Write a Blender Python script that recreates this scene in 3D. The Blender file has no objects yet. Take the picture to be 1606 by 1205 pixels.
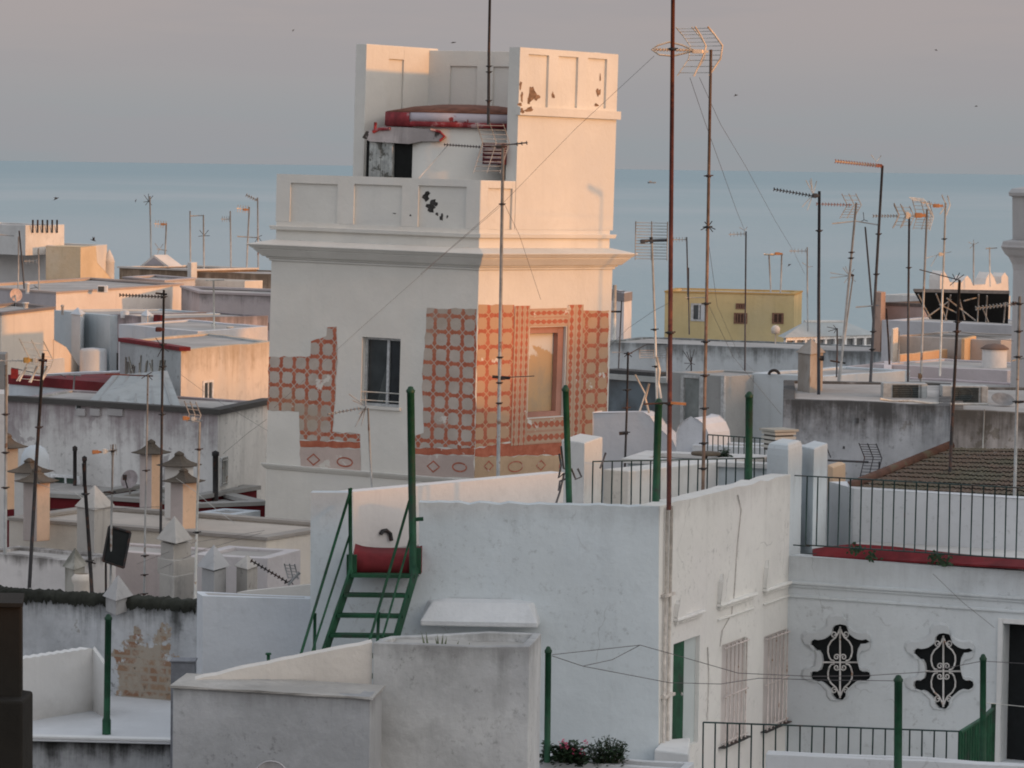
import bpy, math, random
from math import pi, sin, cos, tan, atan, radians, sqrt
from mathutils import Vector, Matrix, noise
from mathutils.geometry import tessellate_polygon
random.seed(7)
scene = bpy.context.scene
col = scene.collection
# ------------------------------------------------------------------ camera model (photo pixels, 1606 x 1205)
F = 5200.0; CX, CY = 803.0, 602.5
C = Vector((0, 0, 28.0)); PITCH = atan(339.5 / F); ROLL = 0.0137
RM = Matrix.Rotation(pi / 2 - PITCH, 3, 'X') @ Matrix.Rotation(ROLL, 3, 'Z')
def ray(px, py):
    v = RM @ Vector(((px - CX) / F, -(py - CY) / F, -1.0)); return v / v.y
def P(px, py, d): return C + ray(px, py) * d
def G(px, d, z):
    py = 600.0
    for _ in range(4):
        a = P(px, py, d).z; b = P(px, py + 1, d).z
        py += (z - a) / (b - a)
    return P(px, py, d)
def same(px1, py1, d1, px2, py2): return d1 * ray(px1, py1).z / ray(px2, py2).z
def proj(p):
    v = RM.transposed() @ (Vector(p) - C)
    return CX + F * v.x / -v.z, CY - F * v.y / -v.z
cam = bpy.data.cameras.new('camera'); camo = bpy.data.objects.new('camera', cam); col.objects.link(camo)
cam.sensor_fit = 'HORIZONTAL'; cam.sensor_width = 36; cam.lens = 36 * F / 1606.0
cam.clip_start = 1; cam.clip_end = 1e6
camo.matrix_world = Matrix.Translation(C) @ RM.to_4x4()
scene.camera = camo
scene.render.engine = 'CYCLES'
scene.cycles.filter_width = 1.9
scene.cycles.use_denoising = True
scene.cycles.max_bounces = 6
scene.view_settings.view_transform = 'Standard'; scene.view_settings.look = 'None'; scene.view_settings.exposure = 0
# ------------------------------------------------------------------ node helpers
def nn(nt, typ, **kw):
    n = nt.nodes.new(typ)
    for k, v in kw.items():
        if k.startswith('i_'):
            key = k[2:]; key = int(key) if key.isdigit() else key.replace('_', ' ')
            s = n.inputs[key]
            if isinstance(v, bpy.types.NodeSocket): nt.links.new(v, s)
            else: s.default_value = v
        else: setattr(n, k, v)
    return n
def mth(nt, op, a, b=None, c=None):
    n = nt.nodes.new('ShaderNodeMath'); n.operation = op
    for i, v in enumerate((a, b, c)):
        if v is None: continue
        if isinstance(v, bpy.types.NodeSocket): nt.links.new(v, n.inputs[i])
        else: n.inputs[i].default_value = v
    return n.outputs[0]
def ramp(nt, fac, a, b, lo=0.0, hi=1.0):
    n = nn(nt, 'ShaderNodeMapRange', i_0=fac, i_1=a, i_2=b, i_3=lo, i_4=hi); n.interpolation_type = 'SMOOTHSTEP'; return n.outputs[0]
def mix(nt, f, a, b, blend='MIX'):
    n = nt.nodes.new('ShaderNodeMix'); n.data_type = 'RGBA'; n.blend_type = blend
    for s, v in ((n.inputs[0], f), (n.inputs[6], a), (n.inputs[7], b)):
        if isinstance(v, bpy.types.NodeSocket): nt.links.new(v, s)
        elif s.type == 'RGBA': s.default_value = (*v, 1) if len(v) == 3 else v
        else: s.default_value = v
    return n.outputs[2]
def noi(nt, vec, scale, detail=5, rough=.6, dist=0.0):
    return nn(nt, 'ShaderNodeTexNoise', i_Vector=vec, i_Scale=scale, i_Detail=detail, i_Roughness=rough, i_Distortion=dist).outputs[0]
def newmat(name):
    m = bpy.data.materials.new(name); m.use_nodes = True; nt = m.node_tree
    b = nt.nodes['Principled BSDF']; return m, nt, b
def setin(nt, b, key, v):
    if isinstance(v, bpy.types.NodeSocket): nt.links.new(v, b.inputs[key])
    else: b.inputs[key].default_value = (*v, 1) if isinstance(v, tuple) and len(v) == 3 else v
MC = {}
def plaster(name, base, var=.10, streak=.18, grime=0.0, top=None, gd=.5, gcol=(.05, .05, .045), peel=0.0, pcol=(.28, .24, .2), low=None, tint=None, bump=.35, seed=0.0, fine=.10, speck=0.0, crack=0.0):
    """weathered painted render: blotches, rain streaks, grime under the top edge, peeled patches, undulating surface"""
    if name in MC: return MC[name]
    m, nt, b = newmat(name)
    pos = nn(nt, 'ShaderNodeNewGeometry').outputs[0]
    pos = nn(nt, 'ShaderNodeVectorMath', operation='ADD', i_0=pos, i_1=(seed * 3.1, seed * 1.7, 0)).outputs[0]
    n1 = noi(nt, pos, .55, 7, .62); n2 = noi(nt, pos, 3.2, 6, .65)
    c = mix(nt, ramp(nt, n1, .35, .68), tuple(x * (1 - var) for x in base), tuple(min(.85, x * (1 + var * .45)) for x in base))
    if tint: c = mix(nt, ramp(nt, noi(nt, pos, .33, 4), .45, .65, 0, .7), c, tint)
    c = mix(nt, ramp(nt, n2, .52, .75, 0, 1), c, tuple(x * (1 - fine) for x in base))
    sc = nn(nt, 'ShaderNodeVectorMath', operation='MULTIPLY', i_0=pos, i_1=(2.6, 2.6, .22)).outputs[0]
    st = noi(nt, sc, 1.0, 6, .7, .3)
    c = mix(nt, ramp(nt, st, .52, .78, 0, streak), c, tuple(x * .45 for x in base))
    if speck > 0:   # dark mildew specks gathering in patches
        sp = mth(nt, 'MULTIPLY', ramp(nt, noi(nt, pos, 9, 7, .75), .54, .66), ramp(nt, noi(nt, pos, .9, 5), .42, .62))
        c = mix(nt, mth(nt, 'MULTIPLY', sp, speck), c, (.11, .11, .10))
    if crack > 0:   # hairline cracks, broken up
        wp = nn(nt, 'ShaderNodeVectorMath', operation='ADD', i_0=pos, i_1=nn(nt, 'ShaderNodeVectorMath', operation='SCALE', i_0=nn(nt, 'ShaderNodeTexNoise', i_Vector=pos, i_Scale=1.6, i_Detail=5.0).outputs[1], i_Scale=.9).outputs[0]).outputs[0]
        vo = nn(nt, 'ShaderNodeTexVoronoi', feature='DISTANCE_TO_EDGE', i_Vector=wp, i_Scale=.55).outputs[0]
        cm = mth(nt, 'MULTIPLY', ramp(nt, vo, .002, .008, 1, 0), ramp(nt, noi(nt, pos, .7, 3), .54, .64))
        c = mix(nt, mth(nt, 'MULTIPLY', cm, crack), c, (.20, .195, .19))
    if peel > 0:
        pn = noi(nt, pos, 1.1, 8, .6, .2)
        c = mix(nt, ramp(nt, pn, .64 - peel * .12, .66 - peel * .12), c, pcol)
    if low is not None:  # grime rising from below
        z = nn(nt, 'ShaderNodeSeparateXYZ', i_0=pos).outputs[2]
        f = mth(nt, 'SUBTRACT', mth(nt, 'ADD', low, mth(nt, 'MULTIPLY', n2, 1.0)), z)
        c = mix(nt, ramp(nt, f, 0, .9, 0, .45), c, (.26, .24, .21))
    if grime > 0 and top is not None:
        z = nn(nt, 'ShaderNodeSeparateXYZ', i_0=pos).outputs[2]
        dz = mth(nt, 'SUBTRACT', top, z)
        wob = mth(nt, 'ADD', mth(nt, 'MULTIPLY', mth(nt, 'SUBTRACT', st, .5), 2.6), mth(nt, 'MULTIPLY', mth(nt, 'SUBTRACT', n2, .5), 1.2))
        f = mth(nt, 'SUBTRACT', 1.0, mth(nt, 'DIVIDE', dz, gd))
        f = mth(nt, 'ADD', f, wob)
        f = ramp(nt, f, -.1, 1.1, 0, grime)
        c = mix(nt, f, c, gcol)
    setin(nt, b, 'Base Color', c); b.inputs['Roughness'].default_value = .92
    b.inputs['Specular IOR Level'].default_value = .15
    bp = nn(nt, 'ShaderNodeBump', i_Strength=bump, i_Distance=.05, i_Height=mth(nt, 'ADD', mth(nt, 'MULTIPLY', noi(nt, pos, 1.7, 3), 1.2), mth(nt, 'MULTIPLY', noi(nt, pos, 11, 8, .7), .45)))
    nt.links.new(bp.outputs[0], b.inputs['Normal'])
    MC[name] = m; return m
def paint(name, base, rough=.5, metal=0.0, rust=0.0, rcol=(.16, .06, .03), var=.2, scale=9):
    if name in MC: return MC[name]
    m, nt, b = newmat(name)
    pos = nn(nt, 'ShaderNodeNewGeometry').outputs[0]
    n = noi(nt, pos, scale, 6, .65)
    c = mix(nt, ramp(nt, n, .35, .7), tuple(x * (1 - var) for x in base), tuple(min(.9, x * (1 + var)) for x in base))
    if rust > 0: c = mix(nt, ramp(nt, noi(nt, pos, scale * .5, 7, .7), .62 - .3 * rust, .68 - .22 * rust), c, rcol)
    setin(nt, b, 'Base Color', c); b.inputs['Roughness'].default_value = rough; b.inputs['Metallic'].default_value = metal
    b.inputs['Specular IOR Level'].default_value = .3
    MC[name] = m; return m
# ------------------------------------------------------------------ mesh builder
MW = {}
class MB:
    def __init__(s): s.v = []; s.f = []; s.m = []; s.uv = {}; s.sm = []
    def face(s, pts, m=0, uv=None, sm=False):
        i = len(s.v); s.v += [Vector(p) for p in pts]; s.f.append(list(range(i, i + len(pts)))); s.m.append(m); s.sm.append(sm)
        if uv: s.uv[len(s.f) - 1] = uv
    def grid(s, rows, m=0, closed=False, sm=True):
        i = len(s.v); n = len(rows[0])
        for r in rows: s.v += [Vector(p) for p in r]
        for a in range(len(rows) - 1):
            for k in range(n if closed else n - 1):
                k2 = (k + 1) % n
                s.f.append([i + a * n + k, i + a * n + k2, i + (a + 1) * n + k2, i + (a + 1) * n + k]); s.m.append(m); s.sm.append(sm)
    def prism(s, bot, top, m=0, mt=None, caps=True):
        i = len(s.v); n = len(bot); s.v += [Vector(p) for p in bot] + [Vector(p) for p in top]
        for k in range(n):
            k2 = (k + 1) % n
            s.f.append([i + k, i + k2, i + n + k2, i + n + k]); s.m.append(m); s.sm.append(False)
        if caps:
            s.f.append([i + k for k in reversed(range(n))]); s.m.append(m); s.sm.append(False)
            s.f.append([i + n + k for k in range(n)]); s.m.append(m if mt is None else mt); s.sm.append(False)
    def box(s, c, sx, sy, sz, rot=0.0, m=0):
        """c = centre of the base"""
        c = Vector(c); ca, sa = cos(rot), sin(rot)
        q = [(-sx / 2, -sy / 2), (sx / 2, -sy / 2), (sx / 2, sy / 2), (-sx / 2, sy / 2)]
        b = [c + Vector((x * ca - y * sa, x * sa + y * ca, 0)) for x, y in q]
        s.prism(b, [p + Vector((0, 0, sz)) for p in b], m)
    def bar(s, a, b, w, h, m=0, up=Vector((0, 0, 1))):
        """rectangular bar from a to b, w sideways, h along up"""
        a, b = Vector(a), Vector(b); d = (b - a).normalized(); sd = d.cross(up)
        if sd.length < 1e-4: sd = d.cross(Vector((1, 0, 0)))
        sd.normalize(); u = sd.cross(d).normalized()
        q = [sd * (-w / 2) + u * (-h / 2), sd * (w / 2) + u * (-h / 2), sd * (w / 2) + u * (h / 2), sd * (-w / 2) + u * (h / 2)]
        s.prism([a + x for x in q], [b + x for x in q], m)
    def tube(s, pts, r, n=6, m=0, r1=None):
        pts = [Vector(p) for p in pts]; rows = []; L = len(pts); prev = None
        for k, p in enumerate(pts):
            d = (pts[min(k + 1, L - 1)] - pts[max(k - 1, 0)]).normalized()
            if prev is None:
                x = d.cross(Vector((0, 0, 1)))
                if x.length < .05: x = d.cross(Vector((0, 1, 0)))
            else: x = prev - d * prev.dot(d)
            x.normalize(); prev = x; y = d.cross(x)
            rr = r if r1 is None else r + (r1 - r) * k / (L - 1)
            rows.append([p + (x * cos(2 * pi * a / n) + y * sin(2 * pi * a / n)) * rr for a in range(n)])
        i = len(s.v); s.grid(rows, m, True)
        s.f.append([i + a for a in range(n)]); s.m.append(m); s.sm.append(False)
        e = i + (L - 1) * n
        s.f.append([e + a for a in reversed(range(n))]); s.m.append(m); s.sm.append(False)
    def lathe(s, c, prof, n=16, m=0, a0=0.0, a1=2 * pi, M=None, sm=True):
        c = Vector(c); full = abs(a1 - a0 - 2 * pi) < 1e-6; k = n if full else n + 1
        rows = []
        for r, z in prof:
            row = []
            for a in range(k):
                t = a0 + (a1 - a0) * a / n
                v = Vector((r * cos(t), r * sin(t), z))
                row.append(c + (M @ v if M else v))
            rows.append(row)
        s.grid(rows, m, full, sm)
    def extrude(s, outline, vec, m=0, holes=(), mr=None, back=True):
        """planar outline (3D points, any concave shape, with holes) given thickness vec"""
        loops = [list(map(Vector, outline))] + [list(map(Vector, h)) for h in holes]; vec = Vector(vec)
        flat = [p for l in loops for p in l]
        tr = tessellate_polygon(loops)
        i = len(s.v); s.v += flat; n = len(flat); s.v += [p + vec for p in flat]
        for t in tr:
            s.f.append([i + x for x in t]); s.m.append(m); s.sm.append(False)
            if back: s.f.append([i + n + x for x in reversed(t)]); s.m.append(m); s.sm.append(False)
        o = 0
        for li, l in enumerate(loops):
            L = len(l)
            for k in range(L):
                k2 = (k + 1) % L
                s.f.append([i + o + k, i + o + k2, i + n + o + k2, i + n + o + k]); s.m.append(m if (mr is None or li == 0) else mr); s.sm.append(False)
            o += L
    def build(s, name, mats, parent=None, loc=None, bevel=0.0, smooth=False):
        if not isinstance(mats, (list, tuple)): mats = [mats]
        M = MW.get(parent.name) if parent else None
        if M is None: M = Matrix.Identity(4)
        Mi = M.inverted()
        vs = [Mi @ v for v in s.v]
        if loc is None:
            xs = [v.x for v in vs]; ys = [v.y for v in vs]; zs = [v.z for v in vs]
            loc = Vector(((min(xs) + max(xs)) / 2, (min(ys) + max(ys)) / 2, min(zs)))
        else: loc = Mi @ Vector(loc)
        me = bpy.data.meshes.new(name)
        me.from_pydata([v - loc for v in vs], [], s.f)
        for m in mats: me.materials.append(m)
        for p, mi, sm in zip(me.polygons, s.m, s.sm): p.material_index = mi; p.use_smooth = sm or smooth
        if s.uv:
            ul = me.uv_layers.new(name='uv')
            for fi, uv in s.uv.items():
                for k, li in enumerate(me.polygons[fi].loop_indices): ul.data[li].uv = uv[k]
        me.validate()
        o = bpy.data.objects.new(name, me); col.objects.link(o); o.location = loc
        if parent: o.parent = parent
        MW[o.name] = M @ Matrix.Translation(loc)
        if bevel > 0:
            w = o.modifiers.new('weld', 'WELD'); w.merge_threshold = .0005
            b = o.modifiers.new('edge', 'BEVEL'); b.width = bevel; b.segments = 2; b.limit_method = 'ANGLE'; b.angle_limit = radians(50)
            b.harden_normals = False
        return o
def tag(o, label=None, cat=None, group=None, kind=None):
    if label: o['label'] = label
    if cat: o['category'] = cat
    if group: o['group'] = group
    if kind: o['kind'] = kind
    return o
def thing(name, label, cat, loc, group=None, kind=None, M=None):
    o = bpy.data.objects.new(name, None); col.objects.link(o); o.empty_display_size = .3
    if M is None: M = Matrix.Translation(Vector(loc))
    o.matrix_world = M; MW[o.name] = M.copy()
    return tag(o, label, cat, group, kind)
# ------------------------------------------------------------------ vertical faces and buildings
class Face:
    def __init__(s, p0, p1, M=None):
        """vertical plane through two ground points, left to right as seen from outside; M = frame it lives in"""
        s.M = M or Matrix.Identity(4); s.Mi = s.M.inverted()
        s.p0 = Vector((p0[0], p0[1], 0)); s.p1 = Vector((p1[0], p1[1], 0))
        s.e = (s.p1 - s.p0).normalized(); s.n = Vector((s.e.y, -s.e.x, 0)); s.L = (s.p1 - s.p0).length
    def st(s, px, py, off=0.0):
        o = s.Mi @ C; d = s.Mi.to_3x3() @ ray(px, py)
        t = ((s.p0 + s.n * off - o).dot(s.n)) / d.dot(s.n); q = o + d * t
        return (q - s.p0).dot(s.e), q.z
    def pt(s, a, z, off=0.0): return s.M @ (s.p0 + s.e * a + s.n * off + Vector((0, 0, z)))
    def hit(s, px, py, off=0.0):
        a, z = s.st(px, py, off); return s.pt(a, z, off)
    def rect(s, x0, y0, x1, y1):
        xm, ym = (x0 + x1) / 2, (y0 + y1) / 2
        a0 = s.st(x0, ym)[0]; a1 = s.st(x1, ym)[0]; z1 = s.st(xm, y0)[1]; z0 = s.st(xm, y1)[1]
        return a0, a1, z0, z1
    @property
    def nw(s): return (s.M.to_3x3() @ s.n)
    def slab(s, mb, a0, a1, z0, z1, o0, o1, m=0):
        """box on the face from offset o0 to o1 (outward)"""
        q = [(a0, o1), (a1, o1), (a1, o0), (a0, o0)]
        mb.prism([s.pt(a, z0, o) for a, o in q], [s.pt(a, z1, o) for a, o in q], m)
def inset(pts, th):
    n = len(pts); r = []
    for i in range(n):
        p0, p1, p2 = Vector(pts[i - 1]), Vector(pts[i]), Vector(pts[(i + 1) % n])
        e1 = (p1 - p0).normalized(); e2 = (p2 - p1).normalized()
        n1 = Vector((-e1.y, e1.x)); n2 = Vector((-e2.y, e2.x)); k = 1 + n1.dot(n2)
        r.append(p1 + (n1 + n2) * (th / max(k, .3)))
    return r
class Bld: pass
def foot(cs, z, dep=4.0):
    pts = [G(px, d, z).xy for px, d in cs]
    if len(pts) == 2:
        e = (pts[1] - pts[0]).normalized(); n = Vector((-e.y, e.x))
        pts += [pts[1] + n * dep, pts[0] + n * dep]
    elif len(pts) == 3: pts.append(pts[0] + pts[2] - pts[1])
    return pts
def shell(mb, pts, z0, ztops, th=.22, zroof=None, seg=.6, rough=.014, m=0):
    """outer walls, top rim and inner faces of a parapeted building; ztops = height at each corner"""
    ins = inset(pts, th); n = len(pts); outer = []; inner = []; tops = []
    for i in range(n):
        a, b = Vector(pts[i]), Vector(pts[(i + 1) % n]); ia, ib = ins[i], ins[(i + 1) % n]
        k = max(1, min(40, int((b - a).length / seg)))
        for j in range(k):
            t = j / k; outer.append(a.lerp(b, t)); inner.append(ia.lerp(ib, t)); tops.append(ztops[i] * (1 - t) + ztops[(i + 1) % n] * t)
    N = len(outer); T = []; I = []
    for o, i_, z in zip(outer, inner, tops):
        w = noise.noise(Vector((o.x * .9, o.y * .9, z))) * rough * 1.6 + noise.noise(Vector((o.x * 3.1, o.y * 3.1, z + 5))) * rough
        T.append(Vector((o.x, o.y, z + w))); w2 = w + rough * .5 * noise.noise(Vector((i_.x * 2, i_.y * 2, 9)))
        I.append(Vector((i_.x, i_.y, z + w2)))
    zr = zroof
    mb.prism([Vector((o.x, o.y, z0)) for o in outer], T, m, caps=False)
    i = len(mb.v); mb.v += T + I + [Vector((p.x, p.y, zr)) for p in I]
    for k in range(N):
        k2 = (k + 1) % N
        mb.f.append([i + k, i + k2, i + N + k2, i + N + k]); mb.m.append(m); mb.sm.append(False)
        mb.f.append([i + N + k, i + N + k2, i + 2 * N + k2, i + 2 * N + k]); mb.m.append(m); mb.sm.append(False)
    return ins
def B(name, label, cat, cs, top, mat, roof=None, z0=0.0, par=.06, th=.22, dep=4.0, group=None, seg=.6, rough=.014, bevel=.012, tops=None, fp=None):
    """parapeted block: cs = visible corners (px, depth) left to right, top = (px, py, depth) of a point on its top edge"""
    b = Bld(); z = P(*top).z if isinstance(top, tuple) else top
    pts = [Vector(p) for p in fp] if fp else foot(cs, z, dep)
    cen = sum((Vector(p) for p in pts), Vector((0, 0))) / len(pts)
    b.o = thing(name, label, cat, (cen.x, cen.y, z0), group)
    mb = MB(); zt = tops or [z] * len(pts)
    ins = shell(mb, pts, z0, zt, th, min(zt) - par, seg, rough)
    b.wall = mb.build('wall', mat, b.o, bevel=bevel)
    r = MB(); r.face([Vector((p.x, p.y, min(zt) - par)) for p in ins]); b.roof = r.build('roof', roof or M_ROOF, b.o)
    b.z = z; b.pts = pts; b.mat = mat
    b.f = [Face(pts[i], pts[(i + 1) % len(pts)]) for i in range(len(pts))]
    return b
def window(parent, f, x0, y0, x1, y1, fm=None, pm=None, mull=1, bars=0, fw=.06, proud=.03, bm=None, name='window', sill=False):
    a0, a1, z0, z1 = f.rect(x0, y0, x1, y1); mb = MB()
    f.slab(mb, a0 - fw * .5, a0 + fw, z0, z1, -.02, proud); f.slab(mb, a1 - fw, a1 + fw * .5, z0, z1, -.02, proud)
    f.slab(mb, a0 + fw, a1 - fw, z1 - fw, z1, -.02, proud - .002); f.slab(mb, a0 + fw, a1 - fw, z0, z0 + fw, -.02, proud - .002)
    for k in range(mull):
        c = a0 + (a1 - a0) * (k + 1) / (mull + 1); f.slab(mb, c - fw * .4, c + fw * .4, z0 + fw, z1 - fw, -.02, proud - .004)
    w = mb.build(name, fm or M_FRAME, parent)
    g = MB(); g.face([f.pt(a, z, .006) for a, z in ((a0, z0), (a1, z0), (a1, z1), (a0, z1))]); g.build('pane', pm or M_GLASS, w)
    if bars:
        g = MB()
        for k in range(bars):
            c = a0 + (a1 - a0) * (k + .5) / bars; g.tube([f.pt(c, z0, proud + .03), f.pt(c, z1, proud + .03)], .012, 5)
        for t in (.1, .9): g.tube([f.pt(a0, z0 + (z1 - z0) * t, proud + .035), f.pt(a1, z0 + (z1 - z0) * t, proud + .035)], .012, 5)
        g.build('grille', bm or M_DARKMET, w)
    if sill:
        g = MB(); f.slab(g, a0 - .1, a1 + .1, z0 - .07, z0, -.02, .09); g.build('sill', fm or M_FRAME, w)
    return w
def blotch(rng, n=11, k=.45):
    ph = [rng.uniform(0, 6.28) for _ in range(4)]
    return [(cos(t) * r, sin(t) * r) for t in [2 * pi * i / n for i in range(n)] for r in [1 + k * (sin(2 * t + ph[0]) * .5 + sin(3 * t + ph[1]) * .5 + sin(5 * t + ph[2]) * .4)]]
# ------------------------------------------------------------------ shared materials
M_ROOF = plaster('roof_render', (.42, .40, .38), var=.25, streak=.3)
M_FRAME = paint('white_frame', (.72, .73, .73), .5)
M_ALU = paint('aluminium', (.5, .52, .53), .4, .3)
M_DARKMET = paint('dark_iron', (.028, .026, .026), .6, 0, .35, (.07, .035, .025))
M_GREEN = paint('green_paint', (.011, .070, .033), .6, 0, .3, (.022, .045, .030), .35, 4)
M_RAIL = paint('rail_paint', (.018, .045, .042), .5, 0, .15, (.04, .03, .025), .3, 6)
M_RUST = paint('rusty_mast', (.09, .028, .024), .7, 0, .4, (.16, .05, .025), .35, 3)
M_GALV = paint('galvanised', (.36, .36, .35), .55, .35, .15, (.2, .12, .08), .2, 4)
M_PALE = paint('pale_metal', (.55, .54, .5), .5, .2, .1, (.3, .2, .12), .2, 4)
M_ORANGE = paint('orange_plastic', (.42, .19, .08), .5, 0, 0, var=.15)
M_CABLE = paint('cable', (.12, .11, .11), .7)
M_RED = paint('terrace_red', (.165, .016, .020), .8, 0, .25, (.13, .02, .02), .35, 1.3)
def glass(name, c, r=.15):
    m, nt, b = newmat(name)
    pos = nn(nt, 'ShaderNodeNewGeometry').outputs[0]
    setin(nt, b, 'Base Color', mix(nt, ramp(nt, noi(nt, pos, 1.5, 3), .35, .7), tuple(x * .7 for x in c), tuple(x * 1.3 for x in c)))
    b.inputs['Roughness'].default_value = r; return m
M_GLASS = glass('window_glass', (.05, .06, .065))
M_BLACK = paint('black_void', (.008, .009, .009), .9)
# ------------------------------------------------------------------ light
PHI, EL = radians(28.9), radians(6.0)
S = Vector((cos(PHI) * cos(EL), -sin(PHI) * cos(EL), sin(EL)))
sun = bpy.data.lights.new('sun', 'SUN'); suno = bpy.data.objects.new('sun', sun); col.objects.link(suno)
sun.energy = 2.2; sun.angle = radians(1.5); sun.color = (1.0, .375, .04)
suno.rotation_euler = (-S).to_track_quat('-Z', 'Y').to_euler(); suno.location = (60, -20, 60)
w = bpy.data.worlds.new('World'); scene.world = w; w.use_nodes = True
wt = w.node_tree; bg = wt.nodes['Background']
sky = nn(wt, 'ShaderNodeTexSky'); sky.sky_type = 'NISHITA'; sky.sun_disc = False
sky.sun_elevation = EL; sky.sun_rotation = math.atan2(S.x, S.y); sky.altitude = 40; sky.air_density = 1.0; sky.dust_density = 1.0; sky.ozone_density = 2.0
# evening haze: a grey-pink band that thickens towards the horizon over the clear sky
gen = nn(wt, 'ShaderNodeTexCoord').outputs['Generated']
el = nn(wt, 'ShaderNodeSeparateXYZ', i_0=gen).outputs[2]
hz = mix(wt, ramp(wt, el, 0.0, .05), (.305, .335, .362), (.395, .354, .360))
hz = mix(wt, ramp(wt, el, .06, .42), hz, (1.03, 1.09, 1.19))
hz = mix(wt, ramp(wt, noi(wt, nn(wt, 'ShaderNodeVectorMath', operation='MULTIPLY', i_0=gen, i_1=(7, 7, 55)).outputs[0], 1.0, 4), .42, .62, 0, .45), hz, (.345, .33, .352))
dt = nn(wt, 'ShaderNodeVectorMath', operation='DOT_PRODUCT', i_0=gen, i_1=tuple(S)).outputs['Value']
glow = ramp(wt, dt, .38, 1.0)      # warm glow of the low sun in the haze on its own side of the sky
hz = mix(wt, 1.0, hz, mix(wt, glow, (0, 0, 0), (1.1, .90, .68)), 'ADD')
hz = mix(wt, 1.0, hz, (6.667, 6.667, 6.667), 'MULTIPLY')
SKYMIX = mix(wt, ramp(wt, el, .15, 1.0, .94, .55), sky.outputs[0], hz)
wt.links.new(SKYMIX, bg.inputs[0]); bg.inputs[1].default_value = .15
# ------------------------------------------------------------------ land, sea
def seamat():
    m, nt, b = newmat('sea_water')
    pos = nn(nt, 'ShaderNodeNewGeometry').outputs[0]
    sc = nn(nt, 'ShaderNodeVectorMath', operation='MULTIPLY', i_0=pos, i_1=(.0016, .0006, 1)).outputs[0]
    n = noi(nt, sc, 1.0, 6, .6, .5)
    y = nn(nt, 'ShaderNodeSeparateXYZ', i_0=pos).outputs[1]
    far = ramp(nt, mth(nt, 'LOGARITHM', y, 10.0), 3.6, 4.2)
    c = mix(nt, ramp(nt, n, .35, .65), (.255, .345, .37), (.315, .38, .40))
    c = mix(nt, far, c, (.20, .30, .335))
    setin(nt, b, 'Base Color', c); b.inputs['Roughness'].default_value = .5
    b.inputs['Specular IOR Level'].default_value = .25
    s2 = nn(nt, 'ShaderNodeVectorMath', operation='MULTIPLY', i_0=pos, i_1=(.12, .05, 1)).outputs[0]
    bp = nn(nt, 'ShaderNodeBump', i_Strength=.35, i_Distance=1.5, i_Height=noi(nt, s2, 1.0, 5, .6))
    nt.links.new(bp.outputs[0], b.inputs['Normal'])
    return m
mb = MB(); ys = [285, 600, 1200, 3000, 8000, 20000, 60000, 200000, 500000]
mb.grid([[Vector((-y * 1.2 - 300, y, -17)), Vector((y * 1.2 + 300, y, -17))] for y in ys], sm=False)
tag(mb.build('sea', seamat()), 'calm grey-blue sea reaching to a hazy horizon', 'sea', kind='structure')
mb = MB(); mb.prism([(-400, -150, -18), (400, -150, -18), (400, 300, -18), (-400, 300, -18)], [(-400, -150, 0), (400, -150, 0), (400, 300, 0), (-400, 300, 0)])
tag(mb.build('ground', plaster('ground_asphalt', (.06, .058, .055), var=.3)), 'town ground below the rooftops', 'ground', kind='structure')
# ------------------------------------------------------------------ watch tower
TH_U, TH_V = radians(28), radians(50)
EU = Vector((-cos(TH_U), sin(TH_U), 0)); EV = Vector((cos(TH_V), sin(TH_V), 0))
NREF = P(746, 600, 70.0); LEAN = .016
TM = Matrix.Translation(NREF) @ Matrix.Rotation(LEAN, 4, 'Y') @ Matrix.Translation(Vector((0, 0, -NREF.z)))
tower = thing('watch_tower', 'tall white watch tower with peeling red and grey tile pattern and stepped parapet', 'tower', None, M=TM)
# local frame: origin under the near edge, z = world height
FL = Face(EU * 6, (0, 0), TM); FR = Face((0, 0), EV * 6, TM)     # left and right faces
def tl(a, b, z): return TM @ (EU * a + EV * b + Vector((0, 0, z)))
def zl(px, py): return FL.st(px, py)[1]
LU = 6 - FL.st(421, 600)[0]; LV = FR.st(955, 600)[0]
def tbox(mb, a0, a1, b0, b1, z0, z1, m=0):
    q = [(a1, b0), (a0, b0), (a0, b1), (a1, b1)]
    mb.prism([tl(a, b, z0) for a, b in q], [tl(a, b, z1) for a, b in q], m)
def tring(mb, o0, o1, z0, z1, m=0, oo=None):
    """band round the tower standing out o0 (bottom) .. o1 (top)"""
    k = 1.03
    rb = [tl(-o0 * k, -o0 * k, z0), tl(-o0 * k, LV + o0 * k, z0), tl(LU + o0 * k, LV + o0 * k, z0), tl(LU + o0 * k, -o0 * k, z0)]
    rt = [tl(-o1 * k, -o1 * k, z1), tl(-o1 * k, LV + o1 * k, z1), tl(LU + o1 * k, LV + o1 * k, z1), tl(LU + o1 * k, -o1 * k, z1)]
    mb.prism(rb, rt, m)
M_TW = plaster('tower_render', (.68, .66, .61), var=.07, streak=.10, tint=(.62, .61, .58), low=None, bump=.3, fine=.05)
M_TW2 = plaster('tower_trim', (.64, .63, .59), var=.08, streak=.14, bump=.3, fine=.05)
zc0, zc1 = zl(752, 424), zl(755, 397)      # cornice bottom and top
zpar0, zpar1 = zl(752, 372), zl(752, 283)  # parapet panel zone
zmould = zl(752, 368)
ztop = zl(752, 72 + 10)
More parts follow.
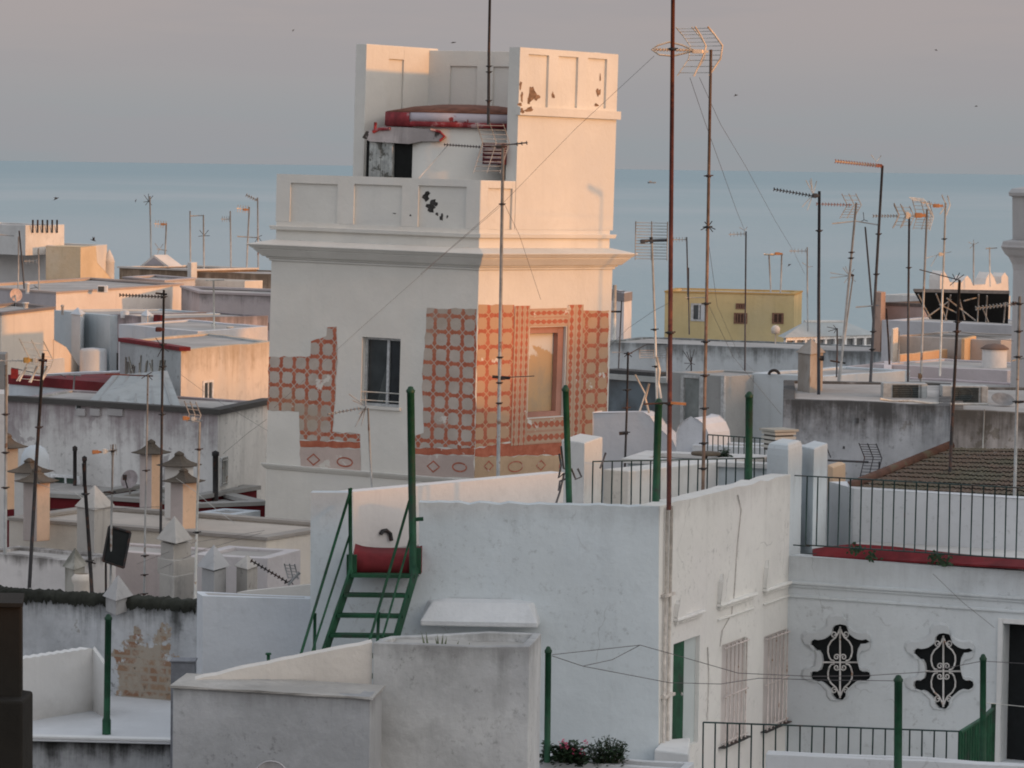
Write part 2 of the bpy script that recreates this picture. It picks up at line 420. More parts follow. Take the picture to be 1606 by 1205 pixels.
# body with window and niche openings
W0, W1, WZ0, WZ1 = FL.rect(567, 530, 627, 638)
N0, N1, NZ0, NZ1 = FR.rect(829, 513, 886, 654)
mb = MB()
lo = 14.0
ol = [FL.pt(6 - LU, lo), FL.pt(6, lo), FL.pt(6, zc0), FL.pt(6 - LU, zc0)]
mb.extrude(ol, FL.nw * -.22, 0, [[FL.pt(W0, WZ0), FL.pt(W1, WZ0), FL.pt(W1, WZ1), FL.pt(W0, WZ1)]], back=False)
orr = [FR.pt(0, lo), FR.pt(LV, lo), FR.pt(LV, zc0), FR.pt(0, zc0)]
mb.extrude(orr, FR.nw * -.22, 0, [[FR.pt(N0, NZ0), FR.pt(N1, NZ0), FR.pt(N1, NZ1), FR.pt(N0, NZ1)]], back=False)
q = [tl(0, LV, lo), tl(LU, LV, lo), tl(LU, 0, lo)]; t = [tl(0, LV, zc0), tl(LU, LV, zc0), tl(LU, 0, zc0)]
mb.face([q[0], q[1], t[1], t[0]]); mb.face([q[1], q[2], t[2], t[1]])
# inner dark liner closes the openings off
tbody = mb.build('wall', M_TW, tower)
# lower foundation down to the ground
mb = MB(); tring(mb, -.01, -.01, 0, lo + .01); mb.build('base', M_TW, tower)
# window
win = None
mb = MB(); f = FL; fw = .055; dp = -.17
for (a0, a1, z0, z1) in ((W0, W0 + fw, WZ0, WZ1), (W1 - fw, W1, WZ0, WZ1), (W0 + fw, W1 - fw, WZ1 - fw, WZ1), (W0 + fw, W1 - fw, WZ0, WZ0 + fw)):
    f.slab(mb, a0, a1, z0, z1, dp - .04, dp + .03)
wm = W0 + (W1 - W0) * .60
f.slab(mb, wm - .03, wm + .03, WZ0 + fw, WZ1 - fw, dp - .04, dp + .028)
win = mb.build('window', M_ALU, tower)
mb = MB(); mb.face([f.pt(a, z, dp - .02) for a, z in ((W0, WZ0), (wm, WZ0), (wm, WZ1), (W0, WZ1))]); mb.build('pane', glass('tower_pane', (.035, .042, .045), .2), win)
mb = MB(); mb.face([f.pt(a, z, dp - .02) for a, z in ((wm, WZ0), (W1, WZ0), (W1, WZ1), (wm, WZ1))]); mb.build('pane', glass('tower_pane_dark', (.018, .022, .026), .2), win)
mb = MB()   # grey curtain edge behind the left pane
mb.face([f.pt(a, z, dp - .012) for a, z in ((W0 + .30, WZ0 + .05), (wm - .03, WZ0 + .05), (wm - .03, WZ0 + .95), (W0 + .42, WZ0 + .55))]); mb.build('curtain', paint('grey_curtain', (.075, .085, .085), .9), win)
mb = MB()
for zz in (WZ0 + .12, WZ0 + .30): mb.tube([f.pt(W0 - .02, zz, -.03), f.pt(W1 + .02, zz, -.03)], .014, 6)
mb.build('guard_rail', M_PALE, win)
mb = MB(); f.slab(mb, W0 - .06, W1 + .05, WZ0 - .06, WZ0, -.1, .05); mb.build('sill', M_TW2, win)
# niche back
mb = MB(); b0 = FR
mb.face([b0.pt(a, z, -.20) for a, z in ((N0, NZ0), (N1, NZ0), (N1, NZ1), (N0, NZ1))])
def nichemat():
    m, nt, b = newmat('niche_ochre')
    pos = nn(nt, 'ShaderNodeNewGeometry').outputs[0]; n = noi(nt, pos, 1.6, 7, .65, .4)
    z = nn(nt, 'ShaderNodeSeparateXYZ', i_0=pos).outputs[2]
    c = mix(nt, ramp(nt, n, .4, .62), (.50, .34, .19), (.42, .31, .20))
    f = ramp(nt, mth(nt, 'ADD', mth(nt, 'SUBTRACT', z, NZ1 - .75), mth(nt, 'MULTIPLY', mth(nt, 'SUBTRACT', n, .5), 2.0)), 0, .12)
    c = mix(nt, f, c, (.62, .58, .52)); setin(nt, b, 'Base Color', c); b.inputs['Roughness'].default_value = .95; return m
mb.build('niche', nichemat(), tower)
mb = MB(); fw = .14                     # inner pinkish frame of the blind window
for (a0, a1, z0, z1) in ((N1 - fw * 1.4, N1, NZ0, NZ1), (N0, N1 - fw * 1.4, NZ1 - fw, NZ1), (N0, N1 - fw * 1.4, NZ0, NZ0 + fw * .8)):
    FR.slab(mb, a0 + .002, a1 - .002, z0 + .002, z1 - .002, -.19, -.07)
mb.build('niche_frame', plaster('niche_pink', (.42, .22, .17), var=.2, streak=.3), tower)
# painted tile pattern
def tilemat(name, kind, warm=0.0):
    m, nt, b = newmat(name)
    pos = nn(nt, 'ShaderNodeNewGeometry').outputs[0]
    uv = nn(nt, 'ShaderNodeUVMap').outputs[0]
    nz = nn(nt, 'ShaderNodeTexNoise', i_Vector=pos, i_Scale=9.0, i_Detail=4.0)
    off = nn(nt, 'ShaderNodeVectorMath', operation='MULTIPLY_ADD', i_0=nz.outputs[1], i_1=(.16, .16, 0), i_2=(-.08, -.08, 0)).outputs[0]
    uvn = nn(nt, 'ShaderNodeVectorMath', operation='ADD', i_0=uv, i_1=off).outputs[0]
    sx = nn(nt, 'ShaderNodeSeparateXYZ', i_0=uvn)
    u, v = sx.outputs[0], sx.outputs[1]
    def dist(x): return mth(nt, 'ABSOLUTE', mth(nt, 'SUBTRACT', mth(nt, 'FRACT', mth(nt, 'ADD', x, .5)), .5))
    du, dv = dist(u), dist(v)
    def wid(d): return mth(nt, 'ADD', .06, mth(nt, 'MULTIPLY', mth(nt, 'POWER', mth(nt, 'ABSOLUTE', mth(nt, 'SINE', mth(nt, 'MULTIPLY', d, 2 * pi))), .7), .15))
    if kind == 'grid':
        def bar(x, y): return ramp(nt, mth(nt, 'SUBTRACT', mth(nt, 'MINIMUM', mth(nt, 'MULTIPLY', mth(nt, 'SUBTRACT', y, .035), 1.0), mth(nt, 'ADD', .138, mth(nt, 'MULTIPLY', mth(nt, 'COSINE', mth(nt, 'MULTIPLY', mth(nt, 'SUBTRACT', y, .22), 16.0)), .030))), x), -.02, .03)
        red = mth(nt, 'MAXIMUM', bar(du, dv), bar(dv, du))
    elif kind == 'chain':   # bead chains running along v: u counts chains
        w2 = mth(nt, 'ADD', .04, mth(nt, 'MULTIPLY', mth(nt, 'ABSOLUTE', mth(nt, 'SINE', mth(nt, 'MULTIPLY', v, pi))), .22))
        red = ramp(nt, mth(nt, 'SUBTRACT', w2, du), -.04, .04)
        edge = ramp(nt, mth(nt, 'ABSOLUTE', mth(nt, 'SUBTRACT', du, .46)), .03, .06, 1, 0)
        red = mth(nt, 'MAXIMUM', red, mth(nt, 'MULTIPLY', edge, .35))
    else:
        red = ramp(nt, noi(nt, pos, 4, 5), .1, .3)
    n1 = noi(nt, pos, 1.3, 7, .65); n2 = noi(nt, pos, 6, 6, .7)
    ground = mix(nt, ramp(nt, n1, .38, .64), (.41, .355, .31), (.49, .43, .38)) if kind != 'band' else (.4, .1, .06)
    ground = mix(nt, ramp(nt, n2, .50, .75, 0, .5), ground, (.40, .31, .26))
    if warm: ground = mix(nt, warm, ground, (.47, .28, .155))
    rcol = mix(nt, ramp(nt, n2, .35, .65), (.36, .105, .062), (.45, .155, .095))
    fade = ramp(nt, noi(nt, pos, .9, 5), .56, .72, 1.0, .35)
    c = mix(nt, mth(nt, 'MULTIPLY', red, fade), ground, rcol)
    # plaster showing through where the paint has gone
    peel = ramp(nt, noi(nt, pos, 1.9, 9, .68, .3), .635, .655)
    c = mix(nt, peel, c, (.62, .58, .53))
    c = mix(nt, ramp(nt, noi(nt, pos, .45, 5), .5, .75, 0, .35), c, (.36, .26, .13))
    setin(nt, b, 'Base Color', c); b.inputs['Roughness'].default_value = .9; b.inputs['Specular IOR Level'].default_value = .2
    return m
M_TILE = tilemat('tile_grid', 'grid'); M_CHAIN = tilemat('tile_chain', 'chain', .55); M_TILER = tilemat('tile_grid_warm', 'grid', .75); M_BAND = tilemat('tile_band', 'band')  # warm variants: sunlit tone of the right face put into the tile ground
M_DADO = plaster('dado_pink', (.50, .41, .37), var=.15, streak=.2, peel=.25, pcol=(.6, .57, .52))
M_MOTIF = paint('motif_red', (.38, .13, .085), .9, var=.25, rust=.25, rcol=(.50, .40, .35))
def fpoly(mb, f, px, off, m, uvo=None, pu=.335, pv=.335, jag=.02, rng=random.Random(3)):
    """polygon on a face from photo pixels with chipped edges"""
    st = [f.st(x, y) for x, y in px]; pts = []
    n = len(st)
    for i in range(n):
        a, b = st[i], st[(i + 1) % n]; k = max(1, int(math.hypot(b[0] - a[0], b[1] - a[1]) / .13))
        for j in range(k):
            t = j / k; jj = jag if j else jag * .3
            pts.append((a[0] + (b[0] - a[0]) * t + rng.uniform(-jj, jj), a[1] + (b[1] - a[1]) * t + rng.uniform(-jj, jj)))
    u0, v0 = uvo or (0, 0)
    tri = tessellate_polygon([[Vector((a, z, 0)) for a, z in pts]])
    for t in tri:
        q = [pts[i] for i in t]
        ar = (q[1][0] - q[0][0]) * (q[2][1] - q[0][1]) - (q[2][0] - q[0][0]) * (q[1][1] - q[0][1])
        if abs(ar) < 1e-9: continue
        if ar < 0: q.reverse()
        mb.face([f.pt(a, z, off) for a, z in q], m, [((a - u0) / pu, (z - v0) / pv) for a, z in q])
def fring(mb, f, px, py, rx, ry, w, off, m, kind):
    cx, cz = f.st(px, py); rx = abs(f.st(px + rx, py)[0] - cx); ry = abs(f.st(px, py + ry)[1] - cz)
    n = 4 if kind == 'diamond' else 22
    o = [(cx + rx * cos(2 * pi * i / n), cz + ry * sin(2 * pi * i / n)) for i in range(n)]
    k = (1.4 if n == 4 else 1) * w
    i_ = [(cx + (rx - k) * cos(2 * pi * i / n), cz + (ry - k) * sin(2 * pi * i / n)) for i in range(n)]
    for a in range(n):
        b_ = (a + 1) % n; mb.face([f.pt(*o[a], off), f.pt(*o[b_], off), f.pt(*i_[b_], off), f.pt(*i_[a], off)], m)
def band(mb, f, x0, y0, x1, y1, x2, y2, x3, y3, off, m):
    fpoly(mb, f, [(x0, y0), (x1, y1), (x2, y2), (x3, y3)], off, m)
PA = [(422, 560), (487, 559), (488, 535), (512, 527), (513, 514), (528, 513), (529, 559), (525, 634), (523, 649), (521, 677), (565, 681), (565, 744), (471, 739), (469, 646), (420, 643)]
mb = MB(); u0 = FL.st(441, 580)
fpoly(mb, FL, [(422, 560), (487, 559), (488, 535), (512, 527), (513, 514), (528, 513), (529, 559), (525, 634), (523, 649), (521, 677), (565, 681), (565, 692), (470, 690), (469, 646), (420, 643)], .006, 0, u0)
band(mb, FL, 470, 691, 565, 693, 565, 703, 471, 701, .006, 1)
fpoly(mb, FL, [(471, 702), (565, 704), (565, 744), (471, 740)], .006, 2)
fring(mb, FL, 492, 721, 11, 10, .03, .010, 3, 'diamond'); fring(mb, FL, 541, 725, 13, 8, .035, .010, 3, 'o')
mb.build('tile_panel', [M_TILE, M_BAND, M_DADO, M_MOTIF], tower)
mb = MB(); u0 = FL.st(683, 495)
fpoly(mb, FL, [(670, 483), (747.5, 485), (745, 703), (652, 702), (651, 684), (665, 679), (662, 586), (668, 520)], .006, 0, u0)
band(mb, FL, 651, 703, 744.5, 704, 744, 714, 651, 713, .006, 1)
fpoly(mb, FL, [(651, 714), (744, 715), (743, 750), (651, 747)], .006, 2)
fring(mb, FL, 680, 732, 11, 10, .03, .010, 3, 'diamond'); fring(mb, FL, 721, 733, 12, 8, .035, .010, 3, 'o')
mb.build('tile_panel', [M_TILE, M_BAND, M_DADO, M_MOTIF], tower)
# right face
mb = MB(); u0 = FR.st(766, 495)
fpoly(mb, FR, [(750.5, 478), (806, 478), (806, 692), (745, 703)], .006, 0, u0, .42, .335)
fpoly(mb, FR, [(909, 486), (955, 487), (950, 700), (907, 690)], .006, 0, FR.st(920, 495), .42, .335)
fpoly(mb, FR, [(745, 704), (806, 693), (906, 691), (949.5, 701), (949, 712), (744.5, 716)], .006, 1)
fpoly(mb, FR, [(744.5, 717), (949, 713), (946, 752), (743.5, 754)], .006, 2)
for x, y, k in ((766, 731, 'diamond'), (808, 732, 'o'), (848, 730, 'diamond'), (888, 731, 'o'), (925, 730, 'diamond')):
    fring(mb, FR, x, y, 8 if k == 'diamond' else 12, 9, .03, .010, 3, k)
mb.build('tile_panel', [M_TILER, M_BAND, plaster('dado_ochre', (.50, .36, .24), var=.2, streak=.3, peel=.25, pcol=(.56, .48, .38)), M_MOTIF], tower)
# frame of bead chains round the blind window
mb = MB(); off = .014
a0, z1 = FR.st(807, 480); a1, z0 = FR.st(908, 692); cw = (N0 - a0) / 3 if N0 > a0 else .15
def chain(p, q, w0, w1, vert, n):
    """strip a0..a1 x z0..z1 with chains"""
    (x0, y0), (x1, y1) = p, q
    c = [(x0, y0), (x1, y0), (x1, y1), (x0, y1)]
    uv = [((x - x0) / (x1 - x0) * n if vert else (y - y0) / (y1 - y0) * n, (y / .16) if vert else (x / .19)) for x, y in c]
    uv = [(u + .5, v) for u, v in uv]
    mb.face([FR.pt(x, y, off) for x, y in c], 0, uv)
top_in = NZ1 + .02; bot_in = NZ0 - .02
chain((a0, z0), (N0 - .03, z1 + .0), 0, 0, True, 3)
chain((N1 + .03, z0), (a1, z1), 0, 0, True, 2)
chain((N0 - .026, top_in), (N1 + .026, z1 - .07), 0, 0, False, 2)
chain((N0 - .026, z0), (N1 + .026, bot_in), 0, 0, False, 2)
mb.build('tile_border', M_CHAIN, tower)
# string course under the tiles, cornice, attic
zb = zl(742, 754)
mb = MB(); tring(mb, .02, .07, zb - .10, zb - .03); tring(mb, .07, .09, zb - .03, zb + .02); mb.build('string_course', M_TW2, tower, bevel=.012)
mb = MB(); h = zc1 - zc0
steps = [(.04, .04, 0, .14), (.07, .09, .14, .26), (.13, .24, .26, .62), (.25, .26, .62, .74), (.28, .34, .74, .92), (.36, .36, .92, 1.0)]
for o0, o1, t0, t1 in steps: tring(mb, o0, o1, zc0 + h * t0, zc0 + h * t1 + .001)
tring(mb, .31, -.02, zc1 + .001, zc1 + .10)
mb.build('cornice', M_TW2, tower, bevel=.015)
IN = .05
# attic band and parapet walls (hollow ring: four walls)
ZR = zl(752, 360)
mb = MB()
tring(mb, -IN, -IN, zc1 + .05, ZR)
tring(mb, .03, .05, zpar0 - .02, zpar0 + .07)
mb.build('attic', M_TW, tower, bevel=.012)
PT = .26
def pilastered(mb, f, a0, a1, z0, z1, panels, off, depth=.05, th=PT, head=.10, foot_=.04):
    """wall between a0..a1 with recessed panels on its outer face; panels = [(pa0, pa1, pz0, pz1)]"""
    f.slab(mb, a0, a1, z0, z1, off - th, off - depth)
    xs = a0
    for (p0, p1, q0, q1) in panels:
        f.slab(mb, xs, p0, z0, z1, off - depth - .001, off)
        f.slab(mb, p0, p1, q1, z1, off - depth - .001, off); f.slab(mb, p0, p1, z0, q0, off - depth - .001, off)
        xs = p1
    f.slab(mb, xs, a1, z0, z1, off - depth - .001, off)
def pan(f, lst):
    r = []
    for x0, y0, x1, y1 in lst: r.append(f.rect(x0, y0, x1, y1))
    return r
bR = FR.st(812, 300)[0]                    # where the high block starts on the right face
mb = MB()
pilastered(mb, FL, 6 - LU + IN, 6 - IN, ZR, zpar1, pan(FL, [(453, 288, 527, 356), (553, 290, 628, 360), (654, 292, 729, 362)]), -IN)
mb.build('parapet', M_TW, tower, bevel=.008)
mb = MB()
pilastered(mb, FR, IN + .0, bR - .01, ZR, zpar1, pan(FR, [(768, 296, 806, 362)]), -IN - .002)
mb.build('parapet', M_TW, tower, bevel=.008)
mb = MB()    # hidden left-back and back parapets
tbox(mb, LU - IN - PT, LU - IN, PT + IN + .01, LV - IN, ZR, zpar1 - .01); mb.build('parapet', M_TW, tower)
# high U-shaped walls
zU = FR.st(815, 74)[1]; zm0, zm1 = FR.st(890, 184)[1], FR.st(890, 171)[1]
mb = MB()
bE = FR.st(971, 140)[0]
pilastered(mb, FR, bR, bE, ZR, zU, pan(FR, [(831, 86, 863, 168), (878, 89, 909, 169), (924, 92, 954, 170)]), -IN, depth=.055, th=.30)
FR.slab(mb, bR - .03, bE + .06, zm0, zm1, -IN - .05, .03)
rw = mb.build('upper_wall', M_TW, tower, bevel=.008)
aL = 4.55
FB = Face(EU * 6 + EV * (LV - IN - .30), EV * (LV - IN - .30), TM)      # inner side of the back wall
mb = MB()
tl_ = 6 - aL
zUB = FB.st(740, 80)[1]
pilastered(mb, FB, tl_ - .0, 6 - .36, ZR, zUB, [(tl_ + .55, tl_ + 1.25, ZR + .9, zU - .32), (tl_ + 1.65, tl_ + 2.5, ZR + .9, zU - .32), (tl_ + 2.85, tl_ + 3.55, ZR + .9, zU - .32)], 0, depth=.045, th=.30)
mb.build('upper_wall', M_TW, tower, bevel=.008)
# left wing: inner side faces right
FW = Face(EU * aL, EU * aL + EV * 6, TM)
bW = FW.st(573, 150)[0]
mb = MB()
zUL = FW.st(575, 69)[1]
pilastered(mb, FW, bW, LV - IN, ZR, zUL, [(bW + .75, bW + 1.25, ZR + 1.7, zUL - .30), ], 0, depth=.045, th=.32)
mb.build('upper_wall', M_TW, tower, bevel=.008)
# round stair turret with red rimmed roof, hood and door
ac, bc, rT = 2.55, 2.98, 1.78
zt0, zt1 = zl(752, 196), zl(752, 162)
tc = tl(ac, bc, 0)
MD = (TM.to_3x3())
turret = MB()
turret.lathe(tl(ac, bc, ZR), [(rT - .02, 0), (rT - .02, zt0 - ZR), (0.01, zt0 - ZR + .02)], 40, 0, M=MD)
tur = turret.build('stair_turret', M_TW, tower)
M_LAV = plaster('turret_lavender', (.55, .50, .54), var=.12, streak=.2, peel=.1, pcol=(.32, .06, .06))
M_RED2 = paint('turret_red', (.24, .03, .035), .85, 0, .2, (.42, .30, .30), .3, 3)
M_BRN = paint('turret_brown', (.17, .07, .045), .9, 0, .2, (.10, .05, .03), .3, 4)
rim = MB()
def rimband(r0, r1, z0, z1, m):
    rim.lathe(tl(ac, bc, 0), [(r0, z0), (r1, z0), (r1 + .01, (z0 + z1) / 2), (r1, z1), (r0, z1)], 48, m, M=MD)
H = zt1 - zt0
rimband(rT - .1, rT + .07, zt0 - .05, zt0 + .06, 1); rimband(rT - .1, rT + .05, zt0 + .061, zt0 + H * .56, 0)
rim.lathe(tl(ac, bc, 0), [(rT + .055, zt0 + H * .56), (rT + .06, zt0 + H * .62), (rT * .7, zt0 + H * .88), (rT * .35, zt0 + H * 1.02), (.01, zt0 + H * 1.06)], 48, 2, M=MD)
# the red end of the rim at its left
for k in range(7):
    t = pi + radians(2) + k * .11 - TH_U * 0
    rim.lathe(tl(ac, bc, 0), [(rT - .08, zt0 - .04 - .01 * k), (rT + .09, zt0 - .03), (rT + .085, zt0 + H * (.60 - .01 * k)), (rT - .08, zt0 + H * .6)], 2, 1, a0=t, a1=t + .112, M=MD)
rim.build('roof_rim', [M_LAV, M_RED2, M_BRN], tur)
# hood and door in front of the turret, on a plane parallel to the left face
FD = Face(EU * 6 + EV * 1.12, EV * 1.12, TM)
mb = MB()
M_HOOD = plaster('hood_mould', (.50, .45, .44), var=.35, streak=.9, peel=.95, pcol=(.07, .06, .055), fine=.4)
hp = [(568, 216), (574, 206), (600, 199), (640, 200), (672, 203), (691, 208), (697, 215), (690, 222), (660, 222), (640, 226), (610, 224), (580, 222)]
mb.extrude([FD.hit(x, y) for x, y in hp], FD.nw * -.9, 0)
hood = mb.build('hood', M_HOOD, tower)
for pts, r in (([(676, 203.5), (690, 207), (697, 214), (690, 221)], .028), ([(585, 207), (594, 203), (612, 202)], .035), ([(588, 206), (589, 192)], .035)):
    mb = MB(); mb.tube([FD.hit(x, y, .02) for x, y in pts], r, 8); mb.build('red_lip', M_RED2, hood)
mb = MB(); FDo = FD
d0, d1, dz0, dz1 = FD.rect(614, 220, 642, 290); FD.slab(mb, d0, d1, dz0, dz1, -.8, -.12); FD.slab(mb, FD.st(570, 250)[0], FD.st(575, 250)[0], dz0, dz1, -.3, -.12)
mb.build('doorway', M_BLACK, tower)
mb = MB(); d0, d1, _, _ = FD.rect(576, 222, 613, 290)
nb = 6
for k in range(nb):
    x0 = d0 + (d1 - d0) * k / nb; FD.slab(mb, x0 + .004, x0 + (d1 - d0) / nb - .004, dz0, dz1 - .02, -.12 - .02 * (k % 2), -.07 + .006 * (k % 3))
mb.build('door', paint('flaking_white', (.42, .44, .43), .85, 0, .45, (.10, .10, .09), .3, 7), tower)
# small red framed vent window in the turret
mb = MB(); q = FD.rect(757, 224, 790, 258)
FD.slab(mb, q[0], q[1], q[2], q[3], -1.3, .0); vw = mb.build('vent_window', paint('vent_red', (.09, .015, .02), .8), tower)
mb = MB()
for k in range(5):
    z = q[2] + (q[3] - q[2]) * (k + .5) / 5; FD.slab(mb, q[0] + .06, q[1] - .06, z - .02, z + .02, .0, .03)
mb.build('slats', paint('vent_slats', (.3, .22, .22), .8), vw)
mb = MB(); mb.tube([FD.hit(702, 228, .05), FD.hit(655, 282, .05)], .012, 5); mb.build('cable', M_FRAME, tower)
# flaked patches
rng = random.Random(5)
mb = MB()
def patch(mb, f, px, py, rx, ry, off, m=0):
    poly = [(px + x * rx, py + y * ry) for x, y in blotch(rng)]
    fpoly(mb, f, poly, off, m, jag=.006, rng=rng)
for a in ((665, 308, 6, 7), (677, 318, 6, 5), (672, 326, 8, 6), (682, 336, 2, 3), (689, 341, 3, 5), (698, 340, 1.3, 2.5), (642, 338, 1.3, 1.8), (617, 335, 3, .8)):
    mb = MB(); patch(mb, FL, *a, -IN - .05 + .006 if a[0] > 653 else -IN + .004)
    mb.build('flaked_patch', paint('bare_render', (.045, .042, .04), .95, var=.4), tower)
for a in ((840, 148, 5, 14), (832, 158, 7, 4), (848, 153, 5, 4), (819, 134, 2, 6), (821, 152, 2, 7), (818, 164, 3, 3), (870, 150, 2.2, 5), (944, 145, 3, 7), (941, 165, 4, 2), (947, 122, 1.2, 5), (828, 172, 6, 4), (817, 174, 3, 4)):
    inp = any(x0 < a[0] < x1 for x0, x1 in ((831, 863), (878, 909), (924, 954))) and a[1] < 168
    mb = MB(); patch(mb, FR, *a, (-IN - .055 + .006) if inp else (-IN + .006 if a[1] < 170 else .036)); mb.build('flaked_patch', paint('bare_brown', (.24, .155, .10), .95, var=.4), tower)
# ------------------------------------------------------------------ main white house (terraces, patio)
ZF = 19.5                     # level of the lower terraces
def xy(px, py, d): return P(px, py, d).xy
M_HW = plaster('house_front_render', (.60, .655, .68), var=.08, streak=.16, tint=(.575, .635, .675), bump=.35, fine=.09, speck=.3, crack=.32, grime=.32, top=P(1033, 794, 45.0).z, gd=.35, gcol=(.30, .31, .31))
M_HS = plaster('house_side_render', (.74, .73, .695), var=.07, streak=.18, tint=(.71, .69, .67), bump=.35, fine=.09, speck=.3, crack=.32, grime=.30, top=P(1033, 794, 45.0).z, gd=.35, gcol=(.34, .32, .30))  # warm bounce light on the right-facing side is put into this base
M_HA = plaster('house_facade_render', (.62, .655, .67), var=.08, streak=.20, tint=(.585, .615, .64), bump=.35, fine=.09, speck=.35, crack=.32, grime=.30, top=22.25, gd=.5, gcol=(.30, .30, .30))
M_WT = plaster('white_trim', (.70, .70, .69), var=.08, streak=.2, bump=.3)
house = thing('white_house', 'large whitewashed house with two cartouche windows, green door and railed roof terrace', 'house', (P(1033, 900, 45).x, 45.0, 0))
FF = Face(xy(487, 900, 45.2), xy(1033, 900, 45.0))
FS = Face(xy(1033, 900, 45.0), G(1237, 50.0, 22.0).xy)
FA = Face(G(1237, 50.0, 22.0).xy, G(1660, 48.25, 22.0).xy)
ZH = P(1033, 794, 45.0).z
def wob(pts, f, n=10, amp=.012):
    return pts
mb = MB()
fr = [(487, 1290), (487, 773), (551, 773), (551, 905), (657, 905), (657, 788)]
ol = [FF.hit(*p) for p in fr]
for k in range(1, 24):          # slightly uneven coping
    t = k / 24; q = FF.hit(657 + (1033 - 657) * t, 788 + (795 - 788) * t); q.z += noise.noise(Vector((k * .7, 1, 2))) * .032; ol.append(q)
ol += [FF.hit(1033, 795), FF.hit(1033, 1290)]
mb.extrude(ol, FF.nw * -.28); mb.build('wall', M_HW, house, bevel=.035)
# side wall with door and shuttered windows
def hole(f, r): a0, a1, z0, z1 = f.rect(*r); return [f.pt(a0, z0), f.pt(a1, z0), f.pt(a1, z1), f.pt(a0, z1)]
D_ = (1055, 1004, 1096, 1172); WA = (1131, 1006, 1168, 1160); WB = (1197, 993, 1232, 1136)
sa1 = FS.st(1201, 800)[0]; zs0 = 18.6
mb = MB()
ol = [FS.pt(.002, zs0), FS.pt(FS.L, zs0), FS.pt(FS.L, ZH)] + [FS.pt(FS.L - (FS.L - .002) * k / 16, ZH + noise.noise(Vector((k * .9, 4, 7))) * .034) for k in range(1, 17)]
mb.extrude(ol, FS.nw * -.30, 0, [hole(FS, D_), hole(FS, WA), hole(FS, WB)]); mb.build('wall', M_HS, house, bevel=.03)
# facade with cartouche windows and dark doorway
ZA = FA.st(1240, 872)[1]
Q = [(0, -57), (8, -55.5), (12.5, -50), (13, -43), (17, -39.5), (22, -36), (27, -34), (33, -33.5), (39, -34.5), (44, -31), (45.5, -25.5), (43.5, -20), (38, -17.5), (32, -17), (28.5, -11), (27, -3), (27.5, 5), (29.5, 11), (34, 13.5), (39, 13), (44, 15.5), (45.5, 21.5), (43.5, 27), (38, 30), (31, 29), (26, 31), (21, 35), (17, 39), (13, 43), (12.5, 50), (8, 55.5), (0, 57)]
Q += [(-x, y) for x, y in reversed(Q[1:-1])]
def cart(cx, cy, s=1.05, dx=0, dy=0, off=0.0): return [FA.hit(cx + x * s + dx, cy + y * s + dy, off) for x, y in Q]
QC = [(1317.5, 1039), (1479.5, 1053)]
dd0, dd1, ddz0, ddz1 = FA.rect(1571, 980, 1650, 1200)
mb = MB()
mb.extrude([FA.pt(.003, zs0 + .002), FA.pt(FA.L, zs0 + .002), FA.pt(FA.L, ZA), FA.pt(.003, ZA)], FA.nw * -.34, 0,
           [cart(*QC[0]), cart(*QC[1]), [FA.pt(dd0, ddz0), FA.pt(dd1, ddz0), FA.pt(dd1, ddz1), FA.pt(dd0, ddz1)]])
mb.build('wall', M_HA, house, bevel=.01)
M_SUR = plaster('cartouche_grey', (.56, .585, .595), var=.12, streak=.2)
M_IRONW = paint('white_iron', (.62, .60, .58), .55, 0, .12, (.35, .2, .12), .12, 12)
M_VOID = paint('dark_room', (.010, .012, .013), .8)
def spiral(f, cx, cy, r, a0, turns, sgn, off, n=20):
    """a small scroll on a face, pixel units"""
    return [f.hit(cx + cos(a0 + sgn * turns * 2 * pi * k / n) * r * (1 - .75 * k / n), cy + sin(a0 + sgn * turns * 2 * pi * k / n) * r * (1 - .75 * k / n), off) for k in range(n + 1)]
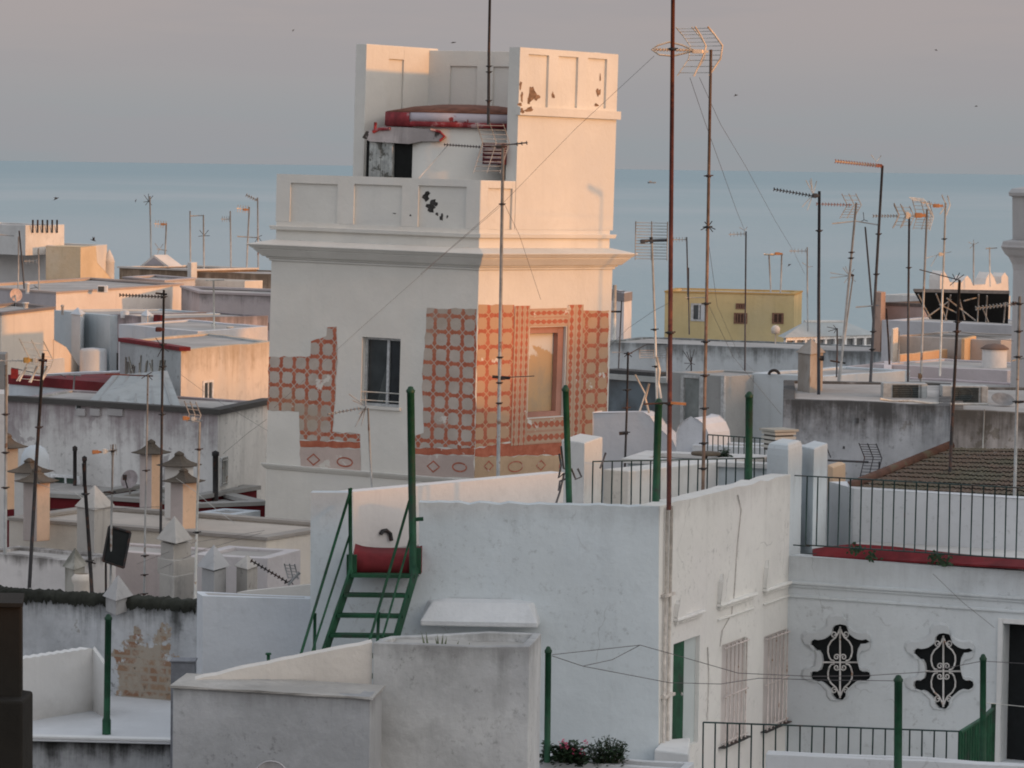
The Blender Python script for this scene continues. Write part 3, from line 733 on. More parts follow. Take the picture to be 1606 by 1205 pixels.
for cx, cy in QC:
    mb = MB()   # raised moulded edge
    o = cart(cx, cy, 1.17, -5, -6, .03); i_ = cart(cx, cy, 1.05, 0, 0, .03); o0 = cart(cx, cy, 1.23, -7, -8, -.005); n = len(o)
    for k in range(n):
        k2 = (k + 1) % n
        mb.face([o[k], o[k2], i_[k2], i_[k]]); mb.face([o0[k], o0[k2], o[k2], o[k]])
        mb.face([i_[k], i_[k2], i_[k2] - FA.nw * .06, i_[k] - FA.nw * .06])
    w = mb.build('window', M_SUR, house)
    tag(w, None)
    mb = MB(); g = cart(cx, cy, 1.12, 0, 0, -.085); tr = tessellate_polygon([g])
    for t in tr: mb.face([g[x] for x in t])
    mb.build('pane', M_VOID, w)
    mb = MB(); of = -.01; r = .014
    mb.tube([FA.hit(cx, cy - 56, of), FA.hit(cx, cy + 56, of)], r, 6); mb.tube([FA.hit(cx - 29, cy, of - .01), FA.hit(cx + 29, cy, of - .01)], r, 6)
    for sy in (-1, 1):
        for sx in (-1, 1):
            ly = [(3, -4), (5, -10), (12, -13), (17, -19), (17.5, -27), (12, -34), (5, -40), (2, -47)]
            ly = [(17, -8), (19, -16), (18.5, -25), (14, -33), (7, -39), (3, -46), (1, -52)] if True else ly
            mb.tube([FA.hit(cx + sx * x, cy + sy * (y if sy > 0 else -y) * -1 * 1.0 if False else cy + (y if sy < 0 else -y), of + .004) for x, y in ly], r * .9, 6)
            # inner scroll by the centre, outer scroll by the tip
            mb.tube([FA.hit(cx + sx * x, cy + sy * y, of + .002) for x, y in ((17, 8), (14, 3.5), (9, 2.5))], r * .9, 6)
            mb.tube(spiral(FA, cx + sx * 5.5, cy + sy * 8, 5, pi if sx > 0 else 0, 1.2, sx * -sy, of + .006), r * .75, 5)
            mb.tube(spiral(FA, cx + sx * 9, cy + sy * 44, 5, pi / 2 * sy + pi, 1.1, sx * sy, of + .006), r * .75, 5)
    mb.build('grille', M_IRONW, w)
mb = MB(); FA.slab(mb, dd0 - .1, dd1 + .1, ddz0, ddz1 + .1, -.75, -.345); dk = mb.build('doorway', M_VOID, house)
mb = MB(); FA.slab(mb, dd0 - .075, dd0 - .005, ddz0, ddz1 + .07, -.02, .025); FA.slab(mb, dd0, dd1, ddz1, ddz1 + .07, -.02, .024); mb.build('door_frame', M_WT, house)
# cornice of the facade carried on to the side wall
zc = FA.st(1245, 916)[1]; zc2 = FA.st(1245, 935)[1]
mb = MB()
FA.slab(mb, -.0, FA.L, zc, zc + .05, -.02, .06); FA.slab(mb, 0, FA.L, zc - .045, zc - .001, -.02, .03); FA.slab(mb, 0, FA.L, zc2 - .02, zc2 + .025, -.02, .03)
mb.build('cornice', M_HA, house, bevel=.012)
for x0, x1 in ((1056, 1100), (1124, 1181), (1195, 1236)):
    a0, a1 = FS.st(x0, 950)[0], FS.st(x1, 930)[0]; mb = MB()
    FS.slab(mb, a0, a1, zc, zc + .05, -.02, .085); FS.slab(mb, a0 + .05, a1 - .05, zc - .05, zc - .001, -.02, .045)
    if x0 > 1100: FS.slab(mb, a0 + .03, a1, zc2 - .02, zc2 + .02, -.02, .035)
    # worn scroll relief standing on the ledge
    h = .26 if x0 < 1100 else .42
    rel = [(a0 + .02, zc + .05), (a0 + .34, zc + .05), (a0 + .30, zc + .05 + h * .35), (a0 + .18, zc + .05 + h * .8), (a0 + .12, zc + .05 + h), (a0 + .05, zc + .05 + h * .75)]
    mb.extrude([FS.pt(*p, .06) for p in rel], FS.nw * -.08)
    mb.build('ledge', M_HS, house, bevel=.02)
# green door standing open in its reveal
a0, a1, z0, z1 = FS.rect(*D_)
mb = MB(); FS.slab(mb, a0 + .01, a0 + (a1 - a0) * .46, z0, z1 - .01, -.07, -.02); FS.slab(mb, a0 + .03, a0 + (a1 - a0) * .40, z0 + .2, z0 + .75, -.021, -.012); FS.slab(mb, a0 + .03, a0 + (a1 - a0) * .40, z0 + .85, z1 - .12, -.021, -.012)
dr = mb.build('door', M_GREEN, house, bevel=.006)
mb = MB(); mb.lathe(FS.pt(a0 + (a1 - a0) * .38, z0 + .75, -.02), [(0, 0), (.02, .0), (.025, .02), (.02, .04), (0, .05)], 10); mb.build('handle', M_GALV, dr)
mb = MB(); FS.slab(mb, a0 + (a1 - a0) * .46 + .002, a1 - .002, z0, z1 - .01, -.20, -.06); mb.build('door_panel', plaster('door_reveal', (.50, .55, .55), var=.1), house)
mb = MB(); FS.slab(mb, a0 - .1, a1 + .1, z0, z1 + .1, -.8, -.301); mb.build('doorway', M_VOID, house)
M_SHUT = plaster('shutter_pink', (.62, .58, .56), var=.12, streak=.3)
M_GRPINK = paint('pink_bars', (.64, .57, .54), .7, 0, .1, (.35, .22, .15), .12, 8)
for r in (WA, WB):
    a0, a1, z0, z1 = FS.rect(*r); mb = MB()
    FS.slab(mb, a0, a1, z0, z1, -.22, -.05); w = mb.build('window', M_SHUT, house)
    mb = MB(); nb = 6
    for k in range(nb): x = a0 + (a1 - a0) * (k + .5) / nb; mb.tube([FS.pt(x, z0 - .02, .05), FS.pt(x, z1, .05)], .012, 6)
    for t in (.02, .48, .97): mb.tube([FS.pt(a0 - .02, z0 + (z1 - z0) * t, .05), FS.pt(a1 + .02, z0 + (z1 - z0) * t, .05)], .012, 6)
    mb.build('grille', M_GRPINK, w)
    mb = MB(); FS.slab(mb, a0 - .08, a1 + .08, z0 - .035, z0 - .022, -.02, .10); mb.build('sill', M_DARKMET, w)
# roof decks
zr = ZH - .75
mb = MB(); mb.face([(*xy(495, 900, 45.35), zr), (*xy(1030, 900, 45.2), zr), (*G(1237, 50, zr).xy, zr), (*G(1240, 54, zr).xy, zr), (*G(500, 50, zr).xy, zr)])
mb.build('roof', M_ROOF, house)
mb = MB(); mb.face([(*FA.pt(.3, 0, -.3).xy, ZA - .01), (*FA.pt(FA.L, 0, -.3).xy, ZA - .01), (*(FA.pt(FA.L, 0, -3.2)).xy, ZA - .01), (*(FA.pt(.3, 0, -3.2)).xy, ZA - .01)])
mb.build('roof', plaster('deck_pale', (.55, .54, .52), var=.2, streak=.3), house)
# left end wall closing the house
fe = Face(xy(487, 900, 50.5), xy(487, 900, 45.2))
mb = MB(); fe.slab(mb, 0, fe.L - .002, 17.5, zr + .02, -.25, 0); mb.build('wall', M_HW, house)
# weathered canopy on the front wall
mb = MB(); zf = lambda x, y, o: FF.hit(x, y, o)
b0, b1 = FF.st(659, 982, .42), FF.st(843, 986, .42)
fp = [FF.pt(b0[0], b0[1], .42), FF.pt(b1[0], b0[1], .42)]
t0, t1 = FF.st(703, 938, .0), FF.st(803, 930, .0)
wb0, wb1 = FF.pt(b0[0] - .02, b0[1], -.01), FF.pt(b1[0] + .02, b0[1], -.01)
f0, f1 = FF.pt(b0[0], b0[1] + .07, .42), FF.pt(b1[0], b0[1] + .07, .42)
w0, w1 = FF.pt(b0[0] - .02, b0[1] + .07, -.01), FF.pt(b1[0] + .02, b0[1] + .07, -.01)
mb.prism([wb0, fp[0], fp[1], wb1], [w0, f0, f1, w1])
m0, m1 = FF.pt(t0[0] - .2, b0[1] + .30, .16), FF.pt(t1[0] + .22, b0[1] + .30, .16)
r0, r1 = FF.pt(t0[0], t0[1], -.01), FF.pt(t1[0], t0[1], -.01); s0, s1 = FF.pt(t0[0] - .28, b0[1] + .3, -.01), FF.pt(t1[0] + .3, b0[1] + .3, -.01)
rows = [[w0, f0, f1, w1], [s0, m0, m1, s1], [r0, r0 + FF.nw * .03, r1 + FF.nw * .03, r1]]
mb.grid(rows, sm=False)
mb.build('canopy', plaster('canopy_white', (.64, .66, .675), var=.12, streak=.25, bump=.6), house, bevel=.02)
# red landing kerb behind the stairs
mb = MB()
a0, za = FF.st(551, 900, .3); a1, _ = FF.st(657, 900, .3); zt = FF.st(600, 868, .3)[1]
prof = [(-.02, za), (.30, za), (.31, za + .18), (.25, zt), (-.02, zt + .09)]
L0 = [FF.pt(a0 + .02, z, o) for o, z in prof]; L1 = [FF.pt(a1 + .02, z, o) for o, z in prof]
rows = []
for k in range(11):
    t = k / 10; row = []
    for (o, z), a, b in zip(prof, L0, L1):
        sag = (1 - (2 * t - 1) ** 4) * .05 if z > za + .1 else -(1 - (2 * t - 1) ** 4) * .02
        row.append(a.lerp(b, t) - Vector((0, 0, sag)) + FF.nw * (-.07 * (2 * t - 1) ** 6 if o > 0 else 0))
    rows.append(row)
mb.grid(rows, closed=True); mb.face(rows[0]); mb.face(rows[-1]); mb.build('landing_kerb', M_RED, house)
# roof wall behind the parapet, seen over it and through the stair opening
zi = P(551, 772, 45.5).z; de = same(551, 772, 45.5, 880, 741)
FI = Face(G(551, 45.5, zi).xy, G(884, de, zi).xy)
mb = MB(); n = 14
mb.extrude([FI.pt(0, zr - .3), FI.pt(FI.L, zr - .3)] + [FI.pt(FI.L * (1 - k / n), zi + noise.noise(Vector((k, 3, 1))) * .015) for k in range(n + 1)], FI.nw * -.25)
M_PK = plaster('roof_wall_pinkish', (.70, .665, .64), var=.06, streak=.12, tint=(.66, .63, .615))  # warm light on this right-facing wall put into its pinkish base
mb.build('roof_wall', M_PK, house, bevel=.015)
# conduits down the corner, cable stains
mb = MB()
for x, o in ((1040.5, .04), (1047.5, .04)):
    a = FS.st(x, 900)[0]; mb.tube([FS.pt(a, FS.st(x, 1172)[1], o), FS.pt(a, ZH - .02, o)], .022, 8)
for y in (935, 1093): z = FS.st(1044, y)[1]; FS.slab(mb, FS.st(1036, y)[0], FS.st(1052, y)[0], z, z + .04, .0, .07)
mb.build('conduit', paint('cream_pipe', (.60, .55, .50), .7), house)
mb = MB()
mb.tube([FS.hit(x, y, .015) for x, y in ((1157, 776), (1163, 800), (1158, 845), (1155, 885), (1152, 930), (1148, 962), (1133, 990), (1130, 1015))], .009, 5)
mb.tube([FS.hit(x, y, .015) for x, y in ((1110, 1015), (1112, 1060), (1110, 1130))], .008, 5)
mb.build('cable', paint('painted_cable', (.58, .55, .52), .8), house)
# step block at the foot of the corner
mb = MB(); mb.prism([P(1026, 1230, 44.6), P(1080, 1230, 44.3), P(1082, 1230, 45.6), P(1040, 1230, 45.4)], [G(1026, 44.6, P(1030, 1176, 44.6).z), G(1080, 44.3, P(1030, 1176, 44.6).z), G(1082, 45.6, P(1030, 1176, 44.6).z), G(1040, 45.4, P(1030, 1176, 44.6).z)])
mb.build('step', M_WT, house, bevel=.02)
# roof piers
def pier(name, label, cs, top, bot, mat, grp=None, round_=0.0, M=None):
    z = P(*top).z; pts = foot(cs, z); z0 = P(*bot).z if isinstance(bot, tuple) else bot; mb = MB()
    if round_:
        cen = sum((Vector(p) for p in pts), Vector((0, 0))) / len(pts)
        rows = [[Vector((p.x, p.y, zz)) for p in [cen.lerp(Vector(q), k) for q in pts]] for zz, k in ((z0, 1.0), (z - round_, 1.0), (z - round_ * .45, .97), (z - round_ * .12, .88), (z, .70))]
        mb.grid(rows, closed=True, sm=False); mb.face(rows[-1])
    else: mb.prism([Vector((p.x, p.y, z0)) for p in pts], [Vector((p.x, p.y, z)) for p in pts])
    return tag(mb.build(name, mat, bevel=.02), label, 'pillar', grp)
pier('roof_pier', 'white square pillar on the roof behind the leftmost green post of the parapet', [(881, 49.8), (917, 49.2), (945, 50.4)], (917, 695, 49.2), zr, M_HS)
pier('roof_pier', 'low white pillar end standing behind the left end of the upper railing', [(946, 50.6), (986, 50.3)], (960, 738, 50.4), zr, M_HS)
pier('roof_pier', 'round-shouldered white pillar at the corner under the slatted vent', [(1203, 50.5), (1237, 50.08), (1259, 51.1)], (1237, 698, 50.08), ZA - .4, M_HW, round_=.18)
pier('roof_pier', 'white pillar with square top just left of the tiled roof', [(1255, 51.6), (1277, 51.1), (1298, 52.2)], (1277, 704, 51.1), 21.2, M_HW)
# ------------------------------------------------------------------ railings
def railing(name, label, pts, zbs, spacing, r=.011, mat=M_RAIL, bottom=None, mid=None, ends=True, skip=()):
    """pts = top rail polyline in the world; zbs = bottom height of bars"""
    o = thing(name, label, 'railing', (pts[0].x, pts[0].y, zbs(0)))
    mb = MB()
    for a, b in zip(pts, pts[1:]): mb.bar(a, b, .032, .018)
    mb.build('top_rail', mat, o)
    if bottom:
        mb = MB()
        for a, b in zip(pts, pts[1:]): mb.bar(Vector((a.x, a.y, a.z - bottom)), Vector((b.x, b.y, b.z - bottom)), .032, .018)
        mb.build('bottom_rail', mat, o)
    acc = 0.0; L = sum((b - a).length for a, b in zip(pts, pts[1:])); k = 0; n = int(round(L / spacing))
    seg = list(zip(pts, pts[1:])); done = 0.0
    for j in range(n + 1):
        s = L * j / n; t = s
        for a, b in seg:
            l = (b - a).length
            if t <= l + 1e-6: p = a.lerp(b, min(1, t / l)); break
            t -= l
        if j in skip: continue
        mb = MB(); lean = Vector((random.uniform(-.008, .008), 0, 0)); mb.tube([p, Vector((p.x, p.y, zbs(s / L))) + lean], r, 6); mb.build('bar', mat, o)
    return o
# upper right railing of the facade terrace
p0 = P(1266, 747, 49.6); p1 = G(1650, 48.0, p0.z)
zb_ = P(1266, 855, 49.6).z
railing('terrace_railing', 'long green iron railing above the red kerb in front of the tiled roof', [p0, p1], lambda t: zb_ - .0, .172, bottom=p0.z - zb_)
mb = MB(); mb.bar(P(1247, 746, 49.9), p0, .03, .016); mb.bar(P(1245, 855, 49.95), P(1270, 857, 49.6), .03, .016); mb.bar(P(1256, 868, 49.9), P(1280, 869, 49.6), .02, .012)
mb.build('wall_tie', M_RAIL, bpy.data.objects['terrace_railing'])
# red kerb under it
zk = P(1290, 866, 50.0).z
mb = MB(); kp = [(1275, 861), (1300, 857), (1339, 853), (1400, 857), (1500, 868), (1606, 878), (1660, 884)]; n = len(kp)
rows = []
for i, (x, y) in enumerate(kp):
    d = 50.0 + (48.05 - 50.0) * (x - 1275) / 385; a = P(x, y, d + .25); b = P(x, 871 + (890 - 871) * (x - 1275) / 331, d)
    rows.append([Vector((b.x, b.y, b.z - .03)), b, Vector((a.x, a.y, a.z)), Vector((a.x, a.y + .12, a.z - .02)), Vector((a.x, a.y + .12, b.z - .05))])
mb.grid(rows, sm=False); mb.face(rows[0])
kerb = mb.build('terrace_kerb', M_RED, house)
rng = random.Random(4)
ivy = thing('creeping_plant', 'dark green tufts creeping over the red kerb below the long railing', 'plant', P(1400, 870, 49.4))
M_LEAF = paint('leaf_green', (.03, .065, .03), .6, var=.5, scale=20)
for cx, cy, n in ((1341, 862, 12), (1368, 872, 8), (1466, 874, 12), (1480, 882, 12)):
    mb = MB()
    for k in range(n * 3):
        d = 49.95 + (48.05 - 49.95) * (cx - 1275) / 385 - .06; c = P(cx + rng.gauss(0, 6), cy + rng.gauss(0, 4), d); a = rng.uniform(0, 6.28)
        u = Vector((cos(a), rng.uniform(-.4, .4), sin(a))) * rng.uniform(.02, .04); v = Vector((-sin(a), rng.uniform(-.6, .6), cos(a))) * .02
        mb.face([c - u, c - v, c + u, c + v])
    mb.build('tuft', M_LEAF, ivy)
# white parapet behind that terrace, tiled roof beyond
M_PARW = plaster('terrace_parapet', (.60, .615, .63), var=.09, streak=.2, speck=.3, crack=.32)
z = P(1340, 769, 52.2).z
fpz = [G(1300, 53.4, z).xy, G(1338, 52.3, z).xy, G(1680, 50.9, z).xy]
fpz += [fpz[2] + Vector((.02, .3)), fpz[1] + Vector((-.02, .33)), fpz[0] + Vector((.3, .25))]
mb = MB(); mb.extrude([Vector((p.x, p.y, 21.0)) for p in fpz], Vector((0, 0, z - 21.0)))
tag(mb.build('terrace_wall', M_PARW, bevel=.02), 'smooth white parapet wall between the long railing and the tiled roof', 'wall')
def tileroofmat():
    m, nt, b = newmat('old_roof_tiles'); pos = nn(nt, 'ShaderNodeNewGeometry').outputs[0]
    n = noi(nt, pos, 1.0, 6, .65); n2 = noi(nt, pos, 5, 6, .7)
    c = mix(nt, ramp(nt, n2, .4, .65), (.085, .055, .036), (.115, .07, .045)); c = mix(nt, ramp(nt, n, .40, .62, 0, .8), c, (.07, .068, .038)); c = mix(nt, ramp(nt, noi(nt, pos, 14, 4), .6, .7, 0, .7), c, (.24, .22, .18))
    setin(nt, b, 'Base Color', c); b.inputs['Roughness'].default_value = .95; return m
M_TILES = tileroofmat()
# hip roof of barrel tiles: eave line, sloping left hip, ridge at the grey wall
rt = thing('tiled_roof', 'mossy brown barrel-tiled hip roof behind the long railing', 'roof', P(1450, 790, 55))
e0, e1 = P(1318, 772, 53.6), P(1700, 792, 51.5); r0, r1 = P(1490, 703, 57.6), P(1720, 707, 57.0)
hipx = lambda t: e0.lerp(r0, t)
nc = 44; mb = MB()
for k in range(nc):
    rows = []
    for j in range(13):
        t = j / 12; a = e0.lerp(r0, t); b = e1.lerp(r1, t); row = []
        for q in range(11):
            s = (k + q / 6) / nc; p = a.lerp(b, s); h = sin(pi * q / 6) * .022 - (0.012 * ((t * 12) % 1)); row.append(p + Vector((0, -.3, 1)).normalized() * (h * .8 + .02 * noise.noise(Vector((k * 1.3, j * .9, 0)))))
        rows.append(row)
    for j in range(12):
        up = Vector((0, 0, .018)); mb.grid([[p + up for p in rows[j]], rows[j + 1]], sm=True)
mb.build('tiles', M_TILES, rt)
mb = MB(); mb.tube([e0 + Vector((0, 0, .03)), r0 + Vector((0, 0, .04))], .09, 8)
mb.build('hip_tiles', paint('hip_red', (.105, .05, .033), .9, 0, .3, (.10, .08, .05), .3, 4), rt)
mb = MB(); mb.prism([(e0.x + .1, e0.y, 20), (e1.x, e1.y + .1, 20), (r1.x, r1.y, 20), (r0.x, r0.y, 20)], [e0 + Vector((.1, 0.05, -.06)), e1 + Vector((0, .15, -.06)), r1 - Vector((0, 0, .1)), r0 - Vector((0, 0, .1))]); mb.build('wall', M_PARW, rt)
# railing on the side roof behind the front parapet
p0 = P(930, 724, 49.0); p1 = G(1198, 50.0, p0.z)
railing('roof_railing', 'green iron railing behind the front parapet between white pillars', [p0, p1], lambda t: zr, .155)
# green posts
def post(label, x0, y0, x1, y1, d, w, cap=True, d1=None):
    a = P(x0, y0, d); b = P(x1, y1, d1 or d); r = w / F * d / 2
    o = thing('green_post', label, 'post', b, 'green iron posts on the roofs')
    mb = MB(); mb.tube([b, b.lerp(a, .5), a - (a - b).normalized() * .05], r, 12); mb.build('shaft', M_GREEN, o)
    mb = MB(); mb.lathe(a - Vector((0, 0, .06)), [(r * 1.15, 0), (r * 1.2, .03), (r * .9, .05), (r * .6, .08), (0, .09)], 12); mb.build('cap', paint('post_cap', (.012, .05, .025), .5), o)
    return o
gp = post('tall green post rising beside the stair landing', 644, 609, 648, 905, 44.75, 12)
mb = MB(); mb.bar(P(648, 815, 44.75), P(664, 814, 44.75), .05, .05); mb.build('bracket', M_GREEN, gp)
post('green post with black loops of cable at its foot', 887, 607, 893, 800, 45.4, 10)
post('green post in line with the rusty red mast', 1033, 628, 1028, 800, 45.6, 12)
post('green post at the right end of the roof railing', 1175, 617, 1174, 775, 49.6, 11.5)
pb = post('green post with a wide foot on the lower left terrace', 170, 966, 167, 1160, 48.9, 10.5)
mb = MB(); mb.lathe(P(167, 1161, 48.9), [(.085, 0), (.085, .03), (.065, .05), (.065, .30), (.05, .34)], 12); mb.build('foot', M_GREEN, pb)
post('green post rising from the flower bed', 860, 1017, 858, 1196, 42.6, 10)
post('green post with a ball top in front of the patio railing', 1409, 1062, 1408, 1260, 41.2, 13)
post('green post beside the slatted green gate', 1542, 1029, 1541, 1230, 43.2, 10)
# cable tangle by the second post
mb = MB()
for pts in ([(877, 712), (880, 730), (876, 750), (885, 742), (878, 772), (872, 790)], [(896, 735), (903, 752), (912, 748), (906, 735)], [(880, 700), (884, 735), (893, 738), (890, 750), (878, 755), (876, 770)], [(950, 710), (946, 722), (941, 735)]):
    mb.tube([P(x, y, 45.5 if x < 930 else 48.8) for x, y in pts], .016, 6)
tag(mb.build('cable_loop', M_CABLE), 'loose black cable loops hanging at the foot of a green post', 'cable')
# black hook of cable on the roof wall
mb = MB(); mb.tube([FI.hit(x, y, .03) for x, y in ((597, 838), (600, 833), (606, 832), (612, 837), (614, 848))], .028, 8); tag(mb.build('hook', M_DARKMET), 'curved black hook on the pale wall above the red landing', 'hook')
# ------------------------------------------------------------------ green stairs
st = thing('metal_staircase', 'steep green metal staircase with open treads leading up to the red landing', 'staircase', P(560, 1010, 44.0))
La, Lb = P(551, 900, 44.72), P(512, 1015, 44.1); Ra, Rb = P(652, 895, 44.72), P(617, 1015, 44.1)
ext = 1.55
Lc = La + (Lb - La) * ext * 1.3; Rc = Ra + (Rb - Ra) * ext * 1.3
for a, b in ((La, Lc), (Ra, Rc)):
    mb = MB(); mb.bar(a + (a - b) * .02, b, .035, .15); mb.build('stringer', M_GREEN, st)
mb = MB(); mb.bar(La + Vector((0, .08, .25)), La + Vector((0, .08, -.05)), .05, .14); mb.build('stringer', M_GREEN, st)
mb = MB(); mb.bar(Ra + Vector((0, .08, .30)), Ra + Vector((0, .08, -.05)), .05, .14); mb.build('stringer', M_GREEN, st)
run = Vector(((Lb - La).x, (Lb - La).y, 0)).normalized()
for t in (.02, .29, .57, .84, 1.11, 1.38, 1.65, 1.92):
    a = La.lerp(Lb, t) if t <= 1 else La + (Lb - La) * t; b = Ra + (Rb - Ra) * t
    b = Vector((b.x, b.y, a.z)); mb = MB(); mb.bar(a + Vector((0, .02, 0)), b + Vector((0, .02, 0)), .20, .045); mb.build('tread', M_GREEN, st)
def rail(p, name='handrail', r=.02):
    mb = MB(); mb.tube([P(*q) for q in p], r, 8); mb.build(name, M_GREEN, st)
rail([(551, 766, 44.7), (472, 1026, 43.6), (455, 1080, 43.3)]); rail([(549, 838, 44.7), (484, 1040, 43.75)], r=.016)
rail([(549, 766, 44.7), (550, 905, 44.7)], 'newel', .026); rail([(494, 962, 44.0), (493, 1026, 44.0)], 'newel', .022)
rail([(642, 786, 44.6), (581, 1000, 43.6), (570, 1040, 43.4)]); rail([(645, 838, 44.6), (600, 1000, 43.75)], r=.016); rail([(594, 960, 43.9), (592, 1010, 43.9)], 'newel', .022)
# ------------------------------------------------------------------ patio at lower right
M_PATIO = plaster('patio_floor', (.52, .52, .51), var=.15, streak=.1)
mb = MB(); z = 18.75; mb.face([(FS.pt(0, z)), (FS.pt(FS.L, z)), FA.pt(FA.L, z), FA.pt(FA.L, z) - Vector((0, 9, 0)), (P(855, 1200, 40).x, 40, z), (P(855, 1200, 44.9).x, 44.95, z)])
tag(mb.build('patio_floor', M_PATIO), 'pale patio floor below the facade', 'floor', kind='structure')
zt = P(1103, 1133, 44.0).z
p0, p1 = P(1103, 1133, 44.0), G(1504, 43.55, zt); zlo = P(1110, 1240, 44).z
railing('patio_railing', 'green iron railing across the patio below the cartouche windows', [p0, p1], lambda t: zlo, .158, mid=None)
pg = [G(1506, 43.55, zt - .01), G(1540, 44.6, zt), G(1558, 45.4, zt + .02)]
gt = thing('slatted_gate', 'narrow green gate of closely set slats beside the dark doorway', 'gate', (pg[1].x, pg[1].y, zlo))
mb = MB()
for a, b in zip(pg, pg[1:]): mb.bar(a, b, .05, .03)
mb.build('top_rail', M_GREEN, gt)
for k in range(14):
    t = k / 13; a = pg[0].lerp(pg[1], t * 1.6) if t < .62 else pg[1].lerp(pg[2], (t - .62) / .38)
    mb = MB(); mb.box(Vector((a.x, a.y, zlo)), .045, .02, a.z - zlo, .9); mb.build('slat', M_GREEN, gt)
mb = MB(); mb.box(Vector((pg[2].x, pg[2].y, zlo)), .06, .06, pg[2].z - zlo + .06); mb.build('gate_post', M_GREEN, gt)
w = B('patio_parapet', 'low white parapet in front of the patio railing at the bottom right', 'wall', [(1201, 43.0), (1700, 42.2)], (1201, 1182, 43.0), M_PARW, z0=16, par=.25, dep=.28, th=.12)
w = B('planter_wall', 'low white planter wall under the pink flowers', 'wall', [(846, 42.9), (1075, 42.4)], (846, 1193, 42.9), M_PARW, z0=16, par=.12, dep=.55, th=.10)
# geraniums: stems, leaves and flower heads
M_PINK = paint('geranium_pink', (.62, .10, .20), .7, var=.3, scale=30); M_LEAF2 = paint('leaf_dark', (.022, .045, .02), .6, var=.5, scale=25)
rng = random.Random(9)
def bush(label, cx0, cx1, ytop, ybot, d, n, fl, name='potted_geranium', spiky=False):
    c = P((cx0 + cx1) / 2, ybot, d); o = thing(name, label, 'plant', c, None)
    mb = MB(); mf = MB(); ms = MB()
    for k in range(n):
        x = rng.uniform(cx0, cx1); hh = rng.random() ** .7; y = ybot - (ybot - ytop) * hh * (1 - .5 * abs((x - (cx0 + cx1) / 2) / (cx1 - cx0)))
        b = P((cx0 + cx1) / 2 + (x - (cx0 + cx1) / 2) * .5, ybot, d + rng.uniform(-.1, .1)); t = P(x, y, d + rng.uniform(-.2, .2))
        ms.tube([b, b.lerp(t, .5) + Vector((rng.uniform(-.03, .03), 0, .02)), t], .004, 4)
        for q in range(11):
            p = b.lerp(t, rng.uniform(.35, 1)) + Vector((rng.gauss(0, .03), rng.gauss(0, .04), rng.gauss(0, .025))); a = rng.uniform(0, 6.28); s = rng.uniform(.022, .046) * (.9 if spiky else 1)
            u = Vector((cos(a), sin(a), rng.uniform(-.3, .5))).normalized() * s; v = u.cross(Vector((rng.uniform(-.5, .5), rng.uniform(-.5, .5), 1))).normalized() * s * (.5 if spiky else .8)
            mb.face([p - u, p - u * .2 - v, p + u, p - u * .2 + v])
    ms.build('stems', paint('stem', (.05, .06, .03), .8), o); mb.build('leaves', M_LEAF2, o)
    for x, y in fl:
        c = P(x, y, d - .1); mf = MB()
        for q in range(16):
            p = c + Vector((rng.gauss(0, .022), rng.gauss(0, .022), rng.gauss(0, .018))); a = rng.uniform(0, 6.28); u = Vector((cos(a), sin(a), rng.uniform(-.6, .6))).normalized() * .016; v = u.cross(Vector((.3, rng.uniform(-1, 1), 1))).normalized() * .014
            mf.face([p - u, p - v, p + u, p + v])
        mf.build('flower_head', M_PINK, o)
bush('pink flowering geranium in the planter beside the green post', 862, 925, 1158, 1197, 42.7, 80, [(884, 1163), (888, 1170), (901, 1178), (919, 1164), (880, 1172), (912, 1181)])
bush('dark leafy shrub without flowers at the right end of the planter', 920, 984, 1152, 1200, 42.8, 110, [], 'leafy_shrub', True)
bush('scrawny climbing shoots round the foot of a green post by the planter', 847, 862, 1140, 1195, 42.8, 10, [], 'climbing_shoots')
# spiky agave tips above the stair house roof
mb = MB()
for x0, y0, x1, y1 in ((668, 1008, 661, 992), (672, 1010, 668, 990), (688, 1010, 686, 994), (692, 1010, 695, 993), (696, 1010, 701, 997), (712, 1012, 720, 1004), (690, 1012, 682, 998), (730, 1014, 737, 1007)):
    a, b = P(x0, y0 + 14, 39.0), P(x1, y1, 39.0); sd = Vector((.022, .006, 0)); mb.face([a - sd, a + sd, b]); mb.face([a + Vector((0, -.02, 0)), a + Vector((0, .02, 0)), b])
tag(mb.build('agave', paint('agave_green', (.16, .19, .12), .7)), 'spiky agave leaf tips peeping over the grey stair house roof', 'plant')
# washing lines
def line(name, label, pts, r=.008, mat=None, cat='line', sag=0, k_=.6):
    mb = MB(); mb.tube([P(*p) for p in pts], r * k_, 5); return tag(mb.build(name, mat or M_CABLE), label, cat)
line('washing_line', 'thin washing line from the planter post across the patio to the gate post', [(866, 1027, 42.6), (1004, 1012, 43.5), (1054, 1026, 43.5), (1158, 1056, 43.4), (1274, 1061, 43.3), (1359, 1060, 43.3), (1452, 1054, 43.2), (1541, 1037, 43.2), (1606, 1041, 43.1)])
line('washing_line', 'sagging lower washing line crossing the shuttered windows', [(866, 1029, 42.6), (914, 1045, 42.9), (1050, 1071, 43.3), (1130, 1073, 43.3), (1190, 1064, 43.3), (1300, 1067, 43.2), (1408, 1068, 41.3)])
line('washing_line', 'short washing line tied from a knot on the white wall to the lower line', [(1004, 1012, 43.5), (960, 1035, 43.2), (914, 1045, 42.9)])
line('washing_line', 'pale washing line across the dark doorway at the right edge', [(1541, 1102, 43.2), (1572, 1105, 43.2), (1640, 1112, 43.1)], .009, M_PALE)
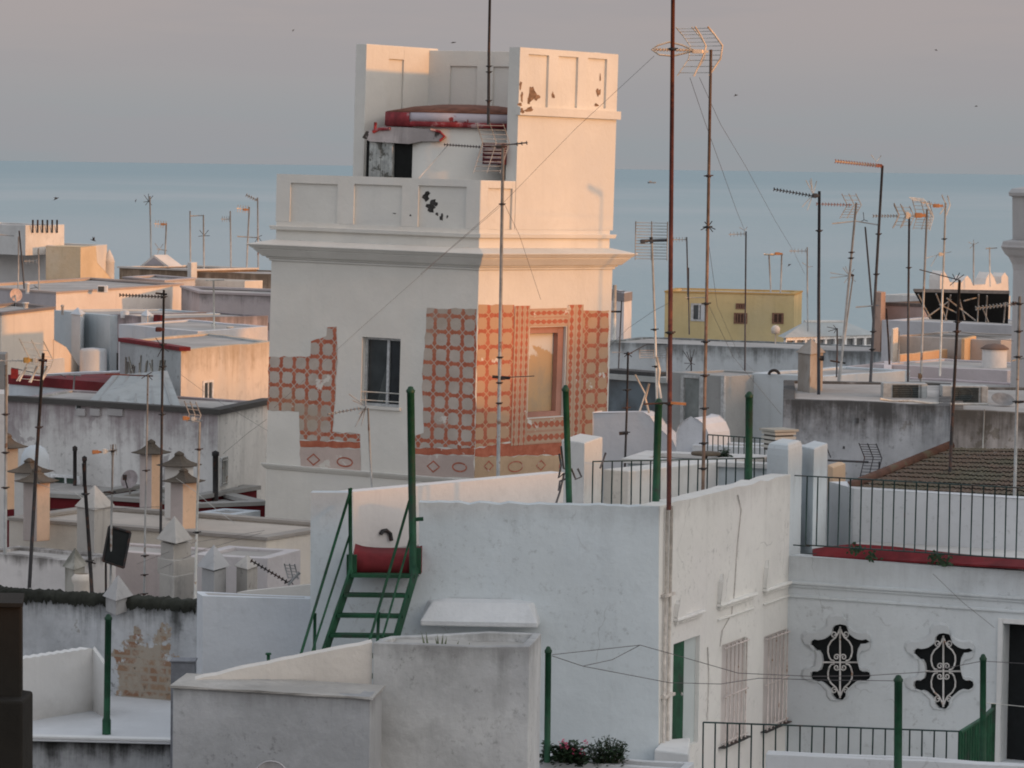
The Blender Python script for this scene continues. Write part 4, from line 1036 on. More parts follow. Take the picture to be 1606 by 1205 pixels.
# ------------------------------------------------------------------ grey stair house in front
zA = P(585, 1008, 38.1).z
M_GA = plaster('stairhouse_grey', (.54, .545, .54), var=.30, streak=.5, speck=.5, grime=.5, top=zA, gd=.22, gcol=(.16, .155, .15), tint=(.50, .51, .525), bump=.5, fine=.14)
sh = B('stair_house', 'grey-white stained stair house with a sloping wing wall in front of the green stairs', 'building', [(585, 38.1), (831, 37.9), (849, 39.3)], (585, 1008, 38.1), M_GA, plaster('stair_roof', (.36, .35, .33), var=.3, streak=.3), z0=12, par=.015, th=.1, rough=.02, tops=[zA, zA, zA - .02, zA - .12])
FWg = Face(xy(286, 1068, 37.9), xy(584.5, 1010, 38.15))
mb = MB(); n = 14
top = [FWg.hit(300 + (584 - 300) * k / n, 1068 - (1068 - 1008) * (k / n) ** .92) + Vector((0, 0, noise.noise(Vector((k * .8, 0, 0))) * .02)) for k in range(n + 1)]
mb.extrude([FWg.pt(FWg.st(300, 1068)[0], 17), FWg.pt(FWg.L, 17)] + top[::-1], FWg.nw * -.24)
mb.build('wing_wall', plaster('wing_cream', (.66, .62, .57), var=.12, streak=.3, bump=.5), sh.o, bevel=.02)
zB = P(580, 1091, 36.8).z
M_GB = plaster('lower_grey', (.52, .53, .54), var=.28, streak=.5, speck=.5, grime=.45, top=zB, gd=.25, gcol=(.15, .145, .14), tint=(.45, .46, .48), bump=.5, fine=.14)
lb = B('outhouse', 'low grey outhouse with a worn ledge roof at the bottom of the picture', 'building', [(271, 37.5), (581, 36.85), (599, 37.7)], (581, 1095, 36.85), M_GB, z0=12, par=.02, th=.15, rough=.015)
mb = MB()
lp = [Vector(p) for p in lb.pts]; lp = inset(lp, -.035)
n = 18; zz = lb.z
sub = lambda a, b, k: [a.lerp(b, j / k) for j in range(k)]
ring = sub(lp[0], lp[1], n) + sub(lp[1], lp[2], 3) + [lp[2], lp[3]]
ju = lambda p, s: Vector((p.x + noise.noise(Vector((p.x * 3, s, 0))) * .025, p.y + noise.noise(Vector((p.x * 3, s, 4))) * .03, 0))
mb.prism([ju(p, 1) + Vector((0, 0, zz - .012 + .01 * noise.noise(Vector((p.x * 2, 0, 0))))) for p in ring], [ju(p, 2) + Vector((0, 0, zz + .012 + .018 * noise.noise(Vector((p.x * 2.3, 0, 1))))) for p in ring])
mb.build('ledge', plaster('ledge_stone', (.47, .45, .42), var=.3, streak=.4, bump=.8, fine=.25), lb.o)
# rim of a dish just showing at the very bottom
mb = MB(); c = P(425, 1222, 35.5); mb.lathe(c, [(0, -.05), (.10, -.03), (.19, .02), (.20, .03), (.19, .035)], 28, M=Matrix.Rotation(radians(80), 3, 'X'))
dsh = tag(mb.build('satellite_dish', paint('dish_grey', (.46, .45, .46), .5)), 'grey dish rim just showing at the bottom edge below the outhouse wall', 'satellite dish')
# dark shaft at the left edge, very near
M_DK = plaster('dark_shaft', (.030, .027, .023), var=.3, streak=.4, bump=.4)
ds = thing('dark_chimney', 'dark brown chimney block close by in the lower left corner', 'chimney', P(0, 1200, 25))
mb = MB(); za, zb2 = P(20, 951, 25).z, P(20, 1100, 24.8).z
mb.prism([P(-40, 1300, 25), P(34, 1300, 25), P(36, 1300, 25.5), P(-38, 1300, 25.5)], [G(-40, 25, za), G(34, 25, za), G(36, 25.5, za), G(-38, 25.5, za)]); mb.build('shaft', M_DK, ds, bevel=.02)
mb = MB(); mb.prism([P(-40, 1300, 24.8), P(35, 1300, 24.8), P(52, 1300, 25.3), P(-20, 1300, 25.6)], [G(-40, 24.8, zb2), G(35, 24.8, zb2), G(52, 25.3, zb2), G(-20, 25.6, zb2)]); mb.build('plinth', M_DK, ds, bevel=.02)
mb = MB(); mb.prism([G(-42, 24.95, za), G(36, 24.95, za), G(38, 25.55, za), G(-38, 25.55, za)], [G(-42, 24.95, za + .03), G(36, 24.95, za + .03), G(38, 25.55, za + .03), G(-38, 25.55, za + .03)]); mb.build('cap', M_DK, ds)
# ------------------------------------------------------------------ lower left terrace
M_MOULD = plaster('mould_face', (.46, .47, .48), var=.25, speck=.8, streak=.7, grime=.98, top=ZF - .02, gd=.45, gcol=(.035, .035, .033), bump=.7, fine=.25)
tr_ = thing('lower_terrace', 'pale lower terrace with a black-stained front edge at the bottom left', 'terrace', (P(150, 1160, 48.5).x, 48.5, 12))
mb = MB(); fx = [xy(-60, 1168, 48.6), xy(292, 1168, 48.4), xy(330, 1168, 54), xy(-60, 1168, 54)]
mb.prism([Vector((*p, 12)) for p in fx], [Vector((*p, ZF - .03)) for p in fx]); mb.build('wall', M_MOULD, tr_)
mb = MB(); fx2 = [xy(-60, 1168, 48.45), xy(293, 1168, 48.25), xy(332, 1168, 54), xy(-60, 1168, 54)]
mb.prism([Vector((*p, ZF - .03)) for p in fx2], [Vector((*p, ZF)) for p in fx2]); mb.build('deck', plaster('terrace_deck', (.60, .61, .62), var=.10, streak=.1), tr_, bevel=.01)
mb = MB(); mb.prism([Vector((*p, ZF)) for p in [xy(-60, 1168, 48.45), xy(293, 1168, 48.25), xy(293, 1168, 48.42), xy(-60, 1168, 48.62)]], [Vector((*p, ZF + .05)) for p in [xy(-60, 1168, 48.45), xy(293, 1168, 48.25), xy(293, 1168, 48.42), xy(-60, 1168, 48.62)]])
mb.build('kerb', M_WT, tr_, bevel=.015)
z = P(145, 1016, 51.1).z; z2 = P(34, 1034, 49.9).z
fpp = [xy(10, 1100, 49.6), xy(145, 1100, 51.0), xy(164, 1100, 50.4), xy(168, 1100, 50.6), xy(148, 1100, 51.25), xy(8, 1100, 49.85)]
mb = MB(); n = 22; a, b = Vector(fpp[0]), Vector(fpp[1])
tp = []
for k in range(n + 1):
    p = a.lerp(b, k / n); zz = z2 + (z - z2) * k / n - .0 + .016 * (k % 2) + .015 * noise.noise(Vector((k, 0, 0))); tp.append(Vector((p.x, p.y, zz)))
fpar = Face(fpp[0], fpp[1])
mb.extrude([Vector((*fpp[0], ZF - .01)), Vector((*fpp[1], ZF - .01))] + tp[::-1], fpar.nw * -.2)
mb.prism([Vector((*p, ZF - .01)) for p in fpp[1:5]], [Vector((*fpp[1], z)), Vector((*fpp[2], z - .17)), Vector((*fpp[3], z - .17)), Vector((*fpp[4], z))])
tag(mb.build('terrace_parapet', plaster('parapet_cream', (.69, .68, .66), var=.08, streak=.15, low=ZF + .02)), 'low white parapet wall with a knobbly top beside the lower left green post', 'wall')
# ------------------------------------------------------------------ old mouldy wall
zm = P(150, 931, 52.6).z
def oldwall():
    m = plaster('old_mouldy_wall', (.52, .53, .54), var=.34, streak=.6, speck=1.0, crack=.32, grime=.9, top=zm, gd=.45, gcol=(.045, .046, .042), tint=(.47, .49, .51), peel=.25, pcol=(.33, .32, .30), bump=.8, fine=.3)
    nt = m.node_tree; b = nt.nodes['Principled BSDF']; src = b.inputs['Base Color'].links[0].from_socket
    pos = nn(nt, 'ShaderNodeNewGeometry').outputs[0]
    c0 = P(226, 1062, 52.2); d = nn(nt, 'ShaderNodeVectorMath', operation='SUBTRACT', i_0=pos, i_1=tuple(c0)).outputs[0]
    d = nn(nt, 'ShaderNodeVectorMath', operation='MULTIPLY', i_0=d, i_1=(1.5, .0, 1.15)).outputs[0]
    ln = nn(nt, 'ShaderNodeVectorMath', operation='LENGTH', i_0=d).outputs['Value']
    f = ramp(nt, mth(nt, 'ADD', ln, mth(nt, 'MULTIPLY', mth(nt, 'SUBTRACT', noi(nt, pos, 2.2, 7, .65), .5), 2.4)), .70, .80, 1, 0)
    br = nn(nt, 'ShaderNodeTexBrick', i_Vector=nn(nt, 'ShaderNodeCombineXYZ', i_0=nn(nt, 'ShaderNodeSeparateXYZ', i_0=pos).outputs[0], i_1=nn(nt, 'ShaderNodeSeparateXYZ', i_0=pos).outputs[2]).outputs[0], i_Scale=1.0)
    br.inputs['Brick Width'].default_value = .30; br.inputs['Row Height'].default_value = .13; br.inputs['Mortar Size'].default_value = .03; br.inputs['Mortar Smooth'].default_value = .6
    br.inputs['Color1'].default_value = (.27, .15, .095, 1); br.inputs['Color2'].default_value = (.33, .23, .155, 1); br.inputs['Mortar'].default_value = (.33, .28, .225, 1)
    bc = mix(nt, ramp(nt, noi(nt, pos, 2.5, 6, .7), .44, .58), br.outputs[0], (.37, .32, .26)); bc = mix(nt, ramp(nt, noi(nt, pos, 6, 6, .7), .6, .7), bc, (.10, .085, .07))
    nt.links.new(mix(nt, f, src, bc), b.inputs['Base Color']); return m
ow = thing('mouldy_wall', 'old flaking wall with black moss on top and bare brick low down', 'wall', (P(150, 1000, 52).x, 52.3, 12))
mb = MB(); fw0, fw1 = xy(-80, 930, 53.7), xy(309, 945, 51.9)
FO = Face(fw0, fw1); n = 40
tp = [FO.pt(FO.L * k / n, FO.st(-80 + 389 * k / n, 926 + (950 - 926) * k / n)[1] + .02 * noise.noise(Vector((k * .7, 2, 0)))) for k in range(n + 1)]
mb.extrude([FO.pt(0, 12), FO.pt(FO.L, 12)] + tp[::-1], FO.nw * -.4); mb.build('wall', oldwall(), ow)
mb = MB()   # mossy coping, lumpy
rows = []
for k in range(n * 5 + 1):
    t = k / (n * 5); base = FO.pt(FO.L * t, 0); zz = FO.st(-80 + 389 * t, 926 + 24 * t)[1]
    r = lambda s: noise.noise(Vector((t * 30, s, 0))) * .04 + noise.noise(Vector((t * 110, s, 3))) * .045
    rows.append([base + Vector((0, 0, zz - .10 + r(1) * 2)) + FO.n * .03, base + Vector((0, 0, zz - .02 + r(2))) + FO.n * (.07 + r(3)), base + Vector((0, 0, zz + .06 + r(4))) + FO.n * (.02 + r(5)), base + Vector((0, 0, zz + .07 + r(6))) - FO.n * .25, base + Vector((0, 0, zz - .02)) - FO.n * .44])
mb.grid(rows); mb.build('moss', plaster('black_moss', (.04, .042, .034), var=.4, bump=1.0, fine=.4), ow)
# white wall between it and the house
M_MW = plaster('mid_white', (.64, .66, .68), var=.08, streak=.22, tint=(.61, .64, .665), bump=.4)
B('flank_wall', 'smooth bluish white wall between the mouldy wall and the green stairs', 'wall', [(309, 47.2), (318, 46.9), (489, 46.6)], (318, 934, 46.9), M_MW, z0=12, par=.01, th=.1, dep=2, fp=[xy(309, 934, 47.2), xy(318, 934, 46.9), xy(489, 940, 46.6), xy(489, 940, 46.95), xy(309, 940, 47.4)])
mb = MB(); fq = Face(xy(360, 930, 48.9), xy(489, 918, 48.2)); mb.extrude([fq.pt(0, 18), fq.pt(fq.L, 18), fq.hit(489, 917), fq.hit(430, 923), fq.hit(372, 929)], fq.nw * -.25)
tag(mb.build('flank_parapet', plaster('wedge_cream', (.70, .66, .60), var=.06, streak=.2)), 'wedge of cream parapet rising behind the bluish wall left of the stairs', 'wall')
mb = MB(); c = P(288, 1069, 46.0); mb.box(Vector((c.x, c.y, 18)), .33, .3, P(288, 1034, 46).z - 18 - .03); mb.box(Vector((c.x, c.y, P(288, 1034, 46).z - .028)), .36, .33, .03)
tag(mb.build('water_tank', paint('tank_grey', (.17, .18, .20), .6, var=.15), bevel=.01), 'small dark grey tank standing against the bluish white wall', 'tank')
mb = MB(); mb.tube([P(421, 1040, 38.5), P(421, 1026, 38.5)], .02, 8); mb.lathe(P(421, 1027, 38.5), [(.0, 0), (.035, 0), (.035, .02), (0, .025)], 8); tag(mb.build('vent_pipe', M_GREEN), 'tiny green pipe stub poking above the sloping wing wall', 'pipe')
# ------------------------------------------------------------------ rooftops on the left
def pl(name, base, **k): return plaster(name, base, **{**dict(var=.12, streak=.25, bump=.4), **k})
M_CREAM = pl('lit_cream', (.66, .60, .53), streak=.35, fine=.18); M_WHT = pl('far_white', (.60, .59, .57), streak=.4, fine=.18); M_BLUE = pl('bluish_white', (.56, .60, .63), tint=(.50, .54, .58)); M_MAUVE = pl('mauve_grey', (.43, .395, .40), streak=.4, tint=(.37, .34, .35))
def topz(px, py, d): return P(px, py, d).z
def grimy(name, base, top, gd=.5, g=.7, gcol=(.07, .065, .06), **k): return pl(name, base, grime=g, top=top, gd=gd, gcol=gcol, streak=.4, fine=.2, **k)
def coping(b, mat, th=.10, over=.06, dz=0.0, sides=None):
    pts = inset(b.pts, -over); ins = inset(b.pts, .26); mb = MB(); z = b.z + dz
    n = len(pts)
    for k in (sides or range(n)):
        k2 = (k + 1) % n; q = [pts[k], pts[k2], ins[k2], ins[k]]
        mb.prism([Vector((p.x, p.y, z - .02)) for p in q], [Vector((p.x, p.y, z + th)) for p in q])
    return mb.build('coping', mat, b.o)
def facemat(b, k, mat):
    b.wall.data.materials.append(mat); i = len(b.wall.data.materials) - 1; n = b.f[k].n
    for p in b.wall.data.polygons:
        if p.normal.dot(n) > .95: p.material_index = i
M_PIN = pl('pinnacle_lime', (.47, .445, .41), streak=.5, fine=.25, speck=.7); M_PIN2 = pl('pinnacle_grey', (.42, .42, .42), streak=.5, fine=.25, speck=.7)
def ext(name, label, cat, px, d0, d1, mat, thick=.3, group=None, bevel=.01):
    """upright shape drawn on a plane between two depths at its left and right ends"""
    xs = [p[0] for p in px]; x0, x1 = min(xs), max(xs); ym = sum(p[1] for p in px) / len(px)
    f = Face(xy(x0, ym, d0), xy(x1, ym, d1)); mb = MB(); mb.extrude([f.hit(*p) for p in px], f.nw * -thick)
    return tag(mb.build(name, mat, bevel=bevel), label, cat, group)
# far house with box on its roof
zt = topz(128, 387, 125)
b = B('terraced_house', 'pale far house at the left edge with a box and six rods on its roof', 'house', [(-60, 129), (126, 125), (168, 128.5)], (128, 387, 125), pl('far_house_pale', (.60, .58, .56), tint=(.66, .60, .52), streak=.3), par=.05)
f = b.f[0]; mb = MB(); rng = random.Random(2)
for x, y, rx, ry in ((112, 428, 14, 9), (88, 437, 8, 5), (78, 441, 5, 4), (120, 437, 8, 8), (77, 428, 2, 4), (122, 408, 3, 4)): fpoly(mb, f, [(x + a * rx, y + c * ry) for a, c in blotch(rng)], .012, 0, jag=.02, rng=rng)
mb.build('flaked_patch', pl('patch_grey', (.24, .24, .25)), b.o)
b2 = B('roof_box', 'pale square roof box with six short rods over its edge', 'roof room', [(-60, 128), (40, 124.6), (101, 127.4)], (40, 354, 124.6), M_WHT, par=.05, z0=b.z - .35)
f = b2.f[1]
for k in range(6):
    x = 51.5 + k * 7.6; mb = MB(); mb.tube([f.hit(x, 345, .12), f.hit(x, 352, .12), f.hit(x, 365, .05)], .035, 6); mb.build('rod', M_DARKMET, b2.o)
ext('sloping_wing', 'yellowish sloping wing wall at the right end of the far pale house', 'wall', [(126, 388), (150, 386), (152, 412), (183, 447), (183, 470), (126, 470)], 124.2, 126.6, pl('yellowish', (.58, .46, .31), tint=(.66, .58, .46)), 1.5)
mb = MB(); c = P(171, 470, 128.5); r = 8 * 128.5 / F; H_ = topz(171, 412, 128.5) - c.z; mb.lathe(c, [(r, 0), (r, H_), (r * 1.1, H_ + .02), (r * .75, H_ + .25), (.02, H_ + .5)], 14); tag(mb.build('round_turret', M_WHT), 'little round white turret beside the yellowish sloping wing', 'turret')
# brown stained block with pediment
zt = topz(190, 420, 136)
b = B('stained_house', 'brown stained roof block carrying a small triangular pediment', 'house', [(187, 137), (298, 134.5)], (190, 421, 136), grimy('brown_stained', (.45, .34, .25), zt, 1.2, .8, (.13, .09, .06)), par=.05)
coping(b, pl('pale_coping', (.6, .55, .5)), .05)
f = b.f[0]; mb = MB(); o = [f.hit(x, y, .05) for x, y in ((219, 418), (241, 400), (265, 418))]; mb.extrude(o, f.nw * -.8); pd = mb.build('pediment', pl('ped_white', (.68, .63, .58)), b.o)
mb = MB(); mb.extrude([f.hit(x, y, .09) for x, y in ((226, 416), (241, 404), (257, 416))], f.nw * -.035); mb.build('panel', pl('ped_grey', (.40, .36, .37)), pd)
zt = topz(420, 430, 134)
b = B('stained_house', 'long brown stained roof wall right behind the tower corner', 'house', [(299, 135), (440, 133)], (420, 430, 133.2), grimy('brown_wall', (.40, .31, .24), zt, .7, .85, (.15, .11, .08)), par=.05)
for i, (x0, x1, y0) in enumerate(((294, 303, 404), (302, 309, 413))):
    pass
pier('chimney', 'slim white chimney rising at the joint of the brown walls', [(294, 133.4), (300, 133), (309, 133.6)], (300, 412, 133), 15, M_WHT)
b = B('roof_room', 'low bluish roof room with a cream lit end below the pediment', 'roof room', [(194, 130.5), (258, 127.5), (306, 130.5)], (258, 441, 127.5), pl('bluish_room', (.50, .50, .52), tint=(.58, .52, .45)), par=.05)
coping(b, M_MAUVE, .04)
b = B('roof_room', 'small white roof cube close to the tower corner under tangled aerials', 'roof room', [(384, 130), (412, 131)], (384, 441, 130), M_CREAM, par=.05)
# long cream wall
b = B('long_house', 'long low house with a sunlit cream parapet and mauve left side', 'house', [(-60, 113), (88, 108), (287, 117)], (88, 460, 108), pl('long_cream', (.70, .64, .58), var=.08, tint=(.66, .60, .56)), par=.05)
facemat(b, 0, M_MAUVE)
coping(b, pl('thin_coping', (.42, .34, .30)), .04, .03)
zt = topz(330, 459, 111)
b = B('mauve_house', 'mauve rendered house with dark stained coping and three small dark windows', 'house', [(284, 115), (312, 112.5), (440, 110.5)], (330, 458, 112), grimy('mauve_house', (.45, .42, .43), zt, .35, .6), par=.05, fp=[xy(284, 500, 116), xy(313, 500, 111), xy(440, 500, 109.5), xy(440, 500, 114)])
coping(b, M_MAUVE, .05, .04)
for r in ((289, 505, 304, 517), (321, 504, 345, 517), (395, 506, 420, 518)): window(b.o, b.f[1 if r[0] > 312 else 0], *r, fm=M_DARKMET, mull=1, fw=.05)
# cream house at left edge
zt = topz(83, 484, 98.5)
b = B('cream_house', 'cream house at the left edge with a dark moulding and a sloping buttress', 'house', [(-60, 99.5), (2, 96.5), (85, 101)], (83, 484, 101), pl('cream_house', (.70, .62, .53), var=.08), par=.05)
coping(b, pl('dark_coping', (.22, .19, .18)), .06, .05)
f = b.f[1]; mb = MB(); mb.extrude([f.hit(x, y, .02) for x, y in ((84, 533), (104, 546), (117, 566), (136, 594), (136, 640), (84, 640))], f.nw * -1.2); mb.build('buttress', b.mat, b.o, bevel=.02)
mb = MB(); mb.extrude([f.hit(x, y, .12) for x, y in ((70, 566), (101, 562), (102, 592), (70, 590))], f.nw * -.1); mb.build('panel', M_BLUE, b.o)
# bluish cluster with pointed piers
b = B('blue_grey_house', 'blue-grey house with a pointed corner pier', 'house', [(84, 106), (172, 103)], (130, 491, 104.4), pl('blue_grey', (.47, .53, .56), tint=(.42, .47, .50), streak=.35), par=.05)
def pinn(mb, cs, top, bot, apex, m=0):
    z = P(*top).z; pts = foot(cs, z); z0 = P(*bot).z if isinstance(bot, tuple) else bot
    mb.prism([Vector((p.x, p.y, z0)) for p in pts], [Vector((p.x, p.y, z)) for p in pts], m)
    cen = sum((Vector(p) for p in pts), Vector((0, 0))) / 4; a = Vector((cen.x, cen.y, P(*apex).z))
    o = inset(pts, -.05)
    for k in range(4): mb.face([Vector((*o[k], z)), Vector((*o[(k + 1) % 4], z)), a], m)
    mb.face([Vector((*p, z)) for p in reversed(o)], m)
mb = MB(); pinn(mb, [(112, 103.6), (126, 103.0), (132, 104)], (122, 494, 103), 15, (122, 484, 103)); mb.build('corner_pier', M_BLUE, b.o)
mb = MB(); f = b.f[0]; c = f.hit(146, 600, .6); r = .42; mb.lathe(Vector((c.x, c.y, 15)), [(r, 0), (r, topz(146, 550, 103) - 15), (r * .9, topz(146, 546, 103) - 15), (0, topz(146, 544, 103) - 15)], 16); mb.build('round_flue', M_BLUE, b.o)
zt = topz(210, 496, 102)
b = B('mauve_roof_room', 'mauve stained roof room with a pointed pier and a little white box', 'roof room', [(172, 103.5), (255, 101.3)], (210, 496, 102.4), grimy('mauve_room', (.38, .34, .36), zt, .4, .6), par=.05)
mb = MB(); pinn(mb, [(222, 102), (231, 101.4), (238, 102)], (231, 496, 101.4), 15, (231, 487, 101.4)); mb.build('corner_pier', M_BLUE, b.o)
mb = MB(); f = b.f[0]; q = f.rect(232, 497, 241, 514); f.slab(mb, *q, -.1, .25); mb.build('meter_box', M_WHT, b.o)
mb = MB(); q = f.rect(243, 494, 254, 514); f.slab(mb, *q, -.1, .05); mb.build('shutter', M_RED, b.o)
mb = MB(); f = b.f[0]; q = f.rect(168, 553, 186, 585); f.slab(mb, *q, -.1, .03); mb.build('niche', paint('niche_dark', (.10, .09, .085)), b.o)
# low bluish parapet
b = B('low_parapet_house', 'low bluish parapet house whose right end is sunlit cream', 'house', [(186, 94), (310, 90.5), (420, 94)], (310, 520, 90.5), pl('low_parapet', (.55, .56, .59), tint=(.62, .57, .54)), par=.05)
# the sunlit house with the window
zt = topz(284, 549, 82)
b = B('sunlit_house', 'sunlit peach house with a stained top band and one small white window', 'house', [(188, 86), (284, 82), (426, 86.5)], (284, 549, 82), grimy('sunlit_house', (.70, .62, .54), zt, .75, .5, (.30, .21, .11), tint=(.66, .60, .52)), par=.05)
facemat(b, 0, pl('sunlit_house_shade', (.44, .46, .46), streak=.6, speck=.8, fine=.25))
window(b.o, b.f[1], 318, 597, 333, 630, mull=1, fw=.05, fm=M_FRAME, sill=True)
mb = MB(); b.f[0].slab(mb, 0, b.f[0].L, b.z - .03, b.z + .07, -.25, .05); mb.build('red_roof_edge', M_RED, b.o)
mb = MB(); f = b.f[0]; rng = random.Random(8)
for k in range(16):
    x = rng.uniform(196, 262); mb.tube([f.hit(x, rng.uniform(555, 575), .02), f.hit(x + rng.uniform(-8, 10), rng.uniform(590, 625), .02)], .018, 4)
mb.build('dry_creeper', pl('dry_stems', (.46, .44, .38)), b.o)
# lean-to
lt = thing('lean_to', 'grey sheet lean-to roof sloping down in front of the sunlit house', 'roof', P(210, 640, 80))
mb = MB(); mb.prism([P(139, 635, 79), P(283, 641, 78.6), P(262, 586, 81.6), P(176, 594, 82)], [p + Vector((0, 0, .06)) for p in (P(139, 634, 79), P(283, 640, 78.6), P(262, 585, 81.6), P(176, 593, 82))]); mb.build('sheet', pl('lean_sheet', (.40, .42, .42), streak=.5, tint=(.33, .35, .35), fine=.25), lt)
mb = MB(); mb.prism([(*xy(141, 640, 79.1), 15), (*xy(283, 640, 78.7), 15), (*xy(262, 586, 81.5), 15), (*xy(178, 594, 81.9), 15)], [P(141, 636, 79.1), P(283, 642, 78.7), P(262, 587, 81.5), P(178, 595, 81.9)]); mb.build('wall', pl('lean_wall', (.40, .41, .41)), lt)
for k in range(5):
    t = (k + .5) / 5; a = P(139 + 144 * t, 634 + 6 * t, 78.95 - .4 * t) + Vector((0, 0, .05)); c = P(176 + 86 * t, 593 - 8 * t, 81.9 - .4 * t) + Vector((0, 0, .05)); mb = MB(); mb.bar(a, c, .05, .05); mb.build('batten', pl('batten_grey', (.34, .35, .35)), lt)
# red topped terrace wall
b = B('red_topped_wall', 'white terrace wall with a dark red painted top below the cream buttress', 'wall', [(14, 87), (185, 84)], (100, 596, 85.5), M_BLUE, M_RED, par=.05)
f = b.f[0]; mb = MB(); q = f.rect(10, 592, 172, 609); f.slab(mb, 0, f.L, q[2], b.z + .02, -.3, .03); mb.build('red_band', M_RED, b.o)
mb = MB(); mb.prism(*[[P(x, 594 if lvl == 0 else 578, d) for x, d in ((17, 85.5), (28, 85.4), (29, 86), (18, 86.1))] for lvl in (0, 1)]); tag(mb.build('red_box', paint('bright_red', (.42, .03, .02), .6)), 'small bright red box on the red topped terrace wall', 'box')
# long mauve wall
zt = topz(345, 648, 76)
def mauvewall():
    m = pl('long_mauve_wall', (.68, .67, .65), grime=1.0, top=zt, gd=1.0, gcol=(.29, .25, .255), streak=.55, fine=.25, speck=.5, peel=.30, pcol=(.40, .38, .375))
    return m
b = B('stained_long_wall', 'long house wall stained mauve above and whitewashed below, dark coping', 'house', [(8, 79.5), (342, 76), (430, 80)], (342, 649, 76), mauvewall(), par=.05)
coping(b, grimy('dark_wet_coping', (.10, .095, .09), zt, .2, .5), .10, .08, sides=(0, 1))
facemat(b, 1, grimy('white_flank', (.70, .68, .64), zt, .25, .4, speck=.5, crack=.5))
f = b.f[0]; window(b.o, f, 82, 745, 125, 776, mull=1, pm=glass('green_glass', (.05, .075, .06)), fw=.07)
window(b.o, b.f[1], 345, 717, 354, 762, mull=0, bars=5, pm=M_GLASS, fw=.05, bm=M_PALE)
for x0, x1 in ((122, 135), (143, 158), (170, 194)):
    mb = MB(); q = f.rect(x0, 641, x1, 652); f.slab(mb, *q, -.1, .05); mb.build('eaves_block', pl('eaves_pale', (.40, .385, .38)), b.o)
for x, y0, y1, r in ((117.5, 708, 790, .035), (132.5, 724, 800, .035), (338, 716, 795, .05)):
    mb = MB(); p0, p1 = f.hit(x, y1, .3), f.hit(x, y0, .3); mb.tube([p0, p1], r * 1.3, 8); mb.lathe(p1, [(r * 1.3, 0), (r * 1.7, .02), (r * 1.7, .10), (0, .14)], 8)
    tag(mb.build('vent_pipe', M_DARKMET), {117.5: 'short dark vent pipe beside the green window of the stained long wall', 132.5: 'leaning dark vent pipe right of the green window', 338: 'thick dark vent pipe at the right end of the stained long wall'}[x], 'pipe', 'vent pipes along the stained wall')
# red terrace parapets under it
M_REDW = grimy('dark_red_wall', (.13, .016, .020), topz(200, 784, 74), .1, .5)
b1 = B('red_parapet', 'dark red terrace parapet at the left edge behind the ochre chimneys', 'wall', [(-40, 75.6), (130, 74.6)], (60, 776, 75.2), M_REDW, par=.05)
b2 = B('red_parapet', 'dark red terrace parapet between the white pyramid and the ochre chimney', 'wall', [(166, 74.6), (264, 73.9)], (215, 786, 74.3), M_REDW, par=.05)
b3 = B('red_parapet', 'dark red terrace parapet beside the tower foot', 'wall', [(306, 73.8), (416, 74.6)], (360, 793, 74.2), M_REDW, par=.05)
for q in (b1, b2, b3): coping(q, pl('stained_coping', (.34, .33, .31), streak=.5), .07, .07)
B('white_ledge', 'low white ledge block in front of the middle red parapet', 'wall', [(178, 72.4), (237, 71.8)], (200, 808, 72.2), M_WHT, par=.05, dep=1.2)
B('white_ledge', 'sloping pale ledge block in front of the red parapet by the tower', 'wall', [(308, 72.6), (366, 72.2)], (340, 806, 72.4), M_BLUE, par=.05, dep=1.2)
B('white_ledge', 'pale ledge block below the small black grille at the left', 'wall', [(70, 71.6), (138, 71.2)], (100, 812, 71.4), M_WHT, par=.05, dep=1.5)
mb = MB(); p0, p1 = P(77, 799, 71.2), P(122, 799, 71.0)
og = thing('iron_grille', 'short black iron grille on the pale ledge beside the ochre chimney', 'railing', P(100, 812, 71.1))
for dz in (0, -.14): mb.bar(p0 + Vector((0, 0, dz)), p1 + Vector((0, 0, dz)), .02, .02)
mb.build('rails', M_DARKMET, og)
for k in range(9):
    t = k / 8; mb = MB(); p = p0.lerp(p1, t); mb.tube([p, p - Vector((0, 0, .17))], .012, 5); mb.build('bar', M_DARKMET, og)
